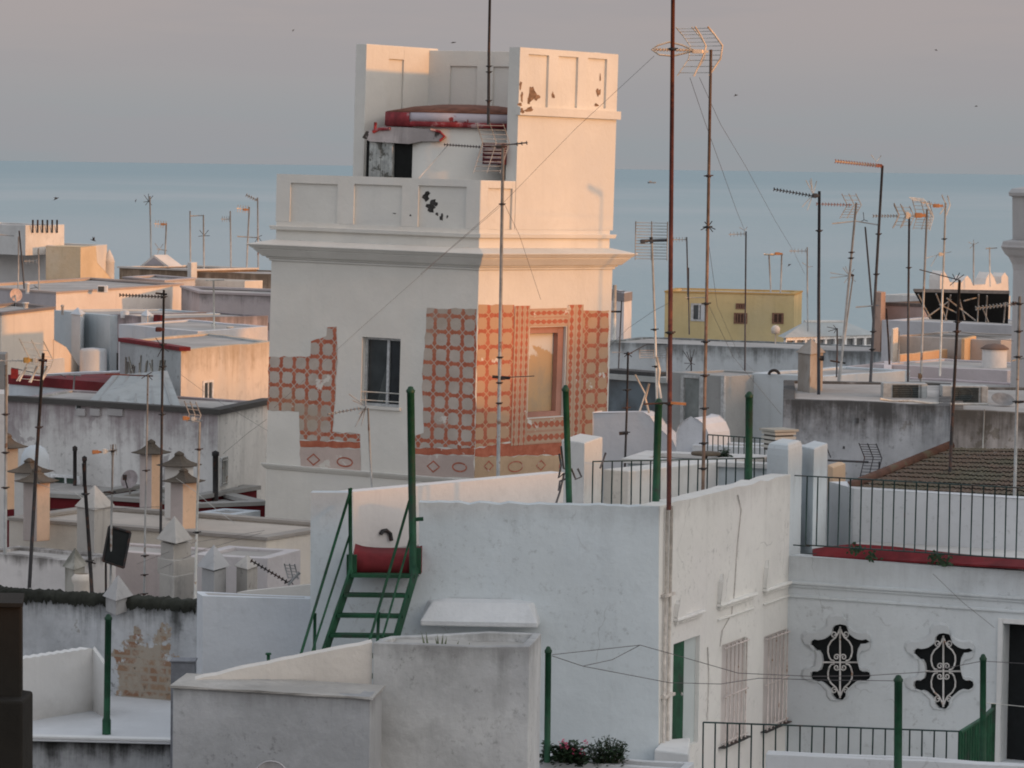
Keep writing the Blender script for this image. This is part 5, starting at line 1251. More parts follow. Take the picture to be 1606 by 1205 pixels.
# pagoda chimneys
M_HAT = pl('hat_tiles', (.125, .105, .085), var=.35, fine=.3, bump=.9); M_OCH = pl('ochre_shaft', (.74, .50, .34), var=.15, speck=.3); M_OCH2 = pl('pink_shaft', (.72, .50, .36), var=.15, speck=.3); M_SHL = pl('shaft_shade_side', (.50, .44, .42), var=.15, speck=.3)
def chim(label, x0, xn, x1, hx0, hx1, yt, yh, y1, d, mat, tiers=1):
    z = P(xn, yh, d).z; dd = (x1 - x0) / F * d * .45
    pts = foot([(x0, d + dd * .7), (xn, d), (x1, d + dd)], z); z0 = P(xn, y1, d).z
    o = thing('tiled_chimney', label, 'chimney', (pts[1].x, pts[1].y, z0), 'ochre chimneys with tiled hats')
    mb = MB(); mb.prism([Vector((*p, z0)) for p in pts], [Vector((*p, z)) for p in pts]); mb.m[0] = 1; mb.build('shaft', [mat, M_SHL if mat is not M_WHT else mat], o, bevel=.02)  # greyer left face: light and shade put into the shaft colours
    cen = sum((Vector(p) for p in pts), Vector((0, 0))) / 4; w = (hx1 - hx0) / F * d / 2; H2 = P(xn, yt, d).z - z
    ang = math.atan2((pts[1] - pts[0]).y, (pts[1] - pts[0]).x) + pi / 4
    mb = MB(); rows = []
    prof = [(.80, -.06), (1.36, -.03), (1.42, .03), (1.05, .16), (.72, .30), (.48, .46), (.34, .62), (.30, .70), (.36, .76), (.30, .86), (.12, .97), (.02, 1.0)]
    for r, h in prof:
        row = []
        for k in range(16):
            a = ang + 2 * pi * k / 16; sq = 1 / max(abs(cos(2 * pi * k / 16 - pi / 4 + pi / 4)), abs(sin(2 * pi * k / 16))) if False else 1
            th = (2 * pi * k / 16); c4 = 1 / (abs(cos(th)) + abs(sin(th))); flare = (1.0 + .10 * (1.42 - c4 * 1.42) if False else 1.0)
            blend = min(1, max(0, (h - .5) * 2)); rr = w * r * (c4 * (1 - blend) + .75 * blend)
            j = noise.noise(Vector((k * .9, h * 9, x0))) * .018
            row.append(Vector((cen.x + cos(a) * (rr + j), cen.y + sin(a) * (rr + j), z + h * H2 + (.05 * H2 if (k % 4 == 0 and r > 1.2) else 0))))
        rows.append(row)
    mb.grid(rows, closed=True, sm=False); mb.build('tiled_hat', M_HAT, o)
    return o
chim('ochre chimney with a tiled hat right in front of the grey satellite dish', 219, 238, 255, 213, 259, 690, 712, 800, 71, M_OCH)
chim('white-sided chimney with tiled hat just behind the double-hatted ochre chimney', 258, 281, 304, 256, 308, 709, 732, 815, 67.5, M_WHT)
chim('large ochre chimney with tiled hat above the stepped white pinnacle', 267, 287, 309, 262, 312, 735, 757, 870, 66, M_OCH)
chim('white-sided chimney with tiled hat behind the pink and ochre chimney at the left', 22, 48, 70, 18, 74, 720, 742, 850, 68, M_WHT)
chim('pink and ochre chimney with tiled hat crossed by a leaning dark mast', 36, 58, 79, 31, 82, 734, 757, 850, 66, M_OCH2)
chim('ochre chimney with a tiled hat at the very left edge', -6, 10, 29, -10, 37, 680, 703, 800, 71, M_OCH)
mb = MB(); c = P(55, 780, 73); r = 23 * 73 / F; mb.lathe(c, [(r, 0), (r, topz(55, 725, 73) - c.z), (r * .93, topz(55, 714, 73) - c.z), (r * .7, topz(55, 704, 73) - c.z), (r * .35, topz(55, 699, 73) - c.z), (0, topz(55, 698, 73) - c.z)], 20)
tag(mb.build('round_hood', M_BLUE), 'rounded bluish hood behind the pink and ochre chimney', 'ventilation hood')
# dish on the stained wall
def dish(label, px, py, d, r, tilt, yaw, mat, arm=True, name='satellite_dish', grp=None, pole=None):
    c = P(px, py, d); o = thing(name, label, 'satellite dish', c, grp); M = Matrix.Rotation(yaw, 3, 'Z') @ Matrix.Rotation(radians(90) - tilt, 3, 'X'); r = r / F * d
    mb = MB(); mb.lathe(c, [(0, -.22 * r), (.5 * r, -.16 * r), (.8 * r, -.06 * r), (r, .05 * r), (r * 1.03, .05 * r), (.8 * r, -.09 * r), (0, -.26 * r)], 28, M=M); mb.build('reflector', mat, o)
    if arm:
        t = c + M @ Vector((0, -r * .1, r * .95)); mb = MB(); mb.tube([c + M @ Vector((0, -r * .95, .05 * r)), t], .018, 6); mb.box(t - Vector((0, 0, .05)), .09, .09, .12); mb.build('feed_arm', M_DARKMET, o)
    if pole: mb = MB(); mb.tube([c + M @ Vector((0, 0, -.25 * r)), P(*pole)], .025, 6); mb.build('pole', M_GALV, o)
    return o
dish('grey-pink satellite dish on the whitewashed wall left of an ochre chimney', 203, 752, 75.0, 15, radians(20), radians(-25), paint('dish_mauve', (.33, .29, .29), .6), pole=(203, 790, 75.4))
# cream ledges and pinnacles in front
b = B('cream_terrace_wall', 'long cream terrace wall running behind the white pinnacles', 'wall', [(14, 67), (418, 64)], (300, 836, 64.9), pl('cream_terrace', (.72, .66, .57), tint=(.62, .58, .53)), pl('terrace_top', (.5, .45, .4)), par=.05, dep=3)
coping(b, pl('wet_coping', (.36, .33, .30)), .04, .05)
B('pink_terrace_wall', 'pinkish plain wall behind the tilted black panel', 'wall', [(134, 63.2), (305, 62.2)], (220, 868, 62.7), pl('pink_terrace', (.58, .52, .51)), par=.05, dep=1.5)
B('pink_terrace_wall', 'low grey-pink wall under the small pinnacles by the tower foot', 'wall', [(305, 60.5), (420, 60)], (350, 872, 60.3), pl('grey_pink', (.55, .52, .52)), par=.05, dep=1.5)
zt = topz(60, 871, 59)
B('white_terrace_wall', 'whitewashed wall with a mouldy top behind the black moss', 'wall', [(-40, 59.8), (116, 58.6)], (60, 873, 59.2), grimy('white_mouldy_top', (.64, .61, .59), zt, .22, .9, (.12, .11, .10)), par=.05, dep=1.2)
mb = MB(); pinn(mb, [(121, 61.6), (148, 61), (176, 61.8)], (148, 800, 61), 19, (150, 764, 61.3)); tag(mb.build('roof_pinnacle', M_PIN, bevel=.02), 'broad white pyramid-topped pier behind the leaning thin pole', 'pinnacle', 'white pinnacles on the terraces')
mb = MB(); pinn(mb, [(249, 57.8), (276, 57.2), (298, 57.8)], (276, 852, 57.2), topz(270, 856, 57), (279, 812, 57.5))
for x0, x1, y0, y1, d in ((252, 300, 855, 880, 57.4), (247, 306, 880, 905, 57.2), (250, 304, 905, 960, 57.1)):
    z0, z1 = topz(270, y1, d), topz(270, y0, d); pts = foot([(x0, d + .5), ((x0 + x1) / 2 - 4, d), (x1, d + .6)], z1); mb.prism([Vector((*p, z0 if y1 < 950 else 14)) for p in pts], [Vector((*p, z1)) for p in pts])
tag(mb.build('roof_pinnacle', M_PIN, bevel=.02), 'tall stepped white pinnacle below the large ochre chimney', 'pinnacle', 'white pinnacles on the terraces')
mb = MB(); pinn(mb, [(313, 56.8), (335, 56.3), (357, 56.9)], (335, 894, 56.3), topz(330, 898, 56), (335, 857, 56.6))
pts = foot([(316, 56.8), (335, 56.3), (354, 56.9)], 20); mb.prism([Vector((*p, 14)) for p in pts], [Vector((*p, topz(330, 897, 56.3))) for p in pts])
tag(mb.build('roof_pinnacle', M_PIN2, bevel=.02), 'small pointed pinnacle with a ledge next to the pole of the grid aerial', 'pinnacle', 'white pinnacles on the terraces')
mb = MB(); pinn(mb, [(371, 57), (388, 56.6), (404, 57.1)], (388, 893, 56.6), 14, (388, 873, 56.8)); tag(mb.build('roof_pinnacle', M_PIN, bevel=.02), 'rightmost and smallest of the pointed pinnacles, beside the fallen aerial', 'pinnacle', 'white pinnacles on the terraces')
mb = MB(); pinn(mb, [(102, 57.2), (116, 56.8), (133, 57.4)], (116, 893, 56.8), 14, (109, 862, 57)); tag(mb.build('roof_pinnacle', grimy('mouldy_pin', (.45, .43, .38), topz(110, 865, 57), .5, .8, (.10, .10, .08))), 'mouldy pointed pinnacle at the end of the whitewashed wall', 'pinnacle', 'white pinnacles on the terraces')
mb = MB(); pinn(mb, [(166, 52.4), (182, 51.9), (204, 52.5)], (180, 948, 51.4), topz(180, 972, 51.4), (197, 910, 51.8)); tag(mb.build('roof_pinnacle', pl('grey_cap', (.40, .39, .38), fine=.25)), 'grey pointed chimney cap poking over the mossy top of the old wall', 'pinnacle', 'white pinnacles on the terraces')
mb = MB(); c = P(128, 960, 55.6); r = .13; zz = topz(128, 900, 55.6) - c.z; mb.lathe(c, [(r, 0), (r, zz * .7), (r * 1.3, zz * .8), (r * 1.35, zz * .9), (r * .9, zz)], 14); tag(mb.build('pot', M_CREAM), 'stubby white chimney pot just below the mouldy pinnacle', 'chimney pot')
bp = thing('sun_screen', 'tilted matt black panel hung in front of the pinkish wall', 'panel', P(183, 880, 58.5))
mb = MB(); q = [(171, 826), (205, 835), (194, 891), (161, 880)]; mb.extrude([P(x, y, 58.5 + (.25 if i < 2 else 0)) for i, (x, y) in enumerate(q)], (0, .05, .02)); mb.build('sheet', paint('matt_black', (.010, .012, .012), .8), bp)
mb = MB(); 
for i in range(4):
    a, c = q[i], q[(i + 1) % 4]; mb.bar(P(*a, 58.48 + (.25 if i < 2 else 0)), P(*c, 58.48 + (.25 if (i + 1) % 4 < 2 else 0)), .03, .03)
mb.build('frame', M_DARKMET, bp)
mb = MB(); mb.tube([P(166, 878, 58.6), P(166, 960, 58.6)], .02, 6); mb.build('support', M_DARKMET, bp)
B('edge_house', 'narrow slice of a pale building at the left edge beside a thin pole', 'house', [(-80, 62.5), (10, 62), (12, 63)], (5, 617, 62), M_WHT, par=.05)
B('edge_house', 'dark slate-coloured block at the left edge above the red topped wall', 'house', [(-80, 64), (9, 63.6), (12, 64.4)], (5, 556, 63.6), pl('slate', (.22, .23, .23)), par=.05)
# general roof decks behind, so no gap opens to the street
for i, (x0, x1, y0, y1, z) in enumerate(((-30, 8, 53.9, 60, 18.5), (-34, 20, 60, 72, 17.6), (-40, 40, 72, 140, 15.5))):
    mb = MB(); mb.prism([(x0, y0, 0), (x1, y0, 0), (x1, y1 - .02, 0), (x0, y1 - .02, 0)], [(x0, y0, z), (x1, y0, z), (x1, y1 - .02, z), (x0, y1 - .02, z)])
    tag(mb.build('roof_terrace', M_ROOF), None, None, kind='structure')

def clutter(name, label, cat, px, py, d, w, h, mat, kind='box', grp=None):
    c = P(px, py, d); W_ = w / F * d; H_ = h / F * d; mb = MB()
    if kind == 'box':
        o = thing(name, label, cat, c, grp); mb.box(c, W_, W_ * .5, H_); mb.build('casing', mat, o, bevel=.02)
        mb = MB(); mb.box(c + Vector((-W_ * .12, -W_ * .25, H_ * .12)), W_ * .6, .03, H_ * .76); mb.build('grille', paint('unit_dark', (.06, .065, .065), .7), o); return o
    if kind == 'pot': mb.lathe(c, [(W_ / 2, 0), (W_ / 2, H_ * .75), (W_ * .7, H_ * .8), (W_ * .7, H_ * .95), (0, H_)], 12)
    if kind == 'tank': mb.lathe(c, [(W_ / 2, 0), (W_ / 2, H_ * .85), (W_ * .3, H_ * .95), (0, H_)], 16)
    return tag(mb.build(name, mat), label, cat, grp)
clutter('air_conditioner', 'small white air conditioner on the roof of the long cream house', 'air conditioner', 161, 459, 110, 16, 11, M_FRAME)
clutter('chimney_pot', 'thin white chimney pot on the long cream house near the leaning mast', 'chimney pot', 43, 461, 109, 6, 18, M_WHT, 'pot')
clutter('chimney_pot', 'stubby chimney pot on the sunlit low parapet house', 'chimney pot', 360, 522, 93, 9, 10, M_CREAM, 'pot')
clutter('water_tank', 'small round grey tank on the mauve roof room', 'tank', 196, 499, 103, 14, 12, M_ALU, 'tank')
clutter('air_conditioner', 'little grey box unit beside the lean-to sheet roof', 'air conditioner', 128, 643, 78.3, 18, 12, M_ALU)
clutter('chimney_pot', 'short white pot on the roof edge above the whitewashed right flank', 'chimney pot', 360, 652, 78.5, 9, 14, M_WHT, 'pot')
clutter('vent_pipe', 'thin grey flue on the blue-grey house beside the corner pier', 'pipe', 98, 494, 104.5, 4, 16, M_GALV, 'pot')
clutter('chimney_pot', 'squat chimney pot on the cream house at the left edge', 'chimney pot', 40, 486, 100, 8, 12, M_WHT, 'pot')
# ------------------------------------------------------------------ rooftops on the right
# yellow house
M_YEL = pl('yellow_house', (.56, .46, .25), var=.10, streak=.25, tint=(.52, .44, .27))
b = B('yellow_house', 'mustard yellow house with a white sliding window standing before the sea', 'house', [(1043, 150.4), (1246, 149), (1258, 153)], (1043, 458, 150.4), M_YEL, par=.05, th=.3)
coping(b, pl('yellow_coping', (.45, .30, .12)), .05, .03)
window(b.o, b.f[0], 1085, 476, 1108, 504, fm=M_ALU, fw=.08)
mb = MB(); f = b.f[0]; q = f.rect(1099, 478, 1107, 502); f.slab(mb, *q, .007, .02); mb.build('curtain', M_BLUE, b.o)
M_LATT = paint('lattice_brown', (.20, .11, .075), .8)
for r in ((1155, 476, 1168, 485), (1152, 491, 1171, 508), (1212, 491, 1228, 508)):
    w = window(b.o, f, *r, fm=M_LATT, pm=paint('dark_brown_hole', (.07, .04, .03), .9), mull=3 if r[0] < 1200 else 1, fw=.06)
mb = MB(); q = f.rect(1046, 459, 1051, 470); 
# white tower strip
b = B('white_stair_tower', 'slim white stair tower with a grey cap peeping out right of the watch tower', 'tower', [(945, 122), (979, 119.5), (991, 121)], (979, 460, 119.5), pl('stair_white', (.66, .64, .63)), par=.05)
coping(b, pl('stair_cap', (.25, .23, .23)), .30, .02, -.3)
mb = MB(); mb.tube([P(963, 540, 118), P(964, 447, 118)], .07, 8); tag(mb.build('flue_pipe', M_PALE), 'white flue pipe against the slim stair tower', 'pipe')
# long bluish wall
zt = topz(1180, 545, 110)
b = B('long_blue_wall', 'long pale blue house wall with black mildew along its top', 'house', [(940, 113), (1392, 108.5)], (1180, 545, 110.6), grimy('long_blue', (.53, .57, .585), zt, .55, .8, (.08, .08, .075), tint=(.48, .52, .54)), par=.05)
# conservatory
cv = thing('conservatory', 'white glazed conservatory with a grey hipped roof', 'conservatory', P(1300, 550, 131))
z1, z0_ = topz(1232, 530, 131), topz(1232, 549, 131); fp = foot([(1225, 131.6), (1232, 130.6), (1372, 134)], z1); fp[3] = fp[0] + fp[2] - fp[1]
mb = MB(); mb.prism([Vector((*p, 10)) for p in fp], [Vector((*p, z0_ + .02)) for p in fp]); mb.build('wall', M_WHT, cv)
mb = MB(); ins = inset(fp, .1); mb.prism([Vector((*p, z0_ + .02)) for p in ins], [Vector((*p, z1)) for p in ins]); mb.build('glazing', glass('cons_glass', (.16, .17, .18)), cv)
mb = MB(); fr = Face(fp[1], fp[2])
for k in range(10):
    s = fr.L * k / 9; fr.slab(mb, max(0, s - .06), min(fr.L, s + .06), z0_ + .021, z1, -.09, .02)
fr.slab(mb, 0, fr.L, z1 - .09, z1 + .03, -.088, .03); fr.slab(mb, 0, fr.L, z0_ - .02, z0_ + .10, -.088, .028)
mb.build('frame', M_FRAME, cv)
mb = MB(); o = inset(fp, -.12); zr_ = topz(1290, 505, 133); c0, c1 = P(1262, 505, 133), P(1326, 505, 134.5)
e = [Vector((*p, z1 + .031)) for p in o]
mb.face([e[1], e[2], c1, c0]); mb.face([e[0], e[1], c0]); mb.face([e[2], e[3], c1]); mb.face([e[3], e[0], c0, c1]); mb.build('roof', pl('cons_roof', (.40, .43, .43)), cv)
mb = MB(); mb.tube([c0, c1], .08, 6); mb.build('ridge', M_WHT, cv)
# terraces below: mixed pale blocks
b = B('pale_terrace_house', 'pale plain house block under the black awning', 'house', [(1383, 106.5), (1600, 104)], (1480, 506, 105.4), pl('pale_block', (.53, .53, .55)), par=.05)
b = B('brown_block', 'pinkish brown flat block beside the black awning', 'house', [(1388, 110), (1450, 109)], (1410, 479, 109.6), pl('brown_block', (.40, .31, .29)), par=.05)
coping(b, paint('brown_dark', (.12, .10, .09), .9), .08, .03)
pier('brick_pillar', 'weathered pink pillar at the left end of the brown flat block', [(1371, 109.3), (1382, 108.6), (1389, 109.4)], (1380, 459, 108.6), 15, pl('pillar_pink', (.42, .29, .23), fine=.3))
b = B('grey_terrace', 'grey-brown terrace block in front of the pale house', 'house', [(1395, 101.5), (1570, 99.5)], (1450, 529, 100.8), pl('grey_brown', (.44, .40, .37), streak=.4), par=.05)
pier('lit_pier', 'narrow cream pier at the left end of the grey-brown terrace', [(1398, 100.6), (1401, 100.3), (1409, 101.2)], (1402, 516, 100.3), 15, M_CREAM)
pier('lit_pier', 'ochre pier at the right end of the grey-brown terrace near the round chimney', [(1508, 99.4), (1513, 99), (1531, 101)], (1515, 532, 99), 15, pl('ochre_pier', (.62, .42, .24)))
b = B('ochre_terrace', 'sunny ochre terrace wall under the grey-brown block', 'wall', [(1408, 97), (1412, 96.6), (1486, 100)], (1412, 557, 96.6), pl('ochre_wall', (.62, .40, .24)), par=.05)
b = B('mauve_terrace', 'long mauve-pink terrace wall below the ochre one', 'wall', [(1370, 94), (1580, 91.5)], (1480, 577, 92.6), pl('mauve_terrace', (.50, .46, .47)), par=.05)
b = B('pink_roof', 'pale pink house with a gently sloping sunlit roof edge', 'house', [(1268, 90), (1276, 89.2), (1400, 92.5)], (1330, 598, 91), pl('pink_roof', (.60, .53, .53)), par=.05, fp=[xy(1262, 600, 90.5), xy(1274, 600, 89), xy(1398, 600, 91), xy(1398, 600, 96), xy(1262, 600, 96)], tops=[topz(1262, 603, 90.5), topz(1274, 603, 89), topz(1398, 582, 91), topz(1398, 582, 91), topz(1262, 603, 90)])
b = B('pink_band_house', 'low rose-tinted wall behind the two air conditioners', 'wall', [(1285, 80), (1560, 77)], (1400, 609, 78.6), pl('rose_wall', (.52, .45, .46)), par=.05)
# black awning on frame
aw = thing('black_awning', 'wide black awning stretched on white scaffold poles', 'awning', P(1510, 510, 103))
q = [P(1433, 457, 102.2), P(1583, 460, 101.6), P(1581, 508, 103.2), P(1458, 501, 103.6)]
mb = MB(); mb.extrude(q, (0, .25, .05)); mb.build('cloth', paint('awning_black', (.012, .013, .014), .85), aw)
mb = MB(); mb.bar(q[0] + Vector((0, -.05, .03)), q[1] + Vector((0, -.05, .03)), .10, .10); mb.build('beam', paint('beam_grey', (.16, .16, .16)), aw)
for a, c in (((1468, 461), (1485, 503)), ((1491, 463), (1482, 503)), ((1503, 461), (1513, 502)), ((1455, 497), (1492, 470)), ((1485, 468), (1530, 503)), ((1535, 462), (1533, 505)), ((1541, 484), (1550, 505)), ((1548, 464), (1546, 506)), ((1577, 475), (1574, 506)), ((1440, 462), (1460, 500)), ((1512, 472), (1535, 466)), ((1474, 478), (1503, 492))):
    mb = MB(); mb.tube([P(*a, 101.6), P(*c, 102.2)], .024, 6); mb.build('pole', M_GALV, aw)
# crenellated wall
cr = [(1474, 470), (1474, 440), (1475, 432), (1480, 425), (1486, 434), (1490, 443), (1508, 443), (1513, 437), (1517, 433), (1522, 438), (1526, 447), (1545, 446), (1547, 437), (1553, 427), (1559, 435), (1563, 446), (1570, 444), (1571, 434), (1576, 428), (1581, 435), (1582, 470)]
ext('battlement_wall', 'white parapet with pointed merlons above the black awning', 'wall', cr, 118.5, 121, pl('merlon_white', (.70, .66, .62)), .5)
B('merlon_house', 'plain white house body under the pointed merlons', 'house', [(1472, 119.2), (1585, 121.8)], (1500, 466, 119.8), M_WHT, par=.05, dep=3)
# round chimney
rc = thing('round_chimney', 'fat round white chimney with a flat brown conical cap', 'chimney', P(1558, 612, 94))
c = P(1558, 640, 94); r = 19.5 * 94 / F; hh = topz(1558, 548, 94) - c.z
mb = MB(); mb.lathe(Vector((c.x, c.y, 15)), [(r, 0), (r, c.z + hh - 15)], 24); mb.build('shaft', pl('round_white', (.66, .64, .62)), rc)
mb = MB(); mb.lathe(c + Vector((0, 0, hh + .002)), [(0, 0), (r * 1.13, 0), (r * 1.15, .03), (r * .7, .13), (0, .17)], 24); mb.build('cap', pl('cap_brown', (.18, .13, .11)), rc)
# round tower at the right edge
tw = thing('round_tower', 'large round grey tower cut off by the right edge of the picture', 'tower', P(1650, 700, 80))
c = P(1650, 700, 80); R_ = lambda px: (1650 - px) * 80 / F; Z_ = lambda y: topz(1650, y, 80)
mb = MB(); mb.lathe(Vector((c.x, c.y, 0)), [(R_(1583), 0), (R_(1583), Z_(425)), (R_(1581), Z_(415)), (R_(1575), Z_(404)), (R_(1570), Z_(400)), (R_(1565), Z_(392))], 48, sm=False); mb.build('shaft', pl('tower_grey', (.50, .485, .475), var=.05, streak=.1), tw)
mb = MB(); mb.lathe(Vector((c.x, c.y, 0)), [(R_(1565), Z_(392) + .002), (R_(1563), Z_(388)), (R_(1565), Z_(385)), (R_(1566), Z_(380)), (R_(1579), Z_(377))], 48, sm=False); mb.build('cornice', pl('tower_grey2', (.44, .42, .41)), tw)
mb = MB(); mb.lathe(Vector((c.x, c.y, 0)), [(R_(1581), Z_(377)), (R_(1579), Z_(310)), (R_(1574), Z_(308)), (R_(1573), Z_(303)), (R_(1578), Z_(297)), (R_(1600), Z_(293)), (0.01, Z_(291))], 48, sm=False); mb.build('lantern', pl('tower_grey3', (.42, .41, .40), var=.06, streak=.12), tw)
# shed group
b = B('glass_shed', 'blue-grey glazed lean-to just right of the tower foot', 'shed', [(940, 82.5), (1052, 80.8)], (980, 590, 81.8), pl('shed_grey', (.36, .38, .38)), par=.05, dep=2)
f = b.f[0]; mb = MB(); q = f.rect(945, 597, 1029, 655); f.slab(mb, *q, -.05, .01); mb.build('pane', glass('shed_glass', (.10, .135, .16), .35), b.o)
mb = MB(); f.slab(mb, 0, f.L, b.z - .10, b.z + .03, -.1, .12); mb.build('gutter', pl('gutter_grey', (.45, .47, .46)), b.o)
mb = MB(); q = f.rect(945, 582, 1030, 588); f.slab(mb, *q, -.6, .02); mb.build('roof_felt', paint('felt_dark', (.07, .07, .07), .9), b.o)
b = B('door_shed', 'grey panelled shed with a pale framed glass door', 'shed', [(1050, 79.4), (1137, 78.2)], (1100, 587, 78.8), pl('panel_grey', (.36, .365, .36), var=.08, streak=.15), par=.05, dep=2)
f = b.f[0]; mb = MB()
for x0, x1, y0, y1 in ((1069, 1073.5, 589, 690), (1098, 1104, 589, 700), (1132, 1137, 589, 700), (1073.5, 1098, 589, 593)): f.slab(mb, *f.rect(x0, y0, x1, y1), -.02, .05)
mb.build('door_frame', M_ALU, b.o)
mb = MB(); f.slab(mb, *f.rect(1075, 594, 1098, 690), -.02, .012); mb.build('door', glass('door_glass', (.20, .225, .225), .4), b.o)
b = B('terrace_recess', 'dim terracotta terrace recess with an orange blind', 'terrace', [(1137, 81.4), (1190, 81)], (1150, 611, 81.3), pl('recess_terracotta', (.33, .22, .16), tint=(.42, .34, .29), fine=.3), par=.05, dep=2)
f = b.f[0]; mb = MB(); f.slab(mb, *f.rect(1143, 634, 1170, 654), -.02, .06); mb.build('blind', paint('orange_blind', (.46, .19, .07), .8), b.o)
mb = MB(); f.slab(mb, *f.rect(1130, 607, 1185, 613), -.3, .25); mb.build('lintel', pl('lintel_pale', (.50, .48, .47), fine=.3), b.o)
mb = MB(); f.slab(mb, *f.rect(1137, 662, 1190, 680), -.02, .1); mb.build('sill_wall', M_WHT, b.o)
b = B('blue_house_block', 'plain bluish white house block with a bent pipe on its roof', 'house', [(1180, 79), (1288, 77.8)], (1230, 588, 78.4), pl('blue_block', (.55, .595, .62), var=.06), par=.05)
mb = MB(); mb.tube([P(1206 + 8 - 8 * cos(a), 588 - 7 * sin(a), 78.6) for a in [pi * k / 8 for k in range(9)]], .04, 6); tag(mb.build('bent_pipe', M_DARKMET), 'dark bent pipe arch on the roof of the bluish block', 'pipe')
ext('shoulder_wall', 'white terrace wall with a stepped sloping shoulder right of the tower', 'wall', [(930, 648), (1008, 648), (1020, 653), (1030, 668), (1042, 678), (1055, 690), (1062, 704), (1090, 710), (1090, 800), (930, 800)], 58.6, 57.8, pl('shoulder_white', (.58, .575, .585)), .4, bevel=.02)
ext('rounded_pier', 'white round-topped pier in front of the glass door', 'pillar', [(1062, 720), (1062, 678), (1065, 668), (1072, 660), (1084, 656), (1096, 658), (1106, 666), (1112, 680), (1114, 720)], 56.5, 56.2, pl('pier_white', (.60, .605, .625)), .8, bevel=.03)
b = B('ledge_wall', 'bluish wall with a pale ledge behind the upper roof railing', 'wall', [(984, 52.6), (1228, 51.9)], (1100, 729, 52.2), pl('ledge_blue', (.52, .57, .59)), par=.05, dep=1.5)
coping(b, M_WHT, .05, .08)
tb = thing('round_table', 'small round brown table beside a dark bush on the terrace', 'table', P(1107, 725, 53.0))
mb = MB(); mb.lathe(P(1107, 714, 53), [(0, 0), (.23, 0), (.24, .03), (.23, .05), (0, .055)], 24); mb.build('tabletop', paint('table_brown', (.11, .085, .06), .8), tb); mb = MB(); mb.tube([P(1107, 728, 53), P(1107, 714, 53)], .03, 8); mb.build('leg', M_DARKMET, tb)
bush('small dark bush behind the upper roof railing', 1128, 1144, 700, 722, 53.2, 26, [], 'small_bush')
p0, p1 = P(1110, 682, 54.2), P(1200, 688, 54); railing('balcony_railing', 'small dark railing on the terrace behind the round table', [p0, p1], lambda t: P(1110, 722, 54.2).z, .09, r=.009)
B('balcony_wall', 'bluish low wall behind the small dark railing', 'wall', [(1085, 56.2), (1260, 55.6)], (1150, 700, 56), pl('balcony_blue', (.56, .59, .61)), par=.05, dep=1)
# slatted vent
vt = thing('slatted_vent', 'square white vent with slats and a flat top over the round-shouldered pillar', 'vent', P(1221, 705, 53))
c = P(1221, 706, 53.0); mb = MB(); mb.box(c, .34, .34, topz(1221, 678, 53) - c.z, .5); mb.build('core', paint('vent_dark', (.10, .095, .085), .9), vt)
for k, y in enumerate((701, 694, 687, 680)):
    mb = MB(); mb.box(Vector((c.x, c.y, topz(1221, y, 53) - .012)), .40, .40, .042, .5); mb.build('slat', pl('vent_slat', (.50, .48, .43), fine=.3), vt)
mb = MB(); mb.box(Vector((c.x, c.y, topz(1221, 676, 53))), .46, .46, .035, .5); mb.build('cap', pl('vent_cap', (.38, .36, .31), fine=.3), vt)
# grey mouldy wall
zt = topz(1400, 637, 59.6)
def gw():
    return pl('grey_mouldy', (.50, .51, .525), var=.32, speck=.6, grime=.95, top=zt, gd=.8, gcol=(.07, .068, .065), streak=.65, fine=.25, tint=(.42, .425, .44), peel=.05, pcol=(.34, .33, .32))
b = B('grey_mouldy_wall', 'large grey wall streaked with black mould behind the tiled roof', 'house', [(1228, 60.5), (1490, 59.4)], (1228, 626, 60.5), gw(), par=.05, fp=[xy(1228, 640, 60.6), xy(1491, 640, 59.35), xy(1491, 640, 66), xy(1228, 640, 66)])
mb = MB()
for x0, x1, y0, y1 in ((1343, 1347, 656, 664), (1355, 1357, 657, 660), (1322, 1325, 700, 704)): b.f[0].slab(mb, *b.f[0].rect(x0, y0, x1, y1), -.02, .01)
mb.build('wall_crack', paint('hole_dark', (.08, .08, .08), .9), b.o)
z2 = topz(1550, 645, 59.2)
b = B('brown_mouldy_wall', 'brownish stained wall continuing behind the tiled roof at the right edge', 'house', [(1491, 59.35), (1660, 58.6)], (1550, 646, 59), pl('brown_mouldy', (.46, .41, .38), var=.25, grime=.9, top=z2, gd=.9, gcol=(.09, .075, .06), streak=.75, fine=.3, peel=.25, pcol=(.30, .26, .22)), par=.05, fp=[xy(1491.6, 640, 59.33), xy(1660, 640, 58.6), xy(1660, 640, 66), xy(1491.6, 640, 66)])
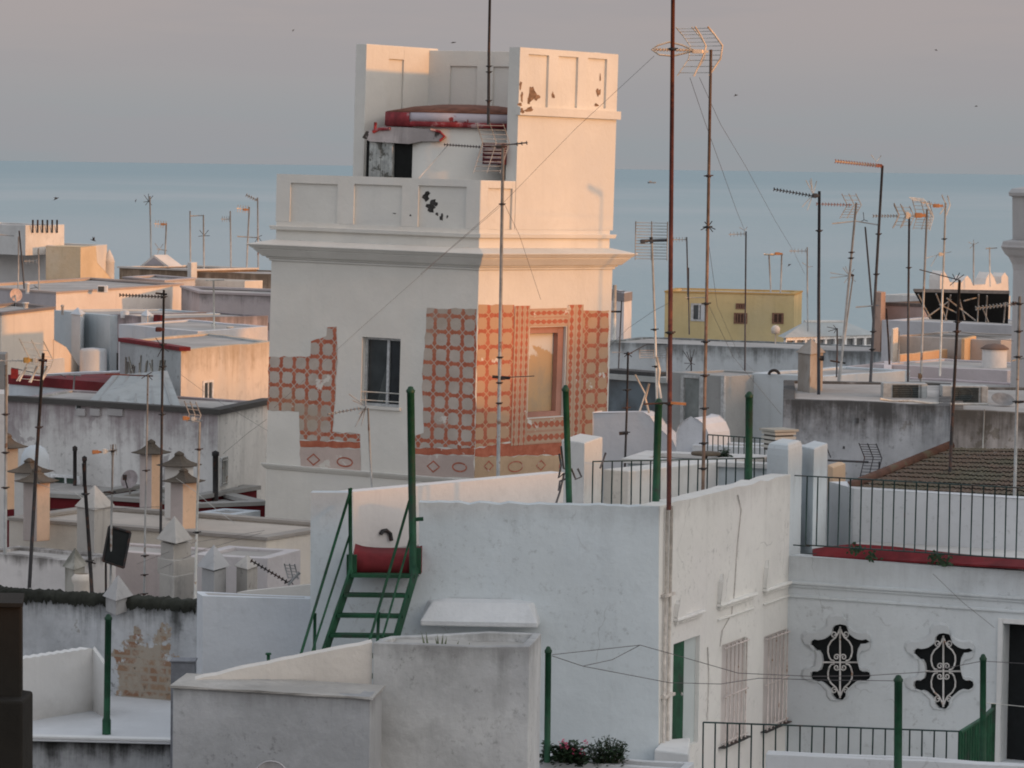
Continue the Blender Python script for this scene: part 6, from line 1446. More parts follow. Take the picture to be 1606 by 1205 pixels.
def acunit(label, x0, x1, y0, y1, d):
    a, c = P(x0, y1, d), P(x1, y1, d); h = topz(x0, y0, d) - a.z; o = thing('air_conditioner', label, 'air conditioner', (a + c) / 2, 'air conditioners on the grey wall')
    f = Face(a.xy, c.xy); f.p0.z = 0; mb = MB(); f.slab(mb, 0, f.L, a.z, a.z + h, -.35, 0); mb.build('casing', paint('ac_grey', (.36, .38, .38), .6), o, bevel=.015)
    mb = MB(); g0, g1 = f.L * .22, f.L * .80; f.slab(mb, g0, g1, a.z + h * .08, a.z + h * .92, -.02, .008); g = mb.build('grille', paint('ac_dark', (.035, .045, .045), .6), o)
    mb = MB()
    for k in range(8): z = a.z + h * (.12 + .76 * k / 7); mb.tube([f.pt(g0, z, .014), f.pt(g1, z, .014)], .005, 4)
    cc = f.pt((g0 + g1) / 2, a.z + h / 2, .012); mb.lathe(cc, [(h * .36, 0), (h * .38, .004), (h * .36, .008)], 20, M=Matrix.Rotation(radians(90), 3, 'X')); mb.build('wires', paint('ac_wire', (.10, .11, .11), .5), g)
    mb = MB(); f.slab(mb, g1 + .03, g1 + .06, a.z + .02, a.z + h - .02, -.02, .012); mb.build('panel_joint', paint('ac_joint', (.18, .19, .19), .6), o)
    mb = MB(); f.slab(mb, .08, .14, a.z - .14, a.z - .001, -.35, 0); f.slab(mb, f.L - .14, f.L - .08, a.z - .14, a.z - .001, -.35, 0); mb.build('feet', M_DARKMET, o)
acunit('left of the two grey air conditioners on the mouldy wall', 1384, 1454, 601, 629, 62)
acunit('air conditioner next to the grey dish dome on the mouldy wall', 1477, 1549, 605, 633, 61.7)
mb = MB(); mb.tube([P(x, y, 60.2) for x, y in ((1380, 626), (1400, 629), (1430, 629), (1460, 633), (1500, 634), (1550, 634))], .025, 6); tag(mb.build('white_pipe', M_PALE), 'white drain pipe lying along the top of the grey wall under the air conditioners', 'pipe')
dish('grey domed dish lying on the wall top beside the right air conditioner', 1573, 627, 61.2, 18, radians(60), radians(10), paint('dish_dark', (.20, .20, .20), .6), arm=False)
mb = MB(); pinn(mb, [(1252, 63.6), (1271, 63), (1291, 63.7)], (1271, 556, 63), topz(1271, 626, 63), (1272, 532, 63.3)); tag(mb.build('pointed_chimney', pl('chimney_brown', (.30, .26, .22), tint=(.40, .39, .37), fine=.2), bevel=.015), 'tall grey-brown chimney with a pyramid cap on the grey wall', 'chimney')
mb = MB(); mb.prism([P(1298, 800, 58.5), P(1306, 800, 58), P(1326, 800, 58.8), P(1318, 800, 59.3)], [G(1298, 58.5, topz(1306, 733, 58)), G(1306, 58, topz(1306, 733, 58)), G(1326, 58.8, topz(1306, 733, 58)), G(1318, 59.3, topz(1306, 733, 58))]); tag(mb.build('sun_painted_chimney', pl('peach', (.70, .50, .34)), bevel=.02), 'short chimney left of the tiled roof, its sunlight painted on in peach', 'chimney')  # peach colour paints in sunlight that the sun lamp does not bring here
# small sail-like white hoods and caps seen among the aerials
mb = MB(); c = P(1216, 540, 108); mb.lathe(c, [(.02, 0), (.02, topz(1216, 524, 108) - c.z), (.13, topz(1216, 523, 108) - c.z), (.15, topz(1216, 515, 108) - c.z), (.08, topz(1216, 511, 108) - c.z), (0, topz(1216, 510, 108) - c.z)], 12); tag(mb.build('cowl', M_CREAM), 'little cream chimney cowl in front of the conservatory', 'chimney cowl')
# unseen blocks added beyond the right edge, sized to shade the lower roofs
hx, hy = cos(PHI), -sin(PHI); kx, ky = sin(PHI), cos(PHI)
def nb(label, q0, q1, zs, p0=30, dp=10):
    pt = lambda p, q: Vector((hx * p + kx * q, hy * p + ky * q))
    fp = [pt(p0, q0), pt(p0 + dp, q0), pt(p0 + dp, q1), pt(p0, q1)]
    b = B('shade_block', label, 'shade block', None, max(zs), M_WHT, par=.05, th=.3, fp=fp, tops=[zs[0], zs[0], zs[1], zs[1]], seg=3)
    f = b.f[3]
    for fl in range(5):
        for k in range(max(1, int((q1 - q0) / 3.5))):
            a0 = 1.2 + k * 3.5; z = min(zs) - 4.2 - fl * 3.2
            if a0 + 1.2 > f.L: continue
            mb = MB(); f.slab(mb, a0, a0 + 1.2, z, z + 1.5, -.02, .05); w = mb.build('window', M_FRAME, b.o)
            mb = MB(); f.slab(mb, a0 + .08, a0 + 1.12, z + .08, z + 1.42, .0, .056); mb.build('pane', M_GLASS, w)
nb('tall added white shade block standing out of view to the right of the patio', 8, 59.98, (29.3, 29.3))
nb('added white shade block with a sloping roof out of view beside the tall one', 60, 66.98, (29.2, 32.0))
nb('added white shade block out of view level with the grey mouldy wall', 67, 74.98, (29.8, 29.8))
nb('long added white shade block out of view level with the mauve terraces', 75, 95.98, (29.3, 29.3))
nb('added white shade block out of view level with the black awning', 96, 111.5, (30.8, 30.8))
nb('added white shade block out of view level with the yellow house', 121, 165, (32.2, 32.2))
# ------------------------------------------------------------------ aerials, masts, cables
def pw(p, d): return P(p[0], p[1], p[2] if len(p) > 2 else d)
AG = 'television aerials on the rooftops'
def aerial(label, top, bot, d, *specs, r=.019, mat=None, d1=None, clamps=(), name='aerial', cat='aerial'):
    a, b = P(*top, d), P(*bot, d1 or d)
    o = thing(name, label, cat, b, AG); mat = mat or M_GALV
    mb = MB(); mb.tube([b, b.lerp(a, .5) + Vector((random.uniform(-.01, .01), 0, 0)), a], r * 1.1, 8, r1=r * .9); mb.build('mast', mat, o)
    for y in clamps:
        t = (y - bot[1]) / (top[1] - bot[1]); c = b.lerp(a, t); mb = MB(); mb.lathe(c - Vector((0, 0, .02)), [(r, 0), (r * 1.7, .004), (r * 1.7, .036), (r, .04)], 8); mb.bar(c - Vector((.07, 0, 0)), c + Vector((.07, .02, .01)), .018, .018); mb.build('clamp', M_DARKMET, o)
    for s in specs:
        k = s[0]
        if k == 'yagi':      # ('yagi', start, end, n, half element px, style, material)
            _, p, q, n, h, style, m = s; p, q = pw(p, d), pw(q, d); h = h * 1.45 / F * d; mb = MB(); mb.tube([p, q], .010 * max(1, d / 70), 6); u = (q - p).normalized(); sd = u.cross(Vector((0, 0, 1))).normalized(); up = sd.cross(u)
            m1 = MB()
            for i in range(n):
                c = p.lerp(q, (i + .5) / n)
                if style == 'x':
                    for e in (sd + up * .75, sd - up * .75): e = e.normalized() * h; m1.tube([c - e + u * h * .5, c, c + e + u * h * .5], .0095 * max(1, d / 70), 4)
                elif style == 'v': m1.tube([c - up * h, c + up * h], .006 * max(1, d / 75), 4)
                else: m1.tube([c - sd * h - up * h * .12, c + sd * h + up * h * .12], .006 * max(1, d / 75), 4)
            bo = mb.build('boom', m, o); m1.build('elements', m, bo)
        elif k == 'grid':    # ('grid', profile px, rod px vec, rods per side, material)
            _, prof, rv, n, m = s; pts = [pw(p, d) for p in prof]; v = P(prof[0][0] + rv[0], prof[0][1] + rv[1], d + rv[2]) - P(*prof[0][:2], d); mb = MB()
            for t in (0, .5, 1): mb.tube([p + v * t for p in pts], .010 * max(1, d / 75), 5)
            L = len(pts) - 1
            for i in range(n):
                t = (i + .5) / n * L; j = min(L - 1, int(t)); c = pts[j].lerp(pts[j + 1], t - j); mb.tube([c, c + v], .006 * max(1, d / 75), 4)
            mb.build('reflector', m, o)
        elif k == 'box':     # ('box', (px,py), w px, h px, material)
            _, p, w_, h_, m = s; c = pw(p, d); w_ = w_ / F * d; h_ = h_ / F * d; mb = MB()
            mb.lathe(c - Vector((w_ / 2, 0, 0)), [(0, 0), (h_ * .42, .001), (h_ * .50, w_ * .1), (h_ * .50, w_ * .62), (h_ * .30, w_ * .7), (h_ * .30, w_), (0, w_ + .001)], 4, a0=pi / 4, a1=pi / 4 + 2 * pi, M=Matrix.Rotation(radians(90), 3, 'Y'), sm=False); mb.build('dipole_box', m, o)
        elif k == 'rod':     # ('rod', p, q, r, mat)
            mb = MB(); mb.tube([pw(p, d) for p in s[1]], s[2], 5); mb.build('rod', s[3], o)
        elif k == 'fan':     # radiating rods
            _, c, ends, m = s; mb = MB()
            for e in ends: mb.tube([pw(c, d), pw(e, d)], .007 * max(1, d / 80), 4)
            mb.build('rods', m, o)
    return o
A = aerial; GV, PALE, DK, ORG, RU = M_GALV, M_PALE, M_DARKMET, M_ORANGE, M_RUST
M_GOLD = paint('warm_metal', (.62, .50, .38), .5, .2, .1, (.3, .18, .1), .2, 4)
M_DKG = paint('dark_grey_metal', (.07, .07, .075), .5, .2, .15, (.08, .04, .03), .3, 5)
# the two big masts
zc_ = 44.85
m = A('very tall rusty red mast rising from the corner of the white house', (1056, -60), (1049, 800), 44.85, ('rod', [(1010, 634), (1050, 632)], .012, DK), r=.030, mat=M_RUST, clamps=(632, 76, 520))
mb = MB(); mb.bar(P(1052, 632, 44.8), P(1076, 634, 44.8), .03, .035); mb.build('strap', ORG, m)
A('tall mast topped by a pale grid aerial with a curved ladder-like director loop', (1115, 78), (1102, 790), 49.6,
  ('grid', [(1110, 42), (1121, 55), (1133, 72), (1130, 92), (1112, 119)], (-50, 1, .5), 11, PALE),
  ('rod', [(1090, 42), (1099, 56), (1107, 72), (1103, 88), (1088, 120)], .014, M_GOLD), ('rod', [(1110, 42), (1121, 55), (1133, 72), (1130, 92), (1112, 119)], .016, M_GOLD),
  ('box', (1098, 81), 26, 9, M_GOLD), ('yagi', (1088, 79), (1026, 78, 48.9), 12, 2.5, 'x', M_GOLD),
  ('rod', [(1088, 79), (1070, 71), (1050, 66), (1032, 71), (1022, 78), (1034, 86), (1055, 88), (1072, 84), (1088, 80)], .016, M_GOLD),
  ('fan', (1111, 355), [(1099, 361), (1105, 348), (1122, 360), (1117, 347), (1107, 362), (1118, 364)], DK), r=.024, mat=paint('weathered_mast', (.22, .15, .11), .6, .2, .3, (.14, .06, .035), .4, 3), clamps=(355, 275, 475, 535, 588, 640, 695, 735))
# aerials on the tower
A('thin dark mast standing on the tower roof and leaving the top of the picture', (769, -40), (766, 196), 70.5, r=.030, mat=DK, clamps=(104, 113, 158))
A('long grey mast in front of the tower with a bent grid aerial at its top', (789, 232), (781, 755), 66,
  ('grid', [(747, 193), (757, 224), (752, 240), (742, 272)], (42, 1, 1.0), 13, M_GALV),
  ('yagi', (755, 231), (696, 227), 13, 2.2, 'x', M_DKG), ('rod', [(770, 230), (826, 224)], .014, M_DKG), ('yagi', (806, 227), (828, 224), 3, 3, 'x', M_DKG), ('box', (785, 231), 14, 7, DK),
  ('yagi', (795, 592), (838, 590), 6, 4, 'h', M_DKG), ('rod', [(772, 591), (800, 593)], .03, DK), ('box', (790, 594), 14, 6, DK), r=.034, mat=M_GALV, clamps=(320, 560, 600, 632), d1=66)
A('small crooked aerial on a bent pole in front of the tower window', (577, 640), (584, 772), 53, ('fan', (574, 638), [(547, 618), (553, 628), (563, 650), (558, 668), (566, 669), (572, 615)], M_GALV), ('yagi', (566, 640), (513, 650), 9, 2.2, 'x', M_GALV), ('rod', [(557, 670), (569, 645)], .008, M_GALV), r=.016)
# left side
A('dark mast with a long dark yagi boom pointing left and a rusty basket clamp', (257, 455), (252, 838), 62, ('yagi', (257, 466), (187, 463), 14, 2.6, 'x', DK), ('box', (251, 517), 14, 10, RU), ('rod', [(244, 460), (262, 462)], .02, DK), ('fan', (255, 545), [(244, 530), (247, 560), (265, 552)], DK), r=.024, mat=DK, clamps=(466, 540, 575, 650))
A('leaning dark brown mast with a large grid aerial and an ochre dipole box', (68, 554), (46, 922), 56, ('grid', [(30, 531), (46, 562), (42, 572), (26, 598)], (38, 4, .5), 9, PALE), ('rod', [(30, 598), (41, 576)], .02, PALE), ('rod', [(48, 600), (58, 574)], .02, PALE), ('rod', [(64, 602), (74, 574)], .02, PALE), ('box', (44, 565), 14, 12, paint('ochre_box', (.42, .26, .08), .6)), ('box', (56, 565), 9, 12, PALE), ('yagi', (40, 566), (-4, 566), 5, 9, 'h', M_GALV), ('rod', [(60, 565), (74, 566)], .022, RU), r=.030, mat=DK, clamps=(565, 670))
A('aerial with crossed dark rods against the sea left of the tower', (235, 308), (237, 428), 139, ('fan', (233, 316), [(226, 306), (228, 322), (240, 307), (238, 322), (225, 317), (233, 304)], M_DKG), r=.032)
A('aerial with an orange and cream yagi just right of the crossed-rod one', (261, 350), (258, 428), 139, ('yagi', (262, 353), (242, 351), 5, 4, 'v', M_GOLD), ('box', (257, 352), 9, 5, ORG), ('rod', [(246, 391), (262, 393)], .02, M_GALV), ('fan', (250, 391), [(243, 382), (247, 398), (256, 383)], M_GALV), r=.032)
A('plain thin mast joined by a crossbar to the shorter mast on its right', (298, 331), (299, 438), 138, ('rod', [(299, 339), (320, 338)], .025, M_GALV), r=.03)
A('mast carrying three short upright rods below its crossbar', (319, 338), (320, 440), 138, ('fan', (320, 370), [(313, 361), (327, 361), (311, 371), (329, 370)], M_DKG), r=.032)
A('plain mast with a small square boom at its top left', (361, 331), (362, 440), 138, ('yagi', (361, 344), (347, 344), 4, 3, 'v', M_GALV), r=.03)
A('slightly leaning mast with an orange and white yagi near the tower', (391, 325), (386, 440), 138, ('yagi', (391, 329), (371, 327), 5, 4, 'v', M_GOLD), ('box', (386, 329), 9, 5, ORG), ('rod', [(372, 371), (406, 373)], .024, M_GALV), r=.032)
A('mast whose boom slants up to the left, closest to the tower', (404, 310), (405, 440), 138, ('yagi', (404, 315), (386, 306), 5, 2.5, 'x', M_GALV), ('fan', (405, 372), [(400, 380), (411, 369), (411, 380)], M_DKG), r=.03)
A('pale thin mast with a crossbar and a ring, left of the tower', (335, 440), (336, 548), 92, ('rod', [(322, 440), (352, 439)], .02, PALE), ('rod', [(335, 506), (331, 510), (335, 514), (339, 510), (335, 506)], .02, PALE), r=.026, mat=PALE)
A('thin leaning mast at the far left above the round pinkish dish', (30, 362), (39, 466), 112, ('rod', [(-5, 368), (22, 370)], .02, M_GALV), r=.028, mat=M_DKG)
A('mast with a short left boom on the long cream house', (60, 390), (61, 464), 110, ('yagi', (60, 409), (38, 410), 4, 3, 'v', M_GALV), ('fan', (58, 451), [(47, 453), (53, 448), (62, 455)], M_DKG), r=.026)
A('short straight pole beside the leaning far-left mast', (29, 371), (28, 466), 111.5, r=.024, mat=M_GALV)
A('thin pole carrying an orange tipped aerial above the black panel', (177, 697), (173, 960), 58.6, ('box', (152, 709), 15, 8, ORG), ('box', (165, 708), 8, 11, PALE), ('rod', [(145, 712), (180, 706)], .012, M_GALV), ('yagi', (172, 706), (184, 705), 3, 6, 'v', M_GALV), ('rod', [(163, 772), (181, 772)], .015, DK), r=.020, mat=M_GALV, clamps=(708, 773))
A('thin pole with small grid aerial and orange box before the tower foot', (313, 662), (306, 945), 55.5, ('grid', [(289, 629), (297, 650), (293, 662)], (18, 2, .2), 5, M_GALV), ('box', (292, 656), 11, 9, ORG), ('box', (304, 657), 8, 8, PALE), ('rod', [(290, 658), (318, 660)], .012, M_GALV), r=.022, mat=PALE, clamps=(705, 835))
A('thin bare galvanised pole between the ochre chimneys', (232, 588), (226, 935), 58.4, ('rod', [(165, 587), (240, 590)], .012, RU), ('fan', (231, 588), [(222, 594), (238, 584), (239, 596)], DK), r=.017, clamps=(738, 872, 902, 932))
A('leaning dark pole crossing in front of the broad white pyramid', (131, 727), (149, 1015), 54.5, ('rod', [(134, 880), (150, 884)], .012, DK), r=.032, mat=DK, clamps=(775, 880))
A('grey pole running down the left edge past the small black grille', (9, 572), (8, 870), 57.5, r=.028, mat=M_GALV, clamps=(650, 710, 765))
A('thin T-shaped pole on the red topped wall', (117, 588), (115, 628), 84, ('rod', [(108, 588), (127, 589)], .018, M_GALV), r=.022)
A('fallen dark yagi aerial leaning between the smallest pinnacle and the white house', (452, 918), (470, 898), 49.3, ('yagi', (452, 914), (393, 879), 11, 2.6, 'x', DK), ('grid', [(446, 884), (452, 908)], (16, 1, .3), 5, M_GALV), ('fan', (455, 911), [(470, 898), (446, 916), (460, 917)], DK), r=.02)
dish('round pinkish dish on a pole at the far left', 25, 463, 104, 10, radians(10), radians(30), paint('dish_pink', (.55, .42, .36), .6), arm=False, pole=(28, 540, 100.5))
# right side
A('dark navy mast by the pyramid-capped chimney, its dark yagi slanting up left', (1285, 300), (1284, 622), 62.6, ('yagi', (1283, 309), (1213, 297), 14, 2.8, 'x', M_DKG), ('box', (1280, 307), 11, 10, M_DKG), ('fan', (1275, 305), [(1264, 283), (1272, 280), (1258, 325), (1266, 330), (1270, 283), (1281, 284)], PALE), ('rod', [(1284, 562), (1292, 562)], .05, DK), r=.030, mat=paint('navy_mast', (.022, .028, .038), .5), clamps=(362,))
A('tall mast leaning right with a red and white yagi at the very top', (1384, 260), (1363, 640), 70, ('yagi', (1386, 261), (1310, 253), 18, 3.2, 'x', paint('red_white_rods', (.42, .15, .10), .5)), ('rod', [(1386, 261), (1310, 253)], .022, M_GOLD), ('box', (1379, 260), 10, 7, paint('tip_red', (.4, .16, .1), .5)), ('fan', (1375, 254), [(1366, 243), (1382, 244)], PALE), ('rod', [(1342, 482), (1378, 479)], .014, M_GALV), r=.030, mat=M_DKG, clamps=(367, 430, 520, 548, 600, 628))
A('mast with a pink dotted yagi and a bent grid reflector left of the leaning mast', (1343, 318), (1316, 605), 72, ('yagi', (1336, 322), (1280, 320), 12, 2.6, 'x', paint('pink_rods', (.40, .28, .27), .5)), ('grid', [(1320, 304), (1329, 322), (1323, 332), (1317, 343)], (22, 0, .5), 8, M_GALV), ('rod', [(1305, 351), (1342, 347), (1378, 353)], .014, M_GALV), ('fan', (1355, 345), [(1354, 333), (1348, 349), (1361, 347)], DK), r=.026, mat=M_GALV, clamps=(396, 405))
A('bare thin mast leaning left that meets the red and white aerial mast lower down', (1357, 356), (1371, 520), 71, r=.020, mat=M_DKG)
A('mast with a grey yagi, folded reflector rods and a cream dipole box', (1426, 335), (1424, 605), 75, ('yagi', (1410, 339), (1369, 339), 9, 2.6, 'x', M_GALV), ('rod', [(1402, 319), (1410, 338), (1400, 358)], .016, M_GALV), ('rod', [(1412, 320), (1420, 338), (1412, 358)], .012, M_GALV), ('grid', [(1402, 322), (1410, 339), (1402, 356)], (24, 1, .4), 6, M_GALV), ('box', (1424, 338), 8, 15, M_GOLD), r=.026, mat=M_DKG, clamps=(420,))
A('mast with an orange dipole box inside a pale grid reflector', (1454, 328), (1444, 605), 76, ('grid', [(1430, 314), (1452, 316), (1464, 340), (1458, 362)], (-4, -4, .4), 8, PALE), ('grid', [(1431, 314), (1438, 340), (1432, 360)], (26, 1, .3), 9, M_GALV), ('box', (1443, 338), 17, 11, ORG), ('rod', [(1425, 339), (1456, 339)], .014, M_GALV), ('box', (1443, 590), 6, 12, paint('box_brown', (.2, .13, .08), .7)), r=.026, mat=M_GALV)
A('rightmost of the orange-boxed aerials, with a white V reflector on a pale mast', (1483, 318), (1474, 590), 78, ('yagi', (1480, 324), (1446, 318), 6, 2.5, 'v', M_GOLD), ('box', (1471, 323), 16, 8, ORG), ('rod', [(1477, 306), (1484, 322), (1474, 336)], .014, PALE), ('rod', [(1486, 307), (1490, 322), (1484, 338)], .014, PALE), ('fan', (1470, 400), [(1453, 405), (1478, 396), (1492, 395), (1460, 418)], PALE), ('box', (1476, 399), 8, 8, M_GOLD), r=.024, mat=PALE, clamps=(375,))
A('dark mast with a dark boom slanting down right before the black awning', (1505, 440), (1488, 775), 55, ('yagi', (1506, 440), (1442, 423), 8, 3.5, 'h', M_DKG), ('fan', (1499, 440), [(1490, 448), (1494, 430), (1512, 431), (1505, 428)], DK), r=.026, mat=DK, clamps=(505, 520))
A('grey pole at the right edge with a yagi reaching left across the black awning', (1599, 465), (1591, 785), 52, ('yagi', (1596, 476), (1530, 484), 12, 3.2, 'x', M_GALV), ('box', (1592, 476), 9, 8, DK), ('rod', [(1587, 566), (1606, 562)], .012, M_GALV), ('rod', [(1592, 632), (1606, 630)], .02, DK), r=.024, mat=M_GALV, clamps=(477, 520, 560, 630))
A('pale mast carrying a large flat mesh panel seen square on', (1022, 376), (1031, 650), 58, ('grid', [(997, 347), (996, 408)], (50, 1, .0), 13, M_GALV), ('rod', [(1005, 378), (1046, 377)], .026, M_DKG), ('box', (1010, 379), 12, 8, M_DKG), ('rod', [(1021, 372), (1022, 382)], .03, M_DKG), ('rod', [(1022, 347), (1023, 408)], .008, M_GALV), ('rod', [(1029, 560), (1034, 580), (1032, 600), (1036, 625)], .03, PALE), ('rod', [(996, 588), (1012, 618), (1003, 645)], .016, PALE), ('rod', [(1018, 602), (1012, 625), (1018, 648)], .02, M_GOLD), r=.020, mat=PALE, clamps=(517, 575))
A('thin faint mast with a tiny boom behind the rusty red mast', (1077, 372), (1079, 470), 112, ('yagi', (1077, 376), (1054, 376), 5, 2.5, 'v', M_GALV), r=.024, mat=M_DKG)
A('thin mast with a short left boom standing on the long pale blue wall', (1170, 363), (1168, 605), 95, ('yagi', (1170, 367), (1143, 368), 5, 2.5, 'v', M_GALV), ('fan', (1168, 362), [(1160, 357), (1172, 356)], M_GALV), r=.024, mat=M_DKG)
A('left one of two small twin masts on the yellow house', (1206, 400), (1209, 462), 150, ('rod', [(1198, 399), (1214, 400)], .04, M_GOLD), r=.034)
A('right one of the twin masts on the yellow house, with an orange box', (1226, 398), (1224, 462), 149.8, ('box', (1221, 398), 12, 6, ORG), ('rod', [(1208, 399), (1228, 399)], .04, M_GOLD), r=.034)
A('faint thin mast with a long left boom right of the yellow house', (1266, 388), (1267, 520), 122, ('yagi', (1266, 394), (1238, 394), 5, 2.5, 'v', M_GALV), ('fan', (1268, 419), [(1258, 412), (1275, 418)], M_GALV), r=.026)
A('low pair-mast with a cross-shaped aerial in front of the conservatory', (1338, 432), (1314, 600), 74, ('fan', (1332, 433), [(1302, 428), (1302, 436), (1322, 420), (1324, 444), (1340, 422), (1342, 442), (1326, 418)], M_GALV), ('box', (1337, 432), 5, 6, DK), r=.018, mat=M_GALV)
A('mast with dangling dark rods in front of the conservatory', (1313, 515), (1312, 592), 74, ('fan', (1312, 516), [(1297, 513), (1307, 510), (1299, 520), (1308, 523)], DK), ('rod', [(1302, 566), (1326, 570)], .02, DK), r=.018, mat=M_DKG)
A('dark stick with a knob leaning on the grey-brown terrace', (1390, 484), (1395, 572), 80, r=.022, mat=DK)
A('dark knobbed mast with black fittings right of the tiled tower corner', (985, 552), (980, 735), 54, ('rod', [(960, 553), (985, 552)], .006, M_GALV), ('fan', (985, 555), [(979, 560), (991, 560)], DK), ('rod', [(971, 680), (985, 679)], .03, DK), r=.018, mat=DK, clamps=(555, 612, 640, 679))
A('wide flat grid aerial on a stub beside the dark knobbed mast', (1046, 545), (1046, 600), 62, ('grid', [(1003, 548), (1003, 563)], (44, 0, .1), 4, M_GALV), ('rod', [(985, 556), (1015, 540), (1046, 540)], .01, M_DKG), r=.014, mat=M_GALV)
A('thin dark mast with a stubby arm in front of the slim stair tower', (975, 472), (970, 580), 100, ('rod', [(958, 489), (974, 489)], .03, DK), r=.02, mat=M_DKG)
A('thin faint mast in front of the yellow house wall', (1080, 420), (1081, 525), 105, ('rod', [(1074, 467), (1108, 467)], .014, M_GALV), r=.02, mat=M_DKG)
A('black cluster of upright rods on the long pale blue wall', (1084, 560), (1084, 598), 85, ('fan', (1084, 570), [(1071, 550), (1077, 552), (1082, 548), (1089, 548), (1073, 570), (1090, 572), (1076, 580)], DK), r=.016, mat=DK)
A('ladder-shaped grid aerial on a dark arm against the grey mouldy wall', (1379, 724), (1379, 770), 56.5, ('grid', [(1347, 695), (1356, 718), (1349, 748)], (27, 1, .3), 12, M_DKG), ('rod', [(1298, 722), (1362, 725)], .02, M_DKG), ('rod', [(1294, 696), (1303, 718)], .012, M_DKG), r=.014, mat=M_DKG)
A('pale thin pole rising from behind the tiled roof', (1544, 642), (1541, 745), 59, r=.012, mat=PALE)
A('small fan of rods high on a faint mast above the merlons', (1527, 382), (1527, 448), 118.6, ('fan', (1527, 384), [(1519, 380), (1535, 380), (1527, 376), (1521, 390)], M_GALV), r=.024)
A('thin pinkish mast just left of the round tower lantern', (1552, 388), (1553, 450), 118.9, ('rod', [(1546, 390), (1564, 389)], .02, M_GALV), r=.022, mat=PALE)
A('bare grey pole behind the knobbed pole near the right edge', (1410, 520), (1410, 570), 90, r=.014)
# guy wires and cables
def cable(label, pts, r=.007, mat=None, name='cable'):
    mb = MB(); mb.tube([P(*p) for p in pts], r * .55, 4); return tag(mb.build(name, mat or M_CABLE), label, 'cable')
cable('long thin guy wire from the ladder-like loop down across the tower to the lower left', [(1026, 88, 48.9), (905, 200, 56), (780, 328, 65.8), (690, 405, 65), (560, 520, 60), (430, 640, 56)])
cable('steep guy wire from the tall mast down to the yellow house', [(1097, 122, 49.6), (1130, 195, 56), (1170, 262, 64), (1215, 345, 76), (1245, 395, 88), (1262, 430, 100)])
cable('inner guy wire hanging from the pale grid aerial', [(1082, 122, 49.6), (1105, 190, 53), (1130, 260, 58), (1155, 330, 66), (1168, 362, 94)])
cable('guy wire fanning out to the left from the mast on the tower front', [(783, 322, 65.9), (740, 360, 65.5), (660, 430, 64)])
cable('guy wire fanning down to the right over the tower cornice', [(792, 322, 65.9), (815, 370, 66), (848, 470, 66)])
cable('sagging cable between the sunlit house and the tower foot', [(284, 588, 79), (330, 622, 76), (380, 652, 74), (420, 676, 72)])
cable('pale cable rising from the red parapet to the tower', [(350, 712, 72), (388, 680, 71.5), (418, 658, 71)])
cable('slack pale cable draped over the tiled chimneys', [(52, 756, 65.5), (85, 768, 64), (118, 773, 62), (140, 790, 60)], .010, M_PALE)
cable('cable from the double-hatted chimney down to the pinnacles', [(276, 750, 65.5), (305, 770, 64), (340, 800, 62), (370, 822, 61)], .009, M_PALE)
cable('line slung between the tower foot and the small pinnacle', [(250, 893, 57), (320, 862, 58), (410, 836, 62)], .007)
cable('lower line slung across the cream terrace wall', [(215, 885, 57), (300, 852, 58), (415, 832, 62)], .006)
cable('horizontal line crossing behind the black panel', [(120, 797, 60.5), (175, 798, 60), (250, 795, 60)], .007)
cable('guy wire of the dark mast before the black awning', [(1505, 520, 55), (1550, 530, 54), (1590, 535, 53)], .006)
cable('thin black cable on the red topped wall', [(18, 577, 85), (40, 582, 84.5), (68, 588, 84), (95, 588, 84), (104, 592, 84)], .02)
cable('wire running down the facade left of the dark doorway', [(1463, 900, 48.8), (1510, 945, 48.6), (1560, 985, 48.5)], .006)
cable('thin stay from the tall mast to the long pale blue wall', [(1109, 365, 49.6), (1125, 480, 60), (1160, 560, 80), (1190, 590, 90)], .006)
cable('second stay from the tall mast towards the bluish block', [(1112, 480, 49.6), (1150, 560, 56), (1225, 650, 60)], .006)
cable('thin stay from the rusty mast across the yellow house', [(1056, 472, 44.9), (1025, 488, 50), (985, 515, 58), (955, 545, 70)], .006)
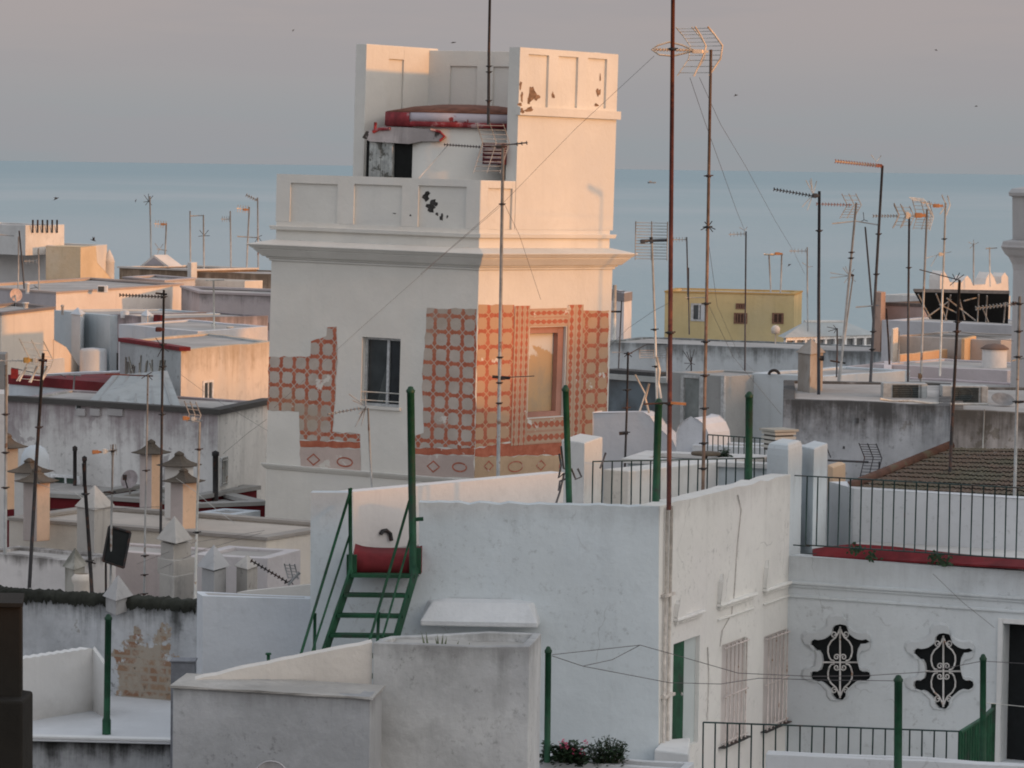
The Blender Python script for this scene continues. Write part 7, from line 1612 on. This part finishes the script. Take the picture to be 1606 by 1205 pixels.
# birds and a ship
def bird(label, px, py, d, span, tilt, flap):
    c = P(px, py, d); s = span / F * d / 2; mb = MB(); u = Vector((cos(tilt), .25, sin(tilt))).normalized(); v = Vector((-sin(tilt), 0, cos(tilt)))
    w = Vector((0, 1, 0)); bl = s * .75
    rows = []
    for t, r in ((-1, .01), (-.7, .10), (-.2, .17), (.35, .16), (.65, .12), (.85, .10), (1.0, .03)):
        rows.append([c + u * bl * t + (v * cos(a) + w * sin(a)) * bl * r for a in [2 * pi * k / 8 for k in range(8)]])
    mb.grid(rows, closed=True)
    for sg in (-1, 1):
        root0, root1 = c + u * bl * .45, c - u * bl * .15; el_ = c + w * sg * s * .55 + v * s * flap * .5 + u * bl * .3; tip = c + w * sg * s * .9 + v * s * flap - u * bl * .25 + u * s * .15 * sg; tr2 = c + w * sg * s * .5 + v * s * flap * .42 - u * bl * .25
        mb.face([root0, el_, tr2, root1]); mb.face([el_, tip, tr2])
    mb.face([c - u * bl * .8, c - u * bl * 1.5 + w * bl * .22, c - u * bl * 1.5 - w * bl * .22])
    return tag(mb.build('bird', paint('bird_dark', (.035, .033, .035), .8)), label, 'bird', 'swifts flying over the roofs')
bird('dark bird gliding low over the sea at the far left', 88, 312, 90, 13, .5, .5)
bird('dark bird just above the yellowish sloping wing', 146, 377, 100, 13, -.3, .9)
bird('tiny bird beside the crossed-rod aerial', 213, 315, 100, 8, 1.3, .3)
bird('bird skimming above the back wall of the tower top', 711, 67, 70, 12, .15, .2)
bird('bird in the open sky right of the tall grid aerial', 1154, 150, 80, 10, .3, .5)
bird('bird near the top right corner of the sky', 1468, 79, 90, 8, -.2, .4)
bird('faint bird in the sky lower than the corner one', 1531, 167, 100, 8, .1, .4)
bird('faint bird high in the left of the sky', 460, 48, 100, 7, 1.0, .5)
bird('bird over the sea left of the faint mast by the yellow house', 1238, 416, 90, 10, .6, .4)
bird('bird clinging to the tower foot wall above the fallen aerial', 436, 866, 62, 9, .9, .2)
sp = thing('ship', 'small grey ship on the sea near the horizon right of the tower', 'ship', P(1022, 285, 11500))
yy = 17 + 11000
c = P(1022, 284.5, 10800); mb = MB(); L = 14.0; k = 10800 / F
hb = [Vector((c.x + x * k, c.y + y_, -17)) for x, y_ in ((-6, 0), (-4, -4), (4, -4), (6.5, 0), (4, 4), (-4, 4))]; ht = [Vector((p.x * 1.0 + (p.x - c.x) * .1, p.y, -17 + 2.2 * k)) for p in hb]
mb.prism(hb, ht); mb.build('hull', paint('ship_grey', (.20, .22, .24), .7), sp)
mb = MB(); mb.box(Vector((c.x - 2 * k, c.y, -17 + 2.2 * k)), 4 * k, 5, 1.6 * k); mb.build('cabin', paint('ship_pale', (.35, .36, .38), .7), sp)
sp.location = (c.x, c.y, -17); MW[sp.name] = Matrix.Translation(sp.location)
for ch in sp.children: ch.location = Vector(ch.location) + P(1022, 285, 11500) - sp.location
